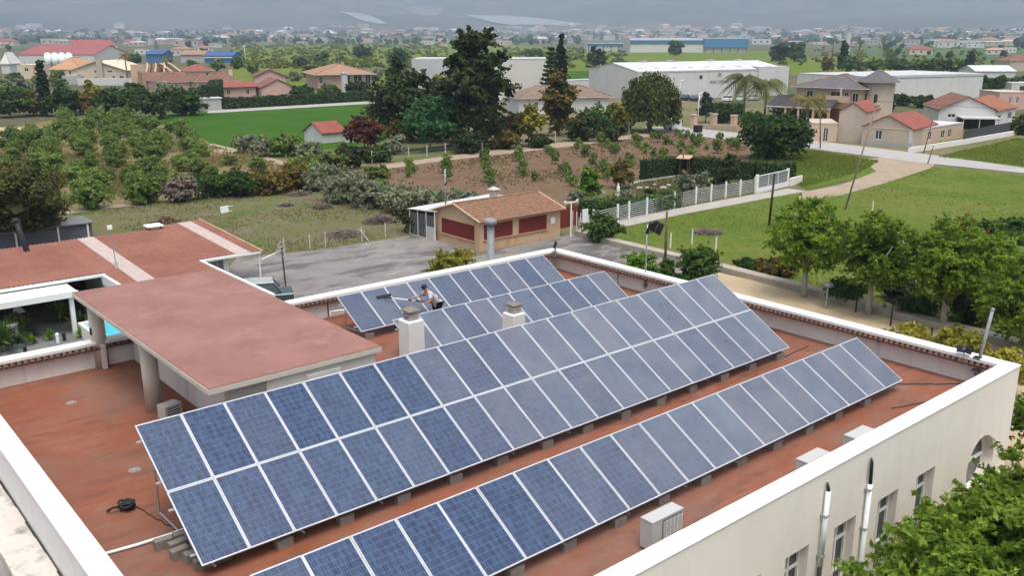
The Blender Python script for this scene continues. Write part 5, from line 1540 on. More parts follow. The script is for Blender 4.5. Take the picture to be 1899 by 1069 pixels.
def bush(label, base, top_y, w_px, m, n=1500, name='bush', seed=None, leaf=None, K=26, shell=.35, group=None, core=.75, dz=0.0, cat='bush', stem=True):
    p = G(*base); D = (p - CAM).dot(_F); H = zat(p, top_y) - ZG; R = w_px / FPX * D / 2
    seed = seed or int(base[0] * 3 + base[1])
    cm = crown_mesh('foliage', m, (R * .84, R * .8, H / 2 * .9), H / 2, n, leaf or max(.12, D * .0023), K, .46 * min(R, H * .7), None, seed, shell, core=core, twigs=8)
    t = plant(name, label, cat, p, cm, None, rz=0, group=group)
    if stem:
        mb = MB()
        for k in range(3):
            a = k * 2.1 + seed; mb.tube([(.05 * math.cos(a), .05 * math.sin(a), 0), (R * .35 * math.cos(a), R * .35 * math.sin(a), H * .55)], [max(.03, R * .05), .02], 6)
        mb.build('stem', B_trunk, t)
    return t
bush('round dark green clipped bush at the corner of the low wall near the white door', (1117, 448), 394, 66, L_mid, 5200, K=60)
bush('large dark leafy bush behind the short solar row and right parapet', (1295, 530), 452, 80, L_mid, 6500, K=60)
bush('smaller dark bush beside the tall mast left of the large leafy bush', (1236, 530), 480, 44, L_mid, 2600)
bush('light green shrub just beyond the right parapet near the tall mast', (1185, 520), 470, 70, L_bright, 3800)
bush('yellow green feathery shrub against the far parapet left of the flue pipe', (838, 520), 466, 108, L_yell, 4200, leaf=.13)
for k, (x, y, z, r, lab) in enumerate(((36.2, 2.9, -3.45, 1.0, 'yellow green shrub top just above the right parapet, leftmost of three'), (37.5, 1.2, -3.25, 1.2, 'feathery yellow green shrub above the right parapet by the iron posts'), (36.2, -1.6, -3.5, .9, 'small yellow green shrub beside the stout corner pole'))):
    H = z - ZG + .3
    cm = crown_mesh('crown', L_yell, (r, r, H * .33), H * .67, 2600, .15, 34, .42, None, 70 + k, .3)
    plant('acacia_shrub', lab, 'shrub', (x, y, ZG), cm, trunk_mesh('trunk', B_trunk, H * .45, .05, H * .8, 4, r * .6, 70 + k), rz=0)
for k, (bx, by, ty, w, m, lab) in enumerate(((1850, 520, 432, 95, L_street, 'bushy green tree in the meadow behind the street trees at right'), (1890, 560, 462, 110, L_bright, 'bright leafy tree cut by the right edge behind the wall'), (1790, 545, 445, 120, L_street, 'leafy tree between the third street tree and the right edge'), (1715, 520, 430, 110, L_street, 'leafy tree filling the gap behind the third street tree'), (1830, 470, 408, 90, L_mid, 'dark green meadow thicket above the right hand trees'), (1780, 480, 400, 110, L_rust, 'olive brown thicket behind the third street tree'), (1885, 450, 400, 70, L_mid, 'dark thicket in the meadow at the right edge'),
        (1665, 560, 520, 80, L_deep, 'dark shrub under the trellis behind the low wall'), (1800, 600, 530, 130, L_deep, 'dark undergrowth below the third street tree behind the wall'), (1565, 560, 515, 90, L_mid, 'low green undergrowth between the first two street trees'), (1440, 512, 478, 90, L_rust, 'brownish weeds along the low wall near the first street tree'),
        (1385, 500, 482, 60, L_mid, 'dark green weed clump by the low wall left of the street trees'), (1700, 590, 545, 80, L_mid, 'green shrub behind the low wall between second and third street trees'))):
    bush(lab, (bx, by), ty, w, m, 3000, name='thicket', K=34)
# crown row below the facade at the lower right
M_l2 = leaf_mat('leaf_lush', (0.045, 0.11, 0.012), (0.22, 0.33, 0.045), .45)
for k, (x, y, zt, r, n, lab) in enumerate(((11.9, -9.6, .45, 2.0, 15000, 'lush tree at the foot of the facade, leftmost, in front of the first windows'), (16.0, -9.3, .05, 2.1, 16000, 'lush tree in front of the facade between downpipe and round window'),
        (19.4, -9.4, -.1, 2.0, 14000, 'lush tree below the round window of the facade'), (26.8, -7.3, .0, 1.9, 14000, 'lush tree at the right end of the facade beyond the corner'), (10.4, -11.6, .9, 1.7, 9000, 'tree crown at the very bottom right corner of the view'))):
    H = zt - ZG
    cm = crown_mesh('crown', M_l2, (r * .95, r * .9, 1.75), H - 1.75, int(n * 1.35), .095, 95, .60, None, 90 + k, .25, core=.3, up=.3, aspect=2.0, jitter=1.1, twigs=10)
    plant('courtyard_tree', lab, 'tree', (x, y, ZG), cm, trunk_mesh('trunk', B_trunk, H * .5, .12, H * .85, 7, r * .8, 90 + k), rz=0, group='lush trees along the facade')
# small furniture of the yard
def yard_lamp(label, x, y, h, kind):
    t = thing('garden_lamp' if kind else 'iron_post', label, 'lamp' if kind else 'post', (x, y, ZG))
    mb = MB(); mb.tube([(0, 0, 0), (0, 0, h)], .05, 8); mb.build('post', M_galv if kind == 1 else M_black, t)
    if kind == 1:
        mb = MB(); mb.tube([(0, 0, h), (0, 0, h + .06), (0, 0, h + .25), (0, 0, h + .3)], [.2, .42, .22, .03], 12); mb.build('shade', M_darkgalv, t, smooth=True)
    elif kind == 2:
        for a in range(3):
            mb = MB(); q = a * 2.1; mb.tube([(0, 0, h * .9), (.3 * math.cos(q), .3 * math.sin(q), h), (.42 * math.cos(q), .42 * math.sin(q), h * .8)], .03, 6); mb.build('arm', M_black, t)
            mb = MB(); mb.ball((.42 * math.cos(q), .42 * math.sin(q), h * .72), .12, nu=8, nv=6); mb.build('lantern', M_black, t)
    else:
        mb = MB(); mb.ball((0, 0, h), .08, nu=8, nv=6); mb.build('finial', M_black, t)
yard_lamp('grey mushroom shaped lamp on the sandy yard beside the first street tree', 42.6, 11.2, 1.4, 1)
yard_lamp('ornate dark iron lamp with three lanterns on the sandy yard', 42.2, 6.9, 1.7, 2)
yard_lamp('short black iron post left of its twin on the sandy yard', 40.2, 4.6, 1.35, 0)
yard_lamp('short black iron post nearest the feathery shrub on the sandy yard', 39.6, 3.4, 1.35, 0)
yard_lamp('slim black post on the low wall beside the second street tree', 43.2, 9.6, 1.3, 0)
t = thing('trellis', 'pale wooden goal shaped trellis behind the low wall between street trees', 'trellis', (48.6, 9.9, ZG), rz=-.75)
for x in (0, 1.1):
    mb = MB(); mb.box(x, 0, 0, x + .07, .07, 1.75); mb.build('post', M_conc, t)
mb = MB(); mb.box(-.05, 0, 1.752, 1.22, .07, 1.82); mb.build('beam', M_conc, t)
# poles in the meadow and on the road
def pole(name, label, base, top, r, m, cat='utility pole', extra=None):
    p = G(*base); D = (p - CAM).dot(_F); h = zat(p, top[1]) - ZG
    dx = (top[0] - base[0]) / FPX * D
    t = thing(name, label, cat, p)
    ln = _R * dx
    mb = MB(); mb.tube([(0, 0, 0), (ln.x * .5, ln.y * .5, h * .5), (ln.x, ln.y, h)], [r, r * .9, r * .75], 8); mb.build('shaft', m, t, smooth=True)
    if extra == 'arm':
        mb = MB(); mb.obox((ln.x - .5, ln.y - .04, h - .4), (1, 0, 0), (0, .08, 0), (0, 0, .1)); mb.build('cross_arm', m, t)
        for q in (-.4, 0, .35):
            mb = MB(); mb.tube([(ln.x + q, ln.y, h - .3), (ln.x + q, ln.y, h - .15)], .04, 6); mb.build('insulator', M_pvc, t)
    if extra == 'lamp':
        mb = MB(); mb.obox((ln.x - .1, ln.y - .1, h), (.9, 0, .15), (0, .2, 0), (0, 0, .1)); mb.build('lamp_head', M_pvc, t)
    return t, Vector((p.x + ln.x, p.y + ln.y, ZG + h))
M_wood = mat('pole_wood', (0.13, 0.095, 0.07), .9, .2, 4)
_, top1 = pole('utility_pole', 'tall leaning wooden pole at the edge of the dirt road by the meadow', (1567, 390), (1606, 188), .085, mat('pale_pole_wood', (0.26, 0.21, 0.16), .9, .15, 4), extra='arm')
pole('utility_pole', 'black pole standing in the meadow beside the end of the white fence', (1426, 420), (1429, 322), .11, mat('tarred_wood', (0.03, 0.027, 0.025), .8))
pole('utility_pole', 'dark brown pole beside the asphalt lane left of the large leafy bush', (1233, 500), (1232, 392), .1, M_wood)
_, top2 = pole('utility_pole', 'thin leaning dark pole on the road in front of the dark roofed villa', (1521, 276), (1515, 205), .1, M_wood)
pole('utility_pole', 'thin pole on the road before the red roofed peach house', (1713, 284), (1722, 222), .08, M_wood)
pole('utility_pole', 'slim pole at the junction of road and dirt track', (1720, 305), (1727, 270), .07, M_wood)
pole('street_lamp', 'white street lamp between the stone gate pillars', (1293, 232), (1294, 174), .09, M_frame, 'street lamp', 'lamp')
pole('street_lamp', 'pale lamp post beside the weeping tree', (1258, 226), (1259, 150), .09, M_galv, 'street lamp', 'lamp')
pole('mast', 'tall white pole at the end of the blue covered stalls', (456, 117), (455, 82), .15, M_frame, 'pole')
mb = MB()
a, b = top1, top1 + Vector((90, -60, 1)); mb.tube([a + (b - a) * q + Vector((0, 0, -2.2 * 4 * q * (1 - q))) for q in np.linspace(0, 1, 12)], .015, 4)
tag(mb.build('overhead_wire', M_black), 'overhead wire sagging from the leaning wooden pole to the right', 'wire')
for k, (x, y, lab) in enumerate(((1243, 462, 'thin white boundary post leftmost in the meadow corner'), (1283, 455, 'thin white boundary post second from the left near the meadow corner'), (1327, 470, 'thin white boundary post beside the large leafy bush'), (1617, 398, 'pale stake standing in the meadow behind the second street tree'), (1847, 280, 'thin post at the edge of the right paddock'), (1893, 310, 'dark slim post at the right edge of the road'))):
    p = G(x, y); t = thing('boundary_post', lab, 'post', p)
    mb = MB(); mb.box(-.04, -.04, 0, .04, .04, 1.25); mb.build('post', M_frame if k < 4 else M_wood, t); mb = MB(); mb.box(-.05, -.05, 1.251, .05, .05, 1.29); mb.build('cap', M_conc, t)

# ================================================================ white fence and garden
fence = thing('white_fence', 'long white railed fence between the garden hedge and the meadow', 'fence', (*G(1145, 413)[:2], ZG))
fp = [G(*q) - Vector(fence.location) for q in ((1100, 426), (1145, 414), (1166, 409), (1199, 401), (1250, 389), (1290, 379), (1318, 374), (1345, 368), (1372, 364), (1399, 358))]
for i, a in enumerate(fp):
    mb = MB(); mb.box(a.x - .07, a.y - .07, 0, a.x + .07, a.y + .07, 1.72); mb.build('post', M_frame, fence)
    if i + 1 < len(fp):
        b = fp[i + 1]; u = b - a; u.z = 0; n = Vector((-u.y, u.x, 0)).normalized() * .03
        for k in range(8):
            mb = MB(); mb.obox(a + u.normalized() * .075 + Vector((0, 0, .2 + k * .175)), u - u.normalized() * .15, n, (0, 0, .042)); mb.build('rail', mat('fence_white', (0.55, 0.56, 0.56), .6, .05), fence)
gate = thing('garden_gate', 'white framed garden gate with grid panels at the end of the fence', 'gate', G(1403, 360))
a, b = Vector((0, 0, 0)), G(1462, 346) - G(1403, 360); u = b.normalized(); n = Vector((-u.y, u.x, 0)); L = b.length
for q in (0, L - .25):
    mb = MB(); mb.obox(u * q, u * .25, n * .25, (0, 0, 2.0)); mb.build('pillar', M_frame, gate)
mb = MB(); mb.obox(u * .252, u * (L - .504), n * .2, (0, 0, .55)); mb.build('base_wall', M_frame, gate)
for k in range(4):
    mb = MB(); mb.obox(u * (.252 + k * (L - .554) / 3) + Vector((0, 0, .552)), u * .05, n * .06, (0, 0, 1.25)); mb.build('upright', M_frame, gate)
for z in (1.802,):
    mb = MB(); mb.obox(u * .252 + Vector((0, 0, z)), u * (L - .504), n * .08, (0, 0, .08)); mb.build('top_rail', M_frame, gate)
for k in range(5):
    mb = MB(); mb.obox(u * .26 + n * .062 + Vector((0, 0, .7 + k * .22)), u * (L - .52), n * .015, (0, 0, .035)); mb.build('bar', M_frame, gate)
mb = MB(); mb.obox(u * .27 + n * .09 + Vector((0, 0, .56)), u * (L - .54), n * .02, (0, 0, 1.2)); mb.build('infill_panel', M_mesh, gate)
wall_run('boundary_wall', 'short cream boundary wall right of the white gate', [(1464, 346), (1486, 340)], .2, .9, M_cream, 'wall')
hedge('garden_hedge', 'tall dark clipped hedge along the back of the garden behind the pergola', [(1192, 334), (1253, 326), (1334, 329)], 1.2, 2.25, L_hedge, top_var=.03)
hedge('garden_hedge', 'long dark clipped hedge running from the conifer to the white gate', [(1336, 330), (1400, 336), (1474, 338)], 1.2, 2.15, L_hedge, top_var=.03)
hedge('garden_hedge', 'low uneven hedge growing through the white fence', [(1075, 402), (1140, 402), (1205, 395), (1252, 384)], 1.6, 1.5, L_mid, top_var=.25)
bush('bright green small tree left in the garden', (1090, 362), 310, 48, L_bright, 2400, name='small_tree')
bush('brownish bare shrub beside the bright green garden tree', (1149, 350), 292, 46, L_rust, 2000)
bush('grey green olive shrub in the middle of the garden lawn', (1283, 362), 318, 74, L_olive, 3200, name='olive_tree')
tree_at('garden_conifer', 'dark conifer rising from the garden hedge near the gate', (1350, 352), 282, 42, L_deep, 'cone', 2600, cat='conifer')
bush('dark shrub between the garden conifer and the gate', (1335, 352), 325, 34, L_deep, 1200)
for k, (x, y, w) in enumerate(((1068, 372, 30), (1105, 398, 40), (1165, 372, 28), (1205, 368, 24), (1065, 400, 36))):
    bush(['grey shrub behind the peach hut', 'dark low shrub at the foot of the fence', 'small bush by the white garden statue', 'tiny dark bush on the garden lawn', 'dark bush beside the lamp post'][k], (x, y), y - 20, w, [L_olive, L_hedge, L_olive, L_deep, L_hedge][k], 900)
p = G(1146, 366); t = thing('statue', 'white garden statue on a plinth by the bright green tree', 'statue', p)
mb = MB(); mb.box(-.2, -.2, 0, .2, .2, .35); mb.build('plinth', M_white, t)
mb = MB(); mb.tube([(0, 0, .351), (0, 0, .7), (.02, 0, 1.05), (0, 0, 1.25)], [.2, .16, .17, .08], 10); mb.ball((0, 0, 1.36), .1); mb.build('figure', M_white, t, smooth=True)
wall_run('garden_edging', 'pale stone edging along the back of the garden lawn', [(1145, 352), (1185, 340), (1255, 329)], .3, .25, M_path, 'edging')
p = G(1268, 330); t = thing('pergola', 'small wooden pergola with a tilted table like top among the hedges', 'pergola', p, rz=.5)
for x, y in ((-.5, -.5), (.5, -.5), (-.5, .5), (.5, .5)):
    mb = MB(); mb.tube([(x, y, 0), (x * .9, y * .9, 2.3)], .06, 6); mb.build('post', mat('red_wood', (0.16, 0.055, 0.035), .8, .2, 3), t)
mb = MB(); mb.obox((-1.1, -.8, 2.32), (2.2, 0, .12), (0, 1.6, 0), (0, 0, .08)); mb.build('top_board', mat('pale_wood', (0.45, 0.30, 0.22), .8, .15, 3), t)
for x in (-.8, .8):
    mb = MB(); mb.tube([(x, 0, 2.42), (x * 1.5, 0, 2.95)], .06, 6); mb.build('strut', mat('red_wood', (0.16, 0.055, 0.035)), t)
r = random.Random(3)
for k, (x, y) in enumerate([(1106, 374), (1116, 360), (1134, 380), (1172, 366), (1186, 352), (1200, 350), (1214, 344), (1230, 352), (1240, 346)]):
    p = G(x, y); mb = MB(); s = r.uniform(.25, .5); mb.ball((0, 0, s * .3), s, nu=7, nv=5, sc=(1.2, .9, .6))
    o = mb.build('rock', M_path, loc=p); tag(o, '%s pale rock from the left in the garden behind the white fence' % nth(k + 1), 'rock', 'pale rocks in the garden')

# ================================================================ orchards: every sapling and bush is a thing of its own
sap = []
for k in range(5):
    cm = crown_mesh('foliage', L_citrus, (.62, .62, .62), .85, 300, .2, 14, .36, prof_drop, 200 + k, .2)
    sap.append(cm)
sap_tr = trunk_mesh('stem', B_trunk, .5, .04, 1.1, 3, .3, 1)
poly = [tuple(G(*q))[:2] for q in ((705, 318), (1000, 281), (1250, 250), (1385, 268), (1365, 296), (1190, 312), (1095, 352), (1060, 352), (905, 350), (760, 336))]
o0, ax = G(1029, 299), (G(1046, 321) - G(1029, 299)).normalized()
bx_ = Vector((-ax.y, ax.x, 0))
rows = {}
ra = random.Random(21)
for i in range(-14, 40):
    for j in range(-30, 40):
        q = o0 + bx_ * (i * 4.6) + ax * (j * 3.4) + Vector((ra.uniform(-.5, .5), ra.uniform(-.5, .5), 0))
        if in_poly(np.array([q.x]), np.array([q.y]), poly)[0] and ra.random() > .08:
            rows.setdefault(i, []).append(q)
left_to_right = sorted(rows, key=lambda i: sum((q - CAM).dot(_R) / (q - CAM).dot(_F) for q in rows[i]) / len(rows[i]))
SAP_N = 0
for ri, i in enumerate(left_to_right):
    qs = sorted(rows[i], key=lambda q: (q - CAM).length)
    for k, q in enumerate(qs):
        s = ra.uniform(.65, 1.2)
        t = thing('orchard_sapling', '%s sapling from the near end, %s orchard row from the left' % (nth(k + 1), nth(ri + 1)), 'sapling', (q.x, q.y, ZG), ra.uniform(0, 6.28), 'saplings in the ploughed orchard')
        t.scale = (s, s, s * ra.uniform(.85, 1.3)); SAP_N += 1
        link_mesh('foliage', sap[ra.randrange(5)], t); link_mesh('stem', sap_tr, t)
cit = [crown_mesh('crown', L_citrus, (1.35, 1.35, 1.0), 1.25, 1500, .2, 30, .55, None, 300 + k, .35, core=.6) for k in range(6)]
cit_tr = trunk_mesh('trunk', B_trunk, .7, .09, 1.7, 5, .8, 2)
zones = [([(110, 384), (270, 372), (335, 366), (330, 335), (200, 330), (90, 350)], 'beside the dirt track in front'), ([(90, 350), (200, 330), (330, 335), (385, 345), (380, 300), (200, 285), (0, 310), (0, 350)], 'in the middle of the left orchard'),
         ([(0, 305), (200, 284), (380, 298), (395, 275), (325, 240), (222, 222), (115, 224), (110, 248), (0, 264)], 'in the dense back of the left orchard'), ([(385, 340), (520, 312), (400, 275), (385, 300)], 'in the open corner of the left orchard')]
for zi, (zp, where) in enumerate(zones):
    pl = [tuple(G(*q))[:2] for q in zp]; A = np.array(pl); lo, hi = A.min(0), A.max(0)
    st = [4.0, 4.2, 4.0, 6.0][zi]; c = 0; pts = []
    y = lo[1]
    while y < hi[1]:
        x = lo[0] + ra.uniform(0, st)
        while x < hi[0]:
            if in_poly(np.array([x]), np.array([y]), pl)[0] and ra.random() > (.22 if zi < 2 else .12): pts.append((x + ra.uniform(-.6, .6), y + ra.uniform(-.6, .6)))
            x += st
        y += st
    pts.sort(key=lambda q: (q[0] - CAM.x) * _R.x + (q[1] - CAM.y) * _R.y)
    for c, (x, y) in enumerate(pts[:120]):
        s = ra.uniform(.7, 1.15) * [.95, .95, 1.0, .65][zi]
        t = thing('citrus_tree', '%s round citrus tree from the left, %s' % (nth(c + 1), where), 'citrus tree', (x, y, ZG), ra.uniform(0, 6.28), 'citrus trees in the left orchard')
        t.scale = (s, s, s * ra.uniform(.85, 1.1))
        link_mesh('crown', cit[ra.randrange(6)], t); link_mesh('trunk', cit_tr, t)

# olive and hedge rows beyond the rough plot
for k, (x, b, ty, w, m, lab) in enumerate(((600, 352, 304, 95, L_olive, 'grey green olive bush leftmost in the row behind the rough plot'), (640, 374, 318, 100, L_olive, 'large grey green olive bush second in the row'), (690, 384, 330, 92, L_olive, 'grey green olive bush in the middle of the row'),
        (745, 396, 338, 95, L_olive, 'grey green olive bush behind the bright green shrub'), (800, 398, 345, 100, L_olive, 'grey green olive bush left of the slim floodlight pole'), (850, 392, 350, 85, L_olive, 'grey green olive bush behind the cage shed roof'),
        (702, 382, 336, 44, L_bright, 'bright green shrub among the grey green olives'), (700, 330, 306, 60, L_citrus, 'green bush at the left end of the ploughed orchard track'), (560, 335, 288, 70, L_citrus, 'green bush left of the olive row on the track'), (770, 430, 372, 60, L_deep, 'dark shrub in the shade beside the cage shed'))):
    bush(lab, (x, b), ty, w, m, 3800 if m is L_olive else 2000, name='olive_bush' if m is L_olive else 'bush', K=46)
for k, (x, b, ty, w, m, lab) in enumerate(((395, 366, 318, 70, L_mid, 'dark green bush leftmost in the hedgerow of the rough plot'), (445, 364, 315, 74, L_mid, 'dark green bush second from the left in the hedgerow'), (497, 360, 312, 72, L_rust, 'olive brown bush third in the hedgerow'),
        (545, 354, 305, 64, L_rust, 'olive brown bush at the right end of the hedgerow'), (335, 374, 328, 62, L_greytwig, 'grey leafless bush left of the hedgerow'), (268, 378, 325, 62, L_citrus, 'green citrus bush at the end of the front dirt track'), (170, 388, 338, 66, L_citrus, 'loose pale citrus tree standing in the front dirt track'))):
    bush(lab, (x, b), ty, w, m, 3200, K=40)
# pine at the left
p = G(30, 452); D = (p - CAM).dot(_F)
cm = crown_mesh('crown', L_pine, (4.4, 3.6, 2.5), 4.0, 18000, .22, 90, 1.05, None, 9, .35, core=.7)
plant('pine_tree', 'large dark pine tree behind the red roof at the left edge', 'pine tree', (p.x - .3, p.y - 2.5, ZG), cm, trunk_mesh('trunk', B_dark, 3.4, .26, 6.5, 8, 2.8, 9), rz=0)
bush('dark undergrowth at the foot of the big pine', (95, 448), 395, 60, L_pine, 2600)

# grove behind the ploughed field
tree_at('eucalyptus_tree', 'very tall dark tree with ragged crown in the middle of the grove', (885, 274), 58, 128, L_deep, 'tall', 19000, B_pale, .10, K=90, leaf=.42, shell=.3, core=.7)
tree_at('pine_tree', 'broad dark pine left of the tallest tree', (752, 262), 128, 135, L_deep, 'round', 10000, B_dark, .08, K=80, leaf=.42)
tree_at('pine_tree', 'slender dark pine top rising above the broad pine', (742, 250), 100, 62, L_deep, 'cone', 4200, B_dark, .1, leaf=.42)
tree_at('pine_tree', 'dark pine filling the gap before the tallest tree', (815, 262), 150, 90, L_deep, 'round', 6000, B_dark, .06, leaf=.42, K=60)
tree_at('leafy_tree', 'yellow green leafy tree peeping out left of the tallest tree', (826, 238), 126, 72, L_yell, 'round', 3000)
tree_at('poplar_tree', 'blue green leafy tree in front of the grove', (798, 280), 184, 100, L_blue, 'drop', 6000, K=70)
tree_at('plum_tree', 'dark red leaved plum tree beside the red roofed shed', (676, 276), 215, 70, L_red, 'round', 4200, trunk_frac=.15, K=50)
tree_at('small_tree', 'orange tinted small tree left of the blue green tree', (737, 276), 222, 44, L_rust, 'drop', 1800)
tree_at('leafy_tree', 'yellow green tree with pale trunk right of the tallest tree', (980, 272), 196, 56, L_yell, 'drop', 3000, B_pale, .3)
tree_at('leafy_tree', 'rust and green tree with pointed crown right of the grove', (1036, 252), 122, 68, L_rust, 'drop', 6000, trunk_frac=.06, K=70)
araucaria('araucaria_tree', 'dark araucaria with tiered branches behind the brown roofed house', (1021, 200), 80, 46, L_deep, 12)
tree_at('cypress_tree', 'needle thin dark cypress beside the araucaria', (1039, 196), 58, 16, L_deep, 'cone', 3000, B_dark, .03, K=110, cat='cypress')
for k, (x, b, ty, w, m, lab) in enumerate(((730, 285, 250, 50, L_olive, 'grey green shrub at the fence below the broad pine'), (700, 300, 272, 75, L_mid, 'bright low hedge bush at the corner of the grove'), (935, 276, 240, 60, L_rust, 'brownish shrub under the tallest tree'), (955, 262, 205, 40, L_red, 'dark red shrub behind the yellow green tree'),
        (1075, 262, 205, 62, L_deep, 'dark evergreen bush left of the weeping tree'), (1105, 255, 195, 60, L_mid, 'dark leafy bush beside the brown roofed house'), (1140, 250, 190, 50, L_yell, 'light green tree left of the weeping tree'), (1130, 262, 225, 60, L_deep, 'low dark bush at the fence left of the weeping tree'), (1000, 274, 250, 50, L_deep, 'dark low shrub between yellow green and rust trees'),
        (865, 284, 240, 70, L_deep, 'dark shade shrub at the foot of the tallest tree'), (620, 320, 282, 60, L_citrus, 'green bush by the track below the red roofed shed'), (655, 312, 270, 40, L_deep, 'dark bush at the corner of the white shed'), (530, 290, 245, 62, L_citrus, 'green tree at the near edge of the crop field'), (455, 285, 248, 40, L_olive, 'grey bush at the near edge of the crop field'), (490, 290, 252, 46, L_olive, 'twiggy grey bush at the corner of the crop field'), (570, 296, 262, 50, L_olive, 'grey shrub left of the red roofed shed'), (640, 300, 265, 30, L_deep, 'slender dark bush in front of the red roofed shed'))):
    bush(lab, (x, b), ty, w, m, 2000, K=34)
t = thing('wire_fence', 'wire fence with thin posts along the track below the grove', 'fence', (*G(700, 303)[:2], ZG))
fq = [G(x, 303 - (x - 700) * .1155) - Vector((*G(700, 303)[:2], ZG)) for x in range(690, 1250, 34)]
for a in fq:
    mb = MB(); mb.box(a.x - .05, a.y - .05, 0, a.x + .05, a.y + .05, 1.7); mb.build('post', M_conc, t)
for z in (.5, 1.0, 1.5):
    mb = MB(); mb.tube([(a.x, a.y, z) for a in fq], .012, 4); mb.build('wire', M_galv, t)
# weeping tree, palms and mulberry on the right
p = G(1205, 245); D = (p - CAM).dot(_F); H = zat(p, 130) - ZG; R = 112 / FPX * D / 2
plant('weeping_tree', 'big weeping pepper tree with hanging foliage by the road', 'tree', p, weeping_crown(L_weep, R * .88, H, 1.5, 9000, .34, 5), trunk_mesh('trunk', B_trunk, H * .55, .35, H * .9, 6, R * .6, 5), rz=0)
palm('palm_tree', 'drooping palm nearer the stone gate in front of the pale warehouse', (1378, 222), 124, 92, 34)
palm('palm_tree', 'drooping palm beside the first, closer to the villa', (1418, 216), 134, 90, 34)
palm('palm_tree', 'yellowing palm in front of the villa porch', (1494, 250), 166, 84, 40, m=leaf_mat('leaf_palm_dry', (0.05, 0.07, 0.02), (0.17, 0.15, 0.05)))
tree_at('mulberry_tree', 'big round dark green tree at the road corner above the meadow', (1437, 296), 212, 136, leaf_mat('leaf_mulberry', (0.016, 0.05, 0.012), (0.06, 0.12, 0.022)), 'round', 13000, trunk_frac=.08, K=110, core=.8)
tree_at('conifer_tree', 'blue grey conifer behind the stone gate pillars', (1308, 228), 172, 28, leaf_mat('leaf_bluegrey', (0.025, 0.045, 0.035), (0.06, 0.09, 0.07)), 'cone', 1500, cat='conifer')
hedge('street_hedge', 'green hedge behind the stone gate pillars', [(1322, 215), (1375, 215)], 3, 2.6, L_mid)

# ================================================================ houses, warehouses, mountains
W_white = mat('house_white', (0.58, 0.57, 0.55), .9, .04, .3)
add_layer(W_white, (0.40, 0.385, 0.36), .8, .54, .72, (1, 1, .12), .5)
W_cream = mat('house_cream', (0.60, 0.50, 0.38), .9, .06, .3)
W_peach = mat('house_peach', (0.55, 0.41, 0.30), .9, .06, .4)
W_pink = mat('house_pink', (0.55, 0.37, 0.31), .9, .06, .4)
W_beige = mat('house_beige', (0.47, 0.40, 0.32), .9, .08, .4)
W_grey = mat('house_grey', (0.40, 0.39, 0.38), .9, .08, .4)
R_red = mat('roof_red', (0.24, 0.075, 0.055), .85, .15, 1.2)
R_brown = mat('roof_brown', (0.19, 0.10, 0.075), .9, .2, 1.2)
R_tan = mat('roof_tan', (0.30, 0.185, 0.125), .9, .2, 1.2)
R_orange = mat('roof_orange', (0.42, 0.24, 0.14), .9, .15, 1.0)
R_dark = mat('roof_slate', (0.115, 0.105, 0.11), .85, .15, 1.2)
R_white = mat('roof_white', (0.50, 0.50, 0.50), .7, .05, .2)
R_grey = mat('roof_grey', (0.46, 0.46, 0.46), .7, .08, .3)
M_win = mat('far_window', (0.05, 0.05, 0.055), .2, .2, 1, spec=.5)
M_blue = mat('blue_cladding', (0.06, 0.20, 0.37), .6, .06, .1)
M_bluedark = mat('dark_blue_band', (0.055, 0.15, 0.29), .6, .06, .1)
M_tarp = mat('blue_tarp', (0.035, 0.09, 0.22), .6, .2, .5)

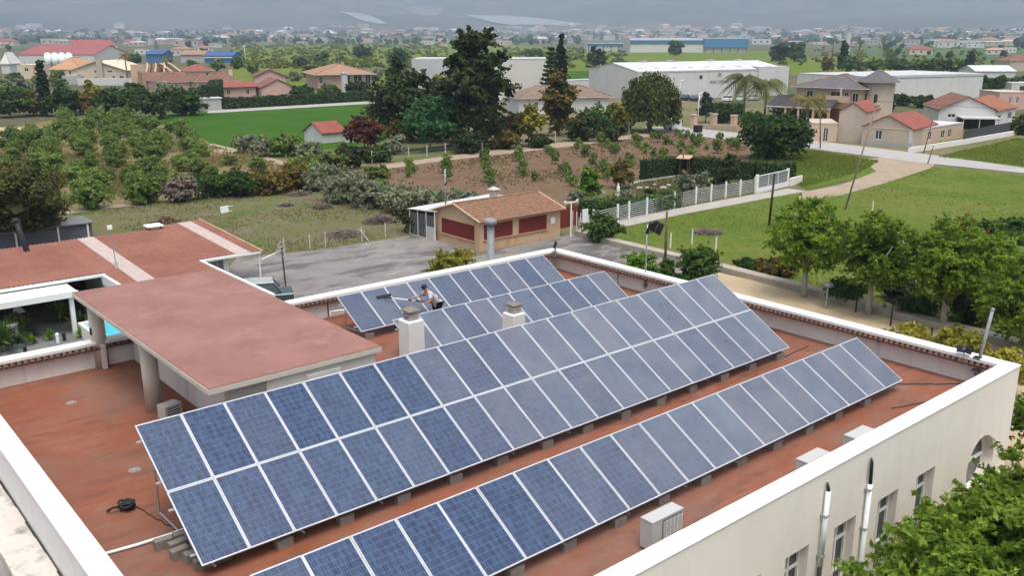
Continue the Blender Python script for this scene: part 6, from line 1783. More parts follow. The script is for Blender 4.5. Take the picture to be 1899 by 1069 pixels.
def house(name, label, L, R, depth, eave_y, roof='gable_x', ridge=1.6, wm=None, rm=None, wins=(), cat='house', over=.35, eave_at=None, chimney=(), door=(), porch=None, back=0.0, hgt=None):
    """L, R: ground points of the front wall in the picture; the body goes depth metres away behind it"""
    a = G(*L); b = G(*R); a.z = b.z = ZG
    u = (b - a); W = u.length; rz = math.atan2(u.y, u.x)
    h = hgt or (zat(a if eave_at is None else G(*eave_at), eave_y) - ZG)
    t = thing(name, label, cat, a, rz)
    ops = [(W * x0, W * x1, h * z0, h * z1) for x0, x1, z0, z1 in wins]
    mb = MB(); o = .003
    wall_face(mb, (0, 0), (1, 0), (0, -1), W, -.1, h, ops, .18)
    mb.face([(0, depth, -.1), (0, 0, -.1), (0, 0, h), (0, depth, h)]); mb.face([(W, 0, -.1), (W, depth, -.1), (W, depth, h), (W, 0, h)]); mb.face([(W, depth, -.1), (0, depth, -.1), (0, depth, h), (W, depth, h)])
    if roof == 'gable_y':
        mb.face([(0, 0, h), (W, 0, h), (W / 2, 0, h + ridge - .03)]); mb.face([(W, depth, h), (0, depth, h), (W / 2, depth, h + ridge - .03)])
    if roof == 'gable_x':
        mb.face([(0, depth, h), (0, 0, h), (0, depth / 2, h + ridge - .03)]); mb.face([(W, 0, h), (W, depth, h), (W, depth / 2, h + ridge - .03)])
    mb.build('wall', wm, t)
    q = over
    mb = MB(); th = .12
    def slab(pts):
        n = len(pts); up = [(p[0], p[1], p[2] + th) for p in pts]
        mb.face(list(reversed(pts))); mb.face(up)
        for k in range(n): mb.face([pts[k], pts[(k + 1) % n], up[(k + 1) % n], up[k]])
    if roof == 'flat':
        mb.box(-.05, -.05, h + .001, W + .05, depth + .05, h + .2)
    elif roof == 'lean':
        slab([(-q, -q, h), (W + q, -q, h), (W + q, depth + q, h + ridge), (-q, depth + q, h + ridge)])
    elif roof == 'gable_x':
        e = h - ridge * q / (depth / 2)
        slab([(-q, -q, e), (W + q, -q, e), (W + q, depth / 2, h + ridge), (-q, depth / 2, h + ridge)])
        slab([(W + q, depth + q, e), (-q, depth + q, e), (-q, depth / 2 + .001, h + ridge), (W + q, depth / 2 + .001, h + ridge)])
    elif roof == 'gable_y':
        e = h - ridge * q / (W / 2)
        slab([(-q, depth + q, e), (-q, -q, e), (W / 2, -q, h + ridge), (W / 2, depth + q, h + ridge)])
        slab([(W + q, -q, e), (W + q, depth + q, e), (W / 2 + .001, depth + q, h + ridge), (W / 2 + .001, -q, h + ridge)])
    elif roof == 'hip':
        m = min(W, depth) / 2
        p0, p1 = ((m, depth / 2), (W - m, depth / 2)) if W >= depth else ((W / 2, m), (W / 2, depth - m))
        z = h + ridge
        A, B, C, D_ = (-q, -q, h - .05), (W + q, -q, h - .05), (W + q, depth + q, h - .05), (-q, depth + q, h - .05)
        P0, P1 = (*p0, z), (*p1, z)
        if W >= depth:
            fs = [(A, B, P1, P0), (B, C, P1), (C, D_, P0, P1), (D_, A, P0)]
        else:
            fs = [(A, B, P0), (B, C, P1, P0), (C, D_, P1), (D_, A, P0, P1)]
        for f in fs: mb.face(list(f))
        mb.face([D_, C, B, A])
    if mb.f:
        rf = mb.build('roof', rm, t)
        if roof == 'hip':
            mb = MB(); mb.box(-q - .02, -q - .02, h - .16, W + q + .02, depth + q + .02, h - .052); mb.build('eaves', W_white, rf)
            mb = MB()
            for e0, e1 in ((A, P0), (B, P1 if W >= depth else P0), (P0, P1)): mb.tube([Vector(e0) + Vector((0, 0, .05)), Vector(e1) + Vector((0, 0, .05))], .10, 6)
            mb.build('ridge_tile', R_tan, rf)
        for (cx, cy, cw, cz) in chimney:
            mb = MB(); mb.box(W * cx - cw / 2, depth * cy - cw / 2, h * .8, W * cx + cw / 2, depth * cy + cw / 2, h + cz); c = mb.build('chimney', wm, rf if False else t)
            mb = MB(); mb.box(W * cx - cw * .65, depth * cy - cw * .65, h + cz + .001, W * cx + cw * .65, depth * cy + cw * .65, h + cz + .12); mb.build('chimney_cap', R_tan, c)
    for (x0, x1, z0, z1) in ops:
        mb = MB(); f = .07
        for bx in ((x0 + .002, z0 + .002, x0 + f, z1 - .002), (x1 - f, z0 + .002, x1 - .002, z1 - .002), (x0 + f, z1 - f, x1 - f, z1 - .002), (x0 + f, z0 + .002, x1 - f, z0 + f), ((x0 + x1) / 2 - .03, z0 + f, (x0 + x1) / 2 + .03, z1 - f)):
            mb.box(bx[0], .06, bx[1], bx[2], .10, bx[3])
        w = mb.build('window', M_frame, t)
        mb = MB(); mb.box(x0 + .01, .102, z0 + .01, x1 - .01, .14, z1 - .01); mb.build('pane', M_win, w)
    t['_w'] = W; t['_h'] = h
    return t
def add(t, name, m, *b, rel=True):
    """extra box on a house: x as share of the front width when rel"""
    W = t['_w']; mb = MB()
    x0, y0, z0, x1, y1, z1 = b
    mb.box(x0 * W if rel else x0, y0, z0, x1 * W if rel else x1, y1, z1)
    return mb.build(name, m, t)

# --- right side -----------------------------------------------------------------
w2 = house('warehouse', 'long pale warehouse with arched roof and dark lettering on its wall', (1180, 187), (1452, 176), 22, 131, 'gable_x', 1.9, W_white, R_white, (), 'warehouse', .1, eave_at=(1180, 183))
h = w2['_h']; W = w2['_w']
add(w2, 'door_opening', M_black, -.012, 6, 0, -.002, 6, 0) if False else None
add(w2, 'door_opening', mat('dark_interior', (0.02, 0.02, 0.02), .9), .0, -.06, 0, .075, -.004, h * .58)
add(w2, 'eaves_band', R_white, 0, -.1, h - .25, 1, -.004, h - .02)
for k in range(9): add(w2, 'rooflight', W_cream, .05 + k * .11, 3, h + .42, .075 + k * .11, 9, h + .83)
for x in (.18, .36, .64, .84): add(w2, 'roof_vent', W_grey, x, 10.6, h + 1.98, x + .04, 12.0, h + 2.4)
for x in (.40, .655): add(w2, 'window', M_win, x, -.05, h * .70, x + .02, -.004, h * .83)
add(w2, 'end_bay', W_white, .80, -.6, -.1, 1.02, -.005, h + .5)
add(w2, 'end_bay_band', R_white, .80, -.62, h + .502, 1.02, 16, h + .62)
def lettering(text, parent, x, z, size, m, y=-.06, name='lettering', sx=1.0):
    cu = bpy.data.curves.new(name, 'FONT'); cu.body = text; cu.size = size; cu.extrude = .02; cu.align_x = 'CENTER'
    o = bpy.data.objects.new(name, cu); COL.objects.link(o)
    dg = bpy.context.evaluated_depsgraph_get(); dg.update()
    me = bpy.data.meshes.new_from_object(o.evaluated_get(dg)); bpy.data.objects.remove(o)
    me.materials.clear(); me.materials.append(m)
    o = link_mesh(name, me, parent, (x, y, z), (math.pi / 2, 0, 0)); o.scale = (sx, 1, 1)
    return o
M_letter = mat('sign_grey', (0.17, 0.17, 0.18), .7)
lettering('MAAD  CORTINAS', w2, W * .535, h * .52, 1.15, M_letter, sx=.66)
lettering('IR', w2, W * .535, h * .74, 1.7, M_letter)
w1 = house('warehouse', 'large pale warehouse wall with grey roof behind the tall trees', (768, 190), (1014, 190), 16, 110, 'flat', .2, mat('warehouse_cream', (0.60, 0.575, 0.53), .9, .04, .2), R_grey, (), 'warehouse', .1, eave_at=(1014, 190))
add(w1, 'grey_bay', R_grey, -.01, -.3, -.1, .27, -.005, w1['_h'] + .15)
w3 = house('warehouse', 'white flat warehouse behind the dark roofed villa', (1600, 196), (1818, 186), 22, 137, 'flat', .2, W_white, R_grey, (), 'warehouse', .1, eave_at=(1818, 186))
add(w3, 'grey_bay', W_grey, -.02, -.3, -.1, .24, -.005, w3['_h'] + .1); add(w3, 'coping', R_grey, .24, -.12, w3['_h'] - .4, 1.0, -.004, w3['_h'])
b13 = house('warehouse', 'distant white warehouse with blue cladding and blue top band', (1168, 97), (1304, 97), 60, 70, 'flat', .2, W_white, R_white, (), 'warehouse', .1, hgt=11.5)
h = b13['_h']; add(b13, 'blue_band', M_bluedark, 0, -.5, h - 3.4, 1, -.01, h); add(b13, 'roof_rise', R_white, 0, 4, h + .2, 1, 56, h + 2.2)
b13b = house('warehouse_hall', 'distant blue clad loading hall on pillars right of the white warehouse', (1305, 97), (1385, 97), 50, 72, 'flat', .2, W_white, R_white, (), 'warehouse', .1, hgt=4.5)
h = 4.5; add(b13b, 'blue_cladding', M_blue, -.01, -2, h + .201, 1.01, 50, h + 8.5); add(b13b, 'roof_panel', R_white, -.01, -2, h + 8.501, 1.01, 50, h + 9.3)
for k in range(6): add(b13b, 'pillar', M_bluedark, .02 + k * .19, -1.8, 0, .035 + k * .19, -1.3, h + .2)
b13c = house('warehouse_shed', 'low blue banded open shed left of the distant blue warehouse', (1088, 95), (1166, 95), 40, 80, 'flat', .2, W_white, R_white, (), 'warehouse', .1, hgt=8.0)
h = 8.0; add(b13c, 'blue_band', M_bluedark, 0, -1, h - 2.2, 1, -.01, h + .1)
for k in range(6): add(b13c, 'pillar', M_bluedark, .03 + k * .18, -.8, 0, .05 + k * .18, -.3, h - 2.2)
# villa
vl = house('villa', 'dark roofed two storey villa with round stone tower', (1472, 232), (1592, 240), 14, 164, 'hip', 2.1, W_peach, R_dark, [(.53, .70, .60, .90), (.74, .80, .62, .90), (.86, .95, .66, .88), (.16, .26, .72, .9)], 'villa', .9, eave_at=(1592, 240))
h, W = vl['_h'], vl['_w']
mb = MB(); mb.tube([(W * 1.10, 4, -.1), (W * 1.10, 4, h + 1.0)], 2.7, 22); mb.build('tower', W_beige, vl)
mb = MB()
K8 = 8; zz = h + 1.0
rim = [(W * 1.10 + 3.7 * math.cos(k * math.pi / 4 + .39), 4 + 3.7 * math.sin(k * math.pi / 4 + .39), zz) for k in range(K8)]
for k in range(K8): mb.face([rim[k], rim[(k + 1) % K8], (W * 1.10, 4, zz + 2.3)])
mb.face(list(reversed(rim))); mb.build('tower_roof', R_dark, vl)
for q in (-2.0, -1.3): 
    mb = MB(); mb.box(W * 1.10 + 2.72 * math.cos(q) - .3, 4 + 2.72 * math.sin(q) - .06, h * .55, W * 1.10 + 2.72 * math.cos(q) + .3, 4 + 2.72 * math.sin(q) + .04, h * .86); mb.build('tower_window', M_win, vl)
mb = MB(); z1 = h * .52
A, B, C, D_ = (-3.5, -4.5, z1), (W * .70, -4.5, z1), (W * .70, -.02, z1 + 1.8), (-3.5, -.02, z1 + 1.8)
mb.face([A, B, C, D_]); mb.face([D_, C, B, A]); mb.build('porch_roof', R_dark, vl)
mb = MB(); mb.box(-3.55, -4.6, z1 - .22, W * .71, -4.35, z1 - .01); mb.build('porch_beam', W_white, vl)
for x in (-3.3, 0.2, W * .22, W * .45, W * .68):
    mb = MB(); mb.box(x - .18, -4.5, 0, x + .18, -4.15, z1 - .221); mb.build('porch_pillar', W_peach, vl)
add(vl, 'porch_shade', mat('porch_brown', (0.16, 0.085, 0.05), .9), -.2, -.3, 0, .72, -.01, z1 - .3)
add(vl, 'balcony_wall', W_peach, .5, -1.2, z1 + .9, .86, -1.0, z1 + 2.0); add(vl, 'balcony_pillar', W_white, .715, -1.19, z1 + 2.001, .735, -1.01, h)
for k, (x, b, ty, w, m, lab) in enumerate(((1668, 196, 172, 60, L_deep, 'dark shrubs below the round tower of the villa'), (1712, 200, 176, 56, L_deep, 'dark spiky shrubs between villa and brown tiled roof'), (1755, 206, 184, 40, L_hedge, 'dark bush against the white house gable'), (1640, 205, 185, 40, L_hedge, 'dark bush behind the first peach house'),
        (1452, 226, 196, 44, L_hedge, 'dark hedge bush left of the villa porch'), (1400, 232, 206, 60, L_mid, 'green garden shrubs between mulberry and gate pillars'), (1500, 236, 200, 40, L_mid, 'garden palm thicket before the villa porch'), (1235, 226, 190, 60, L_deep, 'dark shrubs right of the weeping tree'), (1345, 228, 205, 40, L_hedge, 'dark garden bush behind the pinkish wall'), (1888, 200, 180, 50, L_mid, 'green bush right of the white house'), (1890, 250, 215, 40, L_deep, 'dark hedge at the right edge beside the netting fence'))):
    bush(lab, (x, b), ty, w, m, 1500, K=28)
# peach houses
pa = house('house', 'peach house with red roof and bare gable wall beside the villa', (1552, 262), (1601, 265), 9, 206, 'gable_y', 1.3, W_beige, R_red, (), 'house', .15, eave_at=(1552, 262))
pt = house('annex', 'low cream annex with white door on the road left of the peach houses', (1503, 262), (1551, 263), 8, 230, 'flat', .2, W_peach, W_beige, [(.46, .66, .0, .80)], 'annex', .1)
pb = house('house', 'peach house with deep red roof and white trimmed window on the road corner', (1597, 267), (1690, 274), 11, 240, 'gable_y', 1.8, W_beige, R_red, [(.26, .40, .32, .82)], 'house', .2, eave_at=(1690, 274))
h = pb['_h']; add(pb, 'string_course', W_cream, -.002, -.06, h - .16, 1.0, -.004, h - .02); add(pb, 'plinth', W_grey, 0, -.05, -.05, 1.0, -.004, h * .24); add(pb, 'corner_band', W_white, .93, -.04, h * .245, .995, -.003, h - .17)
pr_ = house('annex', 'low peach annex with white roof right of the red roofed corner house', (1692, 272), (1782, 256), 10, 243, 'flat', .2, W_peach, R_white, [(.28, .36, .25, .8), (.55, .63, .2, .75), (.70, .77, .2, .75)], 'annex', .2, eave_at=(1692, 272))
wh = house('house', 'white house with brown tiled gable roof behind the red roofed one', (1738, 236), (1842, 238), 13, 204, 'gable_y', 2.2, W_white, R_brown, [(.16, .30, .55, .75)], 'house', .35, eave_at=(1842, 238))
wk2 = house('house_wing', 'white wing with two windows at the right end of the white house', (1843, 238), (1880, 228), 9, 206, 'gable_x', 1.9, W_white, mat('roof_terracotta', (0.27, 0.115, 0.075), .9, .15, 1.2), [(.1, .28, .35, .72), (.62, .82, .35, .75)], 'house', .3)
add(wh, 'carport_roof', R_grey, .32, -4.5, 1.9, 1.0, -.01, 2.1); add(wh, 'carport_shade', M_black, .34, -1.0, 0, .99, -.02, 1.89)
for x in (.34, .62, .95): add(wh, 'carport_post', W_white, x, -4.3, 0, x + .012, -4.15, 1.899)
t = wall_run('dark_fence', 'dark mesh fence on the low wall before the white house', [(1785, 268), (1888, 247)], .08, 2.1, mat('dark_netting', (0.075, 0.075, 0.08), .9, .1, 2), 'fence')
house('house', 'small pink house at the right edge behind the white house', (1850, 204), (1903, 204), 9, 172, 'flat', .2, W_pink, W_beige, [(.35, .45, .4, .75), (.6, .7, .4, .75)])
house('shed', 'long white shed roof among the green trees at far right', (1808, 145), (1882, 145), 14, 132, 'gable_x', 2, W_white, R_white, (), 'shed')
house('shed', 'pale shed with dark opening at the right edge', (1875, 168), (1925, 168), 10, 155, 'flat', .2, W_white, R_grey, [(.3, .7, .0, .7)], 'shed')
house('house', 'grey brown house at the right edge beyond the trees', (1870, 132), (1930, 132), 14, 112, 'hip', 2.6, W_beige, R_brown)
house('house', 'brown roofed white house between the grove and the weeping tree', (962, 212), (1130, 208), 10, 182, 'hip', 2.2, W_white, mat('roof_umber', (0.20, 0.145, 0.115), .9, .15, 1.2), [(.17, .21, .25, .75), (.86, .90, .4, .75)], 'house', .6, eave_at=(962, 212))
house('wall_block', 'white yard wall blocks before the pale warehouse', (1052, 172), (1120, 168), 3, 150, 'flat', .2, W_white, R_white, (), 'wall')
# gate pillars, pink wall and parked vehicles on the road
wall_run('street_wall', 'low pinkish wall between stone gate pillars', [(1282, 238), (1325, 240), (1385, 243)], .35, .85, mat('pink_stone', (0.42, 0.32, 0.26), .9, .15, 2), 'wall')
for k, (x, b, lab) in enumerate(((1286, 240, 'stone gate pillar beside the black bin'), (1323, 238, 'stone gate pillar in the middle of the pinkish wall'), (1360, 241, 'stone gate pillar nearest the round mulberry tree'))):
    p = G(x, b); t = thing('gate_pillar', lab, 'pillar', p)
    mb = MB(); mb.box(-.42, -.42, 0, .42, .42, 2.4); mb.build('shaft', W_peach, t); mb = MB(); mb.box(-.52, -.52, 2.401, .52, .52, 2.6); mb.build('cap', W_beige, t)
p = G(1294, 246); t = thing('waste_bin', 'black wheeled waste bin standing on the pale road', 'bin', p)
mb = MB(); mb.box(-.6, -.5, .12, .6, .5, 1.15, bev=.05); mb.build('body', M_black, t); mb = MB(); mb.box(-.64, -.55, 1.151, .64, .5, 1.25); mb.build('lid', M_black, t)
for x in (-.5, .35):
    mb = MB(); mb.tube([(x, -.4, .1), (x + .12, -.4, .1)], .1, 8); mb.build('wheel', M_darkgalv, t)
def car(name, label, base, rz, m, van_=False, cat='car'):
    p = G(*base); t = thing(name, label, cat, p, rz)
    h = 1.9 if van_ else 1.0
    mb = MB(); mb.box(-2.1, -.85, .3, 2.1, .85, h if van_ else .92, bev=.12); mb.build('body', m, t)
    if not van_:
        mb = MB(); mb.mesh([(-1.7, -.8, .921), (1.1, -.8, .921), (1.1, .8, .921), (-1.7, .8, .921), (-1.2, -.66, 1.42), (.4, -.66, 1.42), (.4, .66, 1.42), (-1.2, .66, 1.42)], [(0, 1, 5, 4), (1, 2, 6, 5), (2, 3, 7, 6), (3, 0, 4, 7)]); mb.build('window', M_glass, t)
        mb = MB(); mb.box(-1.18, -.64, 1.421, .38, .64, 1.46); mb.build('roof_panel', m, t)
    else:
        mb = MB(); mb.box(2.0, -.7, 1.1, 2.13, .7, 1.7); mb.build('windscreen', M_glass, t)
    for x in (-1.3, 1.3):
        for y in (-.87, .7):
            mb = MB(); mb.tube([(x, y, .32), (x, y + .17, .32)], .32, 12); mb.build('wheel', M_black, t)
    return t
C_navy = mat('navy_paint', (0.02, 0.03, 0.07), .3, .05, 1, spec=.6); C_white = mat('white_paint', (0.7, 0.7, 0.7), .3, .03, 1, spec=.6); C_dark = mat('dark_paint', (0.03, 0.032, 0.036), .3, .05, 1, spec=.6); C_silver = mat('silver_paint', (0.4, 0.41, 0.42), .3, .05, 1, spec=.6)
for k, (x, y, c, lab) in enumerate(((1272, 186, C_navy, 'dark blue car parked by the warehouse, leftmost'), (1288, 187, C_navy, 'dark blue car parked by the warehouse below the lettering'), (1307, 187, C_dark, 'black car parked by the warehouse right of the blue ones'), (1350, 188, C_white, 'white car parked before the warehouse left of the palms'), (1372, 187, C_white, 'white car parked before the warehouse behind the palms'), (1162, 238, C_dark, 'dark car parked under the weeping tree'), (1398, 186, C_silver, 'silver car parked by the right end of the warehouse'))):
    car('parked_car', lab, (x, y), .3 + .2 * (k % 3), c)
car('parked_van', 'white van parked on the road beside the weeping tree', (1246, 241), 1.1, C_white, True, 'van')

# --- left side --------------------------------------------------------------------
fa = house('factory', 'long low factory with dull red roof and white walls', (36, 122), (176, 122), 45, 101, 'gable_x', 4.6, W_white, mat('roof_dull_red', (0.27, 0.10, 0.095), .9, .1, .4), [(.84, .90, .1, .6)], 'factory', .3)
fb = house('factory_hall', 'tall white factory hall with dull red roof at the right end', (142, 117), (221, 116), 40, 84, 'lean', 3.0, W_white, mat('roof_dull_red', (0.27, 0.10, 0.095)), [(.06, .42, .0, .42)], 'factory', .3)
for k in range(4):
    p = G(91 + k * 13, 124); t = thing('storage_tank', '%s white storage tank from the left before the long factory' % nth(k + 1), 'tank', p, 0, 'white tanks at the factory')
    rr_ = 6.2 / FPX * (p - CAM).dot(_F); hh = zat(p, 97) - ZG
    mb = MB(); mb.tube([(0, 0, 0), (0, 0, hh * .88)], rr_, 16); mb.build('shell', M_pvc, t, smooth=True)
    mb = MB(); mb.tube([(0, 0, hh * .881), (0, 0, hh * .96), (0, 0, hh)], [rr_, rr_ * .7, .2], 16); mb.build('dome', M_pvc, t, smooth=True)
house('dovecote', 'slim white tower with pyramid roof at the left edge', (4, 136), (20, 136), 9, 118, 'hip', 5.0, W_white, W_white, (), 'tower', .5)
house('house', 'square cream house with one window at the left edge', (34, 146), (64, 146), 14, 121, 'flat', .3, W_cream, W_cream, [(.45, .7, .55, .8)])
house('house', 'orange roofed house behind the slim cypress', (92, 148), (152, 148), 20, 128, 'hip', 4.0, W_cream, R_orange, [(.62, .75, .5, .9)])
hb = house('house', 'large cream gabled house with a grey chimney column and terrace', (134, 156), (236, 156), 20, 130, 'gable_y', 3.0, W_cream, W_cream, [(.10, .17, .1, .7), (.42, .52, .12, .5), (.74, .79, .08, .6), (.87, .95, .2, .6), (.42, .51, .82, .98), (.66, .75, .84, .99)], 'house', .6, eave_at=(236, 156))
add(hb, 'chimney_column', W_beige, .50, -1.2, -.1, .60, -.02, hb['_h'] + 3.9); add(hb, 'terrace_wall', W_white, .30, -8, -.1, 1.3, -7.6, 2.4); add(hb, 'side_porch', W_grey, -.12, -2, -.1, .22, -.03, hb['_h'] * .62); 
un = house('unfinished_house', 'unfinished brick house with bare concrete roof frames', (266, 162), (346, 160), 22, 134, 'none', 0, mat('raw_brick', (0.40, 0.25, 0.18), .9, .1, .6), None, [(.35, .95, .08, .34)], 'house')
hh = un['_h']; W = un['_w']
for k in range(9):
    x = W * (.10 + k * .10)
    mb = MB(); s = (1 if k < 5 else -1)
    mb.tube([(x, 0, hh), (x + s * 1.4, 6, hh + 1.9), (x + s * 2.0, 11, hh + 2.6)], .28, 4); mb.tube([(x + s * 2.0, 11, hh + 2.6), (x + s * 2.4, 22, hh)], .28, 4); mb.build('rafter', mat('dark_beam', (0.10, 0.07, 0.05), .9) if k % 2 else W_peach, un)
add(un, 'gable_wall', W_peach, -.15, 10, 0, .5, 10.4, hh + 2.2)
for (L, R, d, e, rd, lab, wm, rm) in (((318, 166), (368, 164), 18, 152, 2.3, 'brown hipped house roof left in the cluster before the blue stalls', W_peach, R_brown), ((366, 166), (396, 165), 16, 151, 1.9, 'brown hipped house in the middle of the cluster', W_peach, R_brown), ((394, 165), (442, 164), 18, 150, 2.6, 'brown hipped house with chimneys right in the cluster', W_cream, R_brown),
                                ((346, 146), (398, 145), 18, 131, 2.0, 'reddish hipped house behind the cluster', W_peach, R_red), ((412, 182), (476, 180), 14, 162, 1.0, 'pink house wing with dull red roof behind the dark hedge', W_pink, R_red)):
    house('house', lab, L, R, d, e, 'hip' if rd > 1.5 else 'gable_x', rd, wm, rm, [(.15, .25, .3, .8), (.7, .8, .3, .8)], 'house', .6, chimney=((.85, .5, 1.2, rd + .8),) if 'chimneys' in lab else ())
house('house', 'tall pink gabled house behind the dark hedge', (474, 174), (532, 173), 14, 142, 'gable_y', 1.9, W_pink, R_brown, [(.40, .46, .86, .98), (.52, .58, .86, .98)], 'house', .4)
house('house', 'low pink gabled house front with white trim behind the dark hedge', (486, 181), (546, 179), 8, 162, 'gable_y', 2.0, W_pink, R_brown, (), 'house', .3)
hh = house('house', 'brown hipped bungalow with dark veranda between hedge and vineyard', (590, 166), (690, 164), 24, 138, 'hip', 2.8, W_pink, R_tan, [(.03, .09, .4, .85), (.42, .60, .05, .95), (.66, .82, .05, .95), (.88, .98, .05, .95)], 'bungalow', 1.4, chimney=((.6, .5, .8, 3.4),))
sr = house('shed', 'small white shed with red roof beside the plum tree', (599, 266), (640, 262), 5, 247, 'gable_x', 1.4, W_white, R_red, (), 'shed', .25)
house('wall_block', 'broken white wall behind the plum tree', (640, 264), (666, 264), .5, 246, 'flat', .2, W_white, W_white, [(.3, .8, .0, .45)], 'wall')
hedge('tall_hedge', 'long dark clipped hedge before the pink houses', [(414, 203), (550, 195), (690, 187)], 2.4, 2.4, L_hedge, leaf=.55, n_per=90)
hedge('tall_hedge', 'dark hedge block beside the farm gate', [(398, 196), (404, 182)], 3, 4.6, L_hedge, leaf=.5)
t = thing('farm_gate', 'pale stone gate block at the left end of the farm road', 'gate', G(392, 205)); mb = MB(); mb.box(-2.0, -1, 0, 2.0, 1, 2.6); mb.build('block', W_grey, t); mb = MB(); mb.box(-2.2, -1.2, 2.601, 2.2, 1.2, 2.85); mb.build('cap', W_white, t)
t = thing('garden_pillar', 'white pillar in the garden before the bungalow', 'pillar', G(640, 178)); mb = MB(); mb.box(-.7, -.5, 0, .7, .5, 6.0); mb.build('shaft', W_white, t); mb = MB(); mb.box(-.9, -.7, 6.001, .9, .7, 6.3); mb.build('cap', W_white, t)
for k, (x0, x1, b, top, lab) in enumerate(((272, 302, 116, 100, 'bright blue tarpaulin covered stack before the vineyard'), (380, 432, 117, 103, 'long blue covered stalls beside the tall white pole'), (336, 380, 116, 101, 'brown net covered stalls left of the blue ones'))):
    m = M_tarp if k < 2 else R_tan
    t = house('covered_stall', lab, (x0, b), (x1, b), 18, top, 'gable_x', 2.2, M_bluedark if k < 2 else W_grey, m, (), 'stall', .6)
    if k == 1: add(t, 'white_beam', W_white, 0, -.9, t['_h'] * .7, 1, -.62, t['_h'] * .85)

t = heap('pale rubble heap at the far edge of the left orchard', (70, 256), 11, 1.2, leaf_mat('rubble_bits', (0.24, 0.20, 0.16), (0.42, 0.38, 0.33), .05), 500, 'rubble_heap')
rv = random.Random(8)
for k, (x, b) in enumerate(((30, 152), (70, 156), (108, 160), (240, 172), (262, 178), (300, 174), (335, 178), (380, 178), (250, 122), (310, 128), (355, 126), (405, 132), (440, 128), (470, 138), (545, 150), (575, 144), (700, 150), (725, 140))):
    tree_at('village_tree', 'small garden tree, %s from the left among the village houses' % nth(k + 1), (x, b), b - rv.uniform(14, 26), rv.uniform(18, 34), rv.choice((L_mid, L_citrus, L_hedge, L_olive)), 'round', 900, trunk_frac=.06, K=24, group='garden trees among the village houses')
# trees of the left village
tree_at('cypress_tree', 'tall slim dark cypress standing alone at left', (87, 216), 111, 24, L_deep, 'cone', 3600, B_dark, .03, K=110, cat='cypress')
for k, (x, b, ty, w, m, lab) in enumerate(((222, 216, 160, 74, L_mid, 'dark green tree leftmost in the village grove'), (285, 220, 164, 84, L_hedge, 'darkest broad tree in the middle of the village grove'), (345, 214, 162, 84, L_mid, 'green tree at the right end of the village grove'), (176, 206, 147, 28, L_yell, 'yellow green slender tree before the cream gabled house'), (150, 212, 168, 50, L_rust, 'orange tinted shrub before the cream gabled house'),
        (118, 215, 158, 60, L_mid, 'green tree right of the slim cypress'), (62, 214, 170, 60, L_rust, 'brownish green tree left of the slim cypress'), (20, 218, 160, 70, L_mid, 'dark green tree at the left edge of the village'), (45, 205, 140, 40, L_olive, 'grey green tree behind the slim cypress'), (255, 200, 150, 40, L_mid, 'green tree peeping above the village grove'), (10, 200, 140, 40, L_olive, 'grey green tree at the left edge below the white tower'),
        (372, 190, 160, 34, L_deep, 'dark tree beside the farm gate'), (320, 190, 158, 40, L_olive, 'grey leafless tree before the unfinished house'), (560, 182, 158, 50, L_mid, 'garden bush right of the low pink house'), (610, 182, 156, 40, L_citrus, 'leafy garden shrub before the bungalow'), (665, 180, 150, 50, L_hedge, 'dark garden tree before the bungalow'), (108, 152, 130, 26, L_citrus, 'small tree before the orange roofed house'))):
    tree_at('village_tree', lab, (x, b), ty, w, m, 'round', 2600, trunk_frac=.08, K=44)
palm('palm_tree', 'shaggy dark palm before the unfinished house at left', (237, 158), 95, 26, 30, m=L_rust)
for k, (x, b, ty, w, m, kind, lab) in enumerate(((597, 122, 96, 24, L_mid, 'round', 'small round tree in the vineyard above the bungalow'), (673, 108, 84, 36, L_hedge, 'round', 'broad dark tree standing in the vineyard'), (738, 120, 88, 40, L_mid, 'round', 'grey green tree at the vineyard edge above the dark pines'), (1106, 125, 87, 38, L_hedge, 'round', 'round dark tree behind the left end of the long warehouse'),
        (1254, 104, 74, 28, L_mid, 'round', 'round tree before the distant blue warehouse'), (1445, 114, 80, 44, L_hedge, 'round', 'dark green tree right of the distant blue hall'), (1474, 114, 78, 40, L_mid, 'round', 'dark round tree beside its darker neighbour'), (1795, 136, 96, 24, L_deep, 'cone', 'dark conifer behind the white flat warehouse'),
        (1562, 130, 74, 24, L_deep, 'cone', 'dark conifer behind the villa roof'), (1535, 132, 104, 24, L_rust, 'round', 'brownish tree left of the conifer behind the villa'), (990, 108, 90, 44, L_mid, 'round', 'low dark bush clump in the field right of the tallest tree'), (558, 126, 108, 26, L_deep, 'round', 'dark bare tree at the vineyard edge'))):
    tree_at('field_tree', lab, (x, b), ty, w, m, kind, 1300, trunk_frac=.08, K=30)
for k, (x, b, ty, w, lab) in enumerate(((1543, 108, 70, 14, 'small palm left of the white silo tower'), (1590, 128, 72, 24, 'palm with ball shaped crown behind the villa'), (1644, 128, 86, 30, 'shaggy palm behind the white flat warehouse'))):
    palm('palm_tree', lab, (x, b), ty, w, 26, .5, m=L_palm)
for k in range(13):
    x = 1578 + k * 17 + (k % 3) * 3
    tree_at('field_tree', '%s green tree from the left in the tree line behind the white flat warehouse' % nth(k + 1), (x, 134), 104 + (k * 7) % 9, 30, (L_mid, L_citrus, L_mid, L_street)[k % 4], 'round', 700, trunk_frac=.05, K=18, group='tree line behind the white warehouse')
for k in range(7):
    x = 1826 + k * 15
    tree_at('field_tree', '%s dark tree from the left in the belt at the far right' % nth(k + 1), (x, 168 - k), 138 + (k * 5) % 8, 30, (L_mid, L_hedge)[k % 2], 'round', 800, trunk_frac=.05, K=18, group='tree belt at the far right')
p = G(1570, 100); t = thing('silo_tower', 'slim white silo tower far behind the villa', 'tower', p)
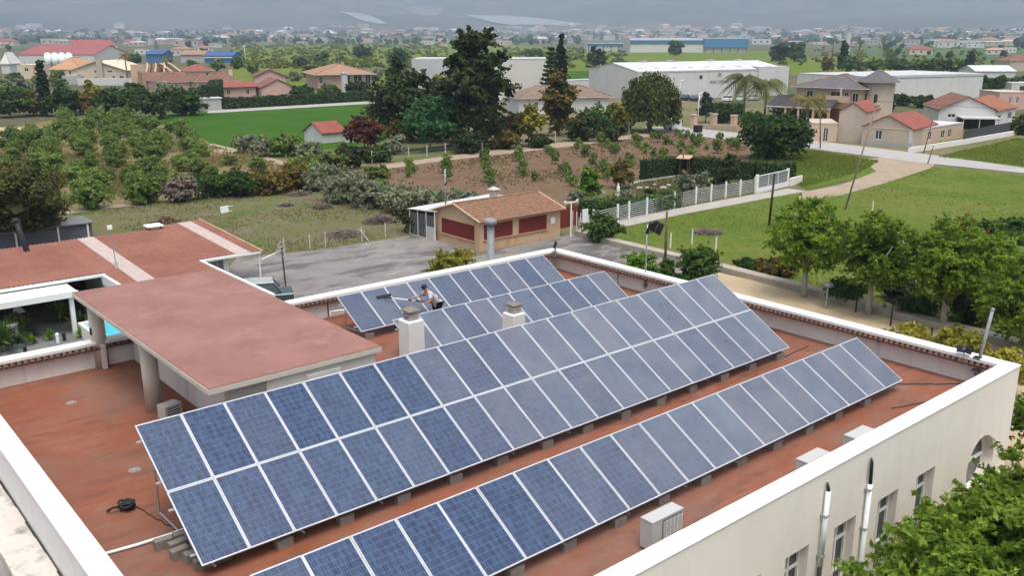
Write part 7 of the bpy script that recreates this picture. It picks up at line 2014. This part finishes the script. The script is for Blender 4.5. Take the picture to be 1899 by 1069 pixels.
mb = MB(); hh = zat(p, 60) - ZG; mb.tube([(0, 0, 0), (0, 0, hh)], 2.2, 14); mb.build('shaft', W_white, t); mb = MB(); mb.tube([(0, 0, hh + .001), (0, 0, hh + .8)], 2.6, 14); mb.build('cap', W_white, t)

# --- mountains ------------------------------------------------------------------
M_mount = mat('mountain_scrub', (0.05, 0.06, 0.048), .95, 0, .0018, col2=(0.13, 0.12, 0.10), detail=8)
NA, NR = 150, 46
az = np.linspace(YAW - rad(44), YAW + rad(44), NA); rr_ = np.concatenate([np.linspace(3600, 8600, NR)])
rm_ = np.random.default_rng(4)
from mathutils import noise as mnoise
vs = []
for i in range(NR):
    for j in range(NA):
        x, y = CAM.x + rr_[i] * math.sin(az[j]), CAM.y + rr_[i] * math.cos(az[j])
        q = (rr_[i] - 3600) / 5000
        rise = 780 * q ** 1.25
        n1 = mnoise.fractal(Vector((x / 1500, y / 1500, 3.3)), 1.0, 2.0, 6)
        ridge = 1 - abs(mnoise.fractal(Vector((x / 900, y / 900, 9.1)), 1.0, 2.0, 5))
        z = ZG - 3 + max(0, rise * (.8 + .35 * n1) + (ridge - .5) * 190 * q)
        vs.append((x, y, min(z, 885)))
fs = [(i * NA + j, i * NA + j + 1, (i + 1) * NA + j + 1, (i + 1) * NA + j) for i in range(NR - 1) for j in range(NA - 1)]
me = bpy.data.meshes.new('mountains'); me.from_pydata(vs, [], fs); me.materials.append(M_mount); me.polygons.foreach_set('use_smooth', [True] * len(fs)); me.update()
tag(link_mesh('mountains', me), kind='structure')
bvh = BVHTree.FromPolygons([Vector(v) for v in vs], fs)
# --- the far town: houses and trees on the plain, each one a thing -----------------
rt = random.Random(17)
def land(px, py):
    hit = bvh.ray_cast(CAM, ray(px, py).normalized())[0]
    g = G(px, py) if py > 67 else None
    if g is not None and (hit is None or (g - CAM).length < (hit - CAM).length): return g
    return hit
far_box = {}
def far_house_mesh(k):
    mb = MB(); R_ = random.Random(k)
    w, d, h, r = R_.uniform(12, 30), R_.uniform(10, 18), R_.uniform(4, 9), R_.uniform(0, 3.2)
    mb.box(-w / 2, -d / 2, 0, w / 2, d / 2, h, m=0)
    if r > .8:
        mb.mesh([(-w / 2 - .5, -d / 2 - .5, h + .01), (w / 2 + .5, -d / 2 - .5, h + .01), (w / 2 + .5, d / 2 + .5, h + .01), (-w / 2 - .5, d / 2 + .5, h + .01), (-w / 2 * .6, 0, h + r), (w / 2 * .6, 0, h + r)], [(0, 1, 5, 4), (1, 2, 5), (2, 3, 4, 5), (3, 0, 4)], m=1)
    else:
        mb.box(-w / 2 + .3, -d / 2 + .3, h + .01, w / 2 - .3, d / 2 - .3, h + .5, m=1)
    for q in range(3):
        x = -w / 2 + w * (q + .5) / 3; mb.box(x - .8, -d / 2 - .12, h * .35, x + .8, -d / 2 - .01, h * .7, m=2)
    me = bpy.data.meshes.new('far_house'); me.from_pydata(mb.v, [], mb.f)
    wm = [W_white, W_white, W_cream, W_peach, W_grey, W_white, W_pink][k % 7]; rm = [R_white, R_tan, R_grey, R_orange, R_white, R_brown, R_red][(k * 3) % 7]
    for x in (wm, rm, M_win): me.materials.append(x)
    me.polygons.foreach_set('material_index', mb.m); me.update()
    return me
fh = [far_house_mesh(k) for k in range(14)]
ft = [crown_mesh('tree', (L_mid, L_hedge, L_olive, L_deep)[k % 4], (4.2, 4.2, 4.2), 4.4, 260, 1.5, 16, 1.7, None, 500 + k, .3, core=.8) for k in range(8)]
def free(px, py):
    if py > 86 and (420 < px < 1130 or 1160 < px < 1640): return False
    if 1075 < px < 1400 and py > 74: return False
    if 20 < px < 240 and py > 84: return False
    return True
spots = []
while len(spots) < 295:
    px = rt.uniform(-60, 1960); py = rt.choice([rt.uniform(56, 72), rt.uniform(64, 74), rt.uniform(68, 78), rt.uniform(73, 88), rt.uniform(76, 112)])
    if py < 66 and rt.random() > .25 + .6 * math.exp(-((px - 1150) / 420) ** 2): continue
    if land(px, py) is None or not free(px, py): continue
    if py > 92 and not (px < 440 or px > 1640): continue
    spots.append((px, py))
spots.sort()
zone = lambda px: ['above the factory at the left', 'above the village at left', 'above the left vineyard', 'above the tall grove', 'beyond the pale warehouse', 'beyond the blue warehouse', 'beyond the villa', 'beyond the right hand fields'][min(7, max(0, int(px // 238)))]
cnt = {}
for k, (px, py) in enumerate(spots):
    p = land(px, py); D = (p - CAM).length
    s = min(2.2, max(.75, D / 1500)) * rt.uniform(.7, 1.2)
    z = zone(px); cnt[z] = cnt.get(z, 0) + 1
    o = link_mesh('far_house', fh[rt.randrange(14)], None, p, (0, 0, rt.uniform(-.6, .2) - YAW)); o.scale = (s * rt.uniform(.8, 1.5), s, s * rt.uniform(.8, 1.1))
    tag(o, '%s small far house from the left %s' % (nth(cnt[z]), z), 'house', 'far houses across the plain')
tsp = []
while len(tsp) < 298:
    px = rt.uniform(-60, 1960); py = rt.choice([rt.uniform(66, 74), rt.uniform(70, 80), rt.uniform(72, 90), rt.uniform(76, 110)])
    if py > 88 and not (px < 440 or px > 1640): continue
    if land(px, py) is None or not free(px, py): continue
    tsp.append((px, py))
tsp.sort(); cnt = {}
for k, (px, py) in enumerate(tsp):
    p = land(px, py); D = (p - CAM).length
    s = min(1.8, max(.6, D / 1300)) * rt.uniform(.6, 1.25)
    z = zone(px); cnt[z] = cnt.get(z, 0) + 1
    o = link_mesh('far_tree', ft[rt.randrange(8)], None, p, (0, 0, rt.uniform(0, 6.28))); o.scale = (s, s, s * rt.uniform(.8, 1.2))
    tag(o, '%s small far tree from the left %s' % (nth(cnt[z]), z), 'tree', 'far trees across the plain')

def patch(name, label, cat, poly, m):
    """a sheet of greenhouse plastic or bare ground lying on the slope, cut into strips that follow it"""
    t = thing(name, label, cat, (0, 0, ZG))
    pts = []
    for q in poly:
        d = ray(*q).normalized(); hit = bvh.ray_cast(CAM, d)
        pts.append(hit[0] if hit[0] else None)
    if any(p is None for p in pts): bpy.data.objects.remove(t); return
    # strips between the two long sides (first half forward, second half back)
    n = len(poly) // 2; mb = MB()
    up, lo = poly[:n], poly[n:][::-1]
    NN = 14
    def samp(L, q):
        s = q * (len(L) - 1); i = min(int(s), len(L) - 2); f = s - i
        return (L[i][0] * (1 - f) + L[i + 1][0] * f, L[i][1] * (1 - f) + L[i + 1][1] * f)
    grid = []
    for a in range(NN + 1):
        row = []
        for b in range(5):
            u_, l_ = samp(up, a / NN), samp(lo, a / NN); q = (u_[0] + (l_[0] - u_[0]) * b / 4, u_[1] + (l_[1] - u_[1]) * b / 4)
            hit = bvh.ray_cast(CAM, ray(*q).normalized()); p = hit[0]
            row.append(Vector((p.x, p.y, p.z + 4 - ZG)))
        grid.append(row)
    for a in range(NN):
        for b in range(4): mb.face([grid[a][b], grid[a + 1][b], grid[a + 1][b + 1], grid[a][b + 1]])
    mb.build('cover', m, t)
W_plast = mat('greenhouse_plastic', (0.24, 0.24, 0.235), .6, .08, .004)
patch('greenhouses', 'long white greenhouse sheets on the slope above the vineyard', 'greenhouses', [(626, 23), (660, 24), (690, 31), (718, 44), (706, 46), (684, 42), (662, 36), (644, 27)], W_plast)
patch('greenhouses', 'wide pale greenhouse strip on the slope right of the tall grove', 'greenhouses', [(858, 27), (900, 30), (945, 30), (1010, 36), (1085, 46), (1060, 50), (1000, 47), (950, 47), (915, 43), (885, 35)], W_plast)
patch('quarry', 'bare beige quarry patch on the mountain slope', 'quarry', [(748, 16), (790, 11), (822, 18), (815, 28), (790, 32), (760, 24)], mat('bare_slope', (0.17, 0.14, 0.115), .95, .1, .004))

# what nobody could count: the rest of the town and its trees on the plain and the foot of the slope
def mass(name, n, protos, pick, seed, smin, smax, label):
    r = random.Random(seed); V, F, MI, TI = [], [], [], []; base = 0; mats = []; c = 0; tries = 0
    data = []
    for me in protos:
        v = np.empty(len(me.vertices) * 3, np.float32); me.vertices.foreach_get('co', v)
        t = None
        if 'tint' in me.attributes:
            t = np.empty(len(me.vertices), np.float32); me.attributes['tint'].data.foreach_get('value', t)
        mo = len(mats)
        for x in me.materials: mats.append(x)
        data.append((v.reshape(-1, 3), [tuple(p.vertices) for p in me.polygons], [p.material_index + mo for p in me.polygons], t))
    while c < n and tries < n * 20:
        tries += 1
        px, py = pick(r)
        if not free(px, py): continue
        p = land(px, py)
        if p is None: continue
        D = (p - CAM).length; s = r.uniform(smin, smax) * min(2.4, max(.7, D / 1500)); a = r.uniform(0, 6.28)
        v, f, mi, t = data[r.randrange(len(data))]
        ca, sa = math.cos(a) * s, math.sin(a) * s
        V.append(np.stack([p.x + v[:, 0] * ca - v[:, 1] * sa, p.y + v[:, 0] * sa + v[:, 1] * ca, p.z + v[:, 2] * s * r.uniform(.7, 1.1)], 1))
        F += [tuple(q + base for q in x) for x in f]; MI += mi; base += len(v); c += 1
        if t is not None: TI.append(t)
    me = bpy.data.meshes.new(name); me.from_pydata(np.concatenate(V).tolist(), [], F)
    for x in mats: me.materials.append(x)
    me.polygons.foreach_set('material_index', MI)
    if TI:
        at = me.attributes.new('tint', 'FLOAT', 'POINT'); at.data.foreach_set('value', np.concatenate(TI))
    me.update()
    o = tag(link_mesh(name, me), label, None, None, 'stuff')
tiny = [crown_mesh('tree_mass', (L_mid, L_hedge, L_olive, L_deep)[k % 4], (4.2, 4.2, 3.6), 3.8, 46, 3.4, 10, 1.7, None, 600 + k, .3, core=0) for k in range(8)]
def pick_tree(r):
    py = r.choice([r.uniform(64, 72), r.uniform(67, 76), r.uniform(70, 82), r.uniform(72, 82)])
    return r.uniform(-80, 1980), py
def pick_house(r):
    while True:
        px, py = r.uniform(-80, 1980), r.choice([r.uniform(50, 68), r.uniform(62, 74), r.uniform(66, 76)])
        if py > 64 or r.random() < .12 + .75 * math.exp(-((px - 1150) / 400) ** 2): return px, py
L_vine = leaf_mat('leaf_vine', (0.075, 0.11, 0.014), (0.19, 0.22, 0.03))
vineb = [crown_mesh('vine_bush', (L_vine, L_citrus, L_vine, L_vine)[k % 4], (2.6, 1.5, 1.0), 1.0, 34, 1.5, 8, .9, None, 700 + k, .3, core=0) for k in range(6)]
def pick_vine(r):
    if r.random() < .62: return r.uniform(430, 830), 84 + 44 * r.random() ** 1.4
    if r.random() < .6: return r.uniform(930, 1160), 90 + 36 * r.random()
    return r.uniform(1440, 1900), 88 + 34 * r.random()
free_ = free
free = lambda x, y: True
mass('vine_rows', 1000, vineb, pick_vine, 33, .9, 1.7, 'low green vines and shrubs over the far fields')
free = free_
mass('far_woodland', 1700, tiny, pick_tree, 31, .7, 1.4, 'mass of dark trees across the hazy plain below the mountains')
mass('far_town', 800, fh, pick_house, 32, .6, 1.0, 'pale town scattered across the hazy plain at the foot of the mountains')

# ================================================================ the air
mb = MB()
mb.box(-9300, -9300, ZG - 1, 9300, 9300, 900)
hz = bpy.data.materials.new('haze_air'); hz.use_nodes = True
nt = hz.node_tree
for n in list(nt.nodes): nt.nodes.remove(n)
pv = nt.nodes.new('ShaderNodeVolumePrincipled')
pv.inputs['Color'].default_value = (0.46, 0.57, 0.73, 1)
pv.inputs['Density'].default_value = HAZE
out = nt.nodes.new('ShaderNodeOutputMaterial')
nt.links.new(pv.outputs[0], out.inputs['Volume'])
o = mb.build('haze', hz)
tag(o, kind='stuff')
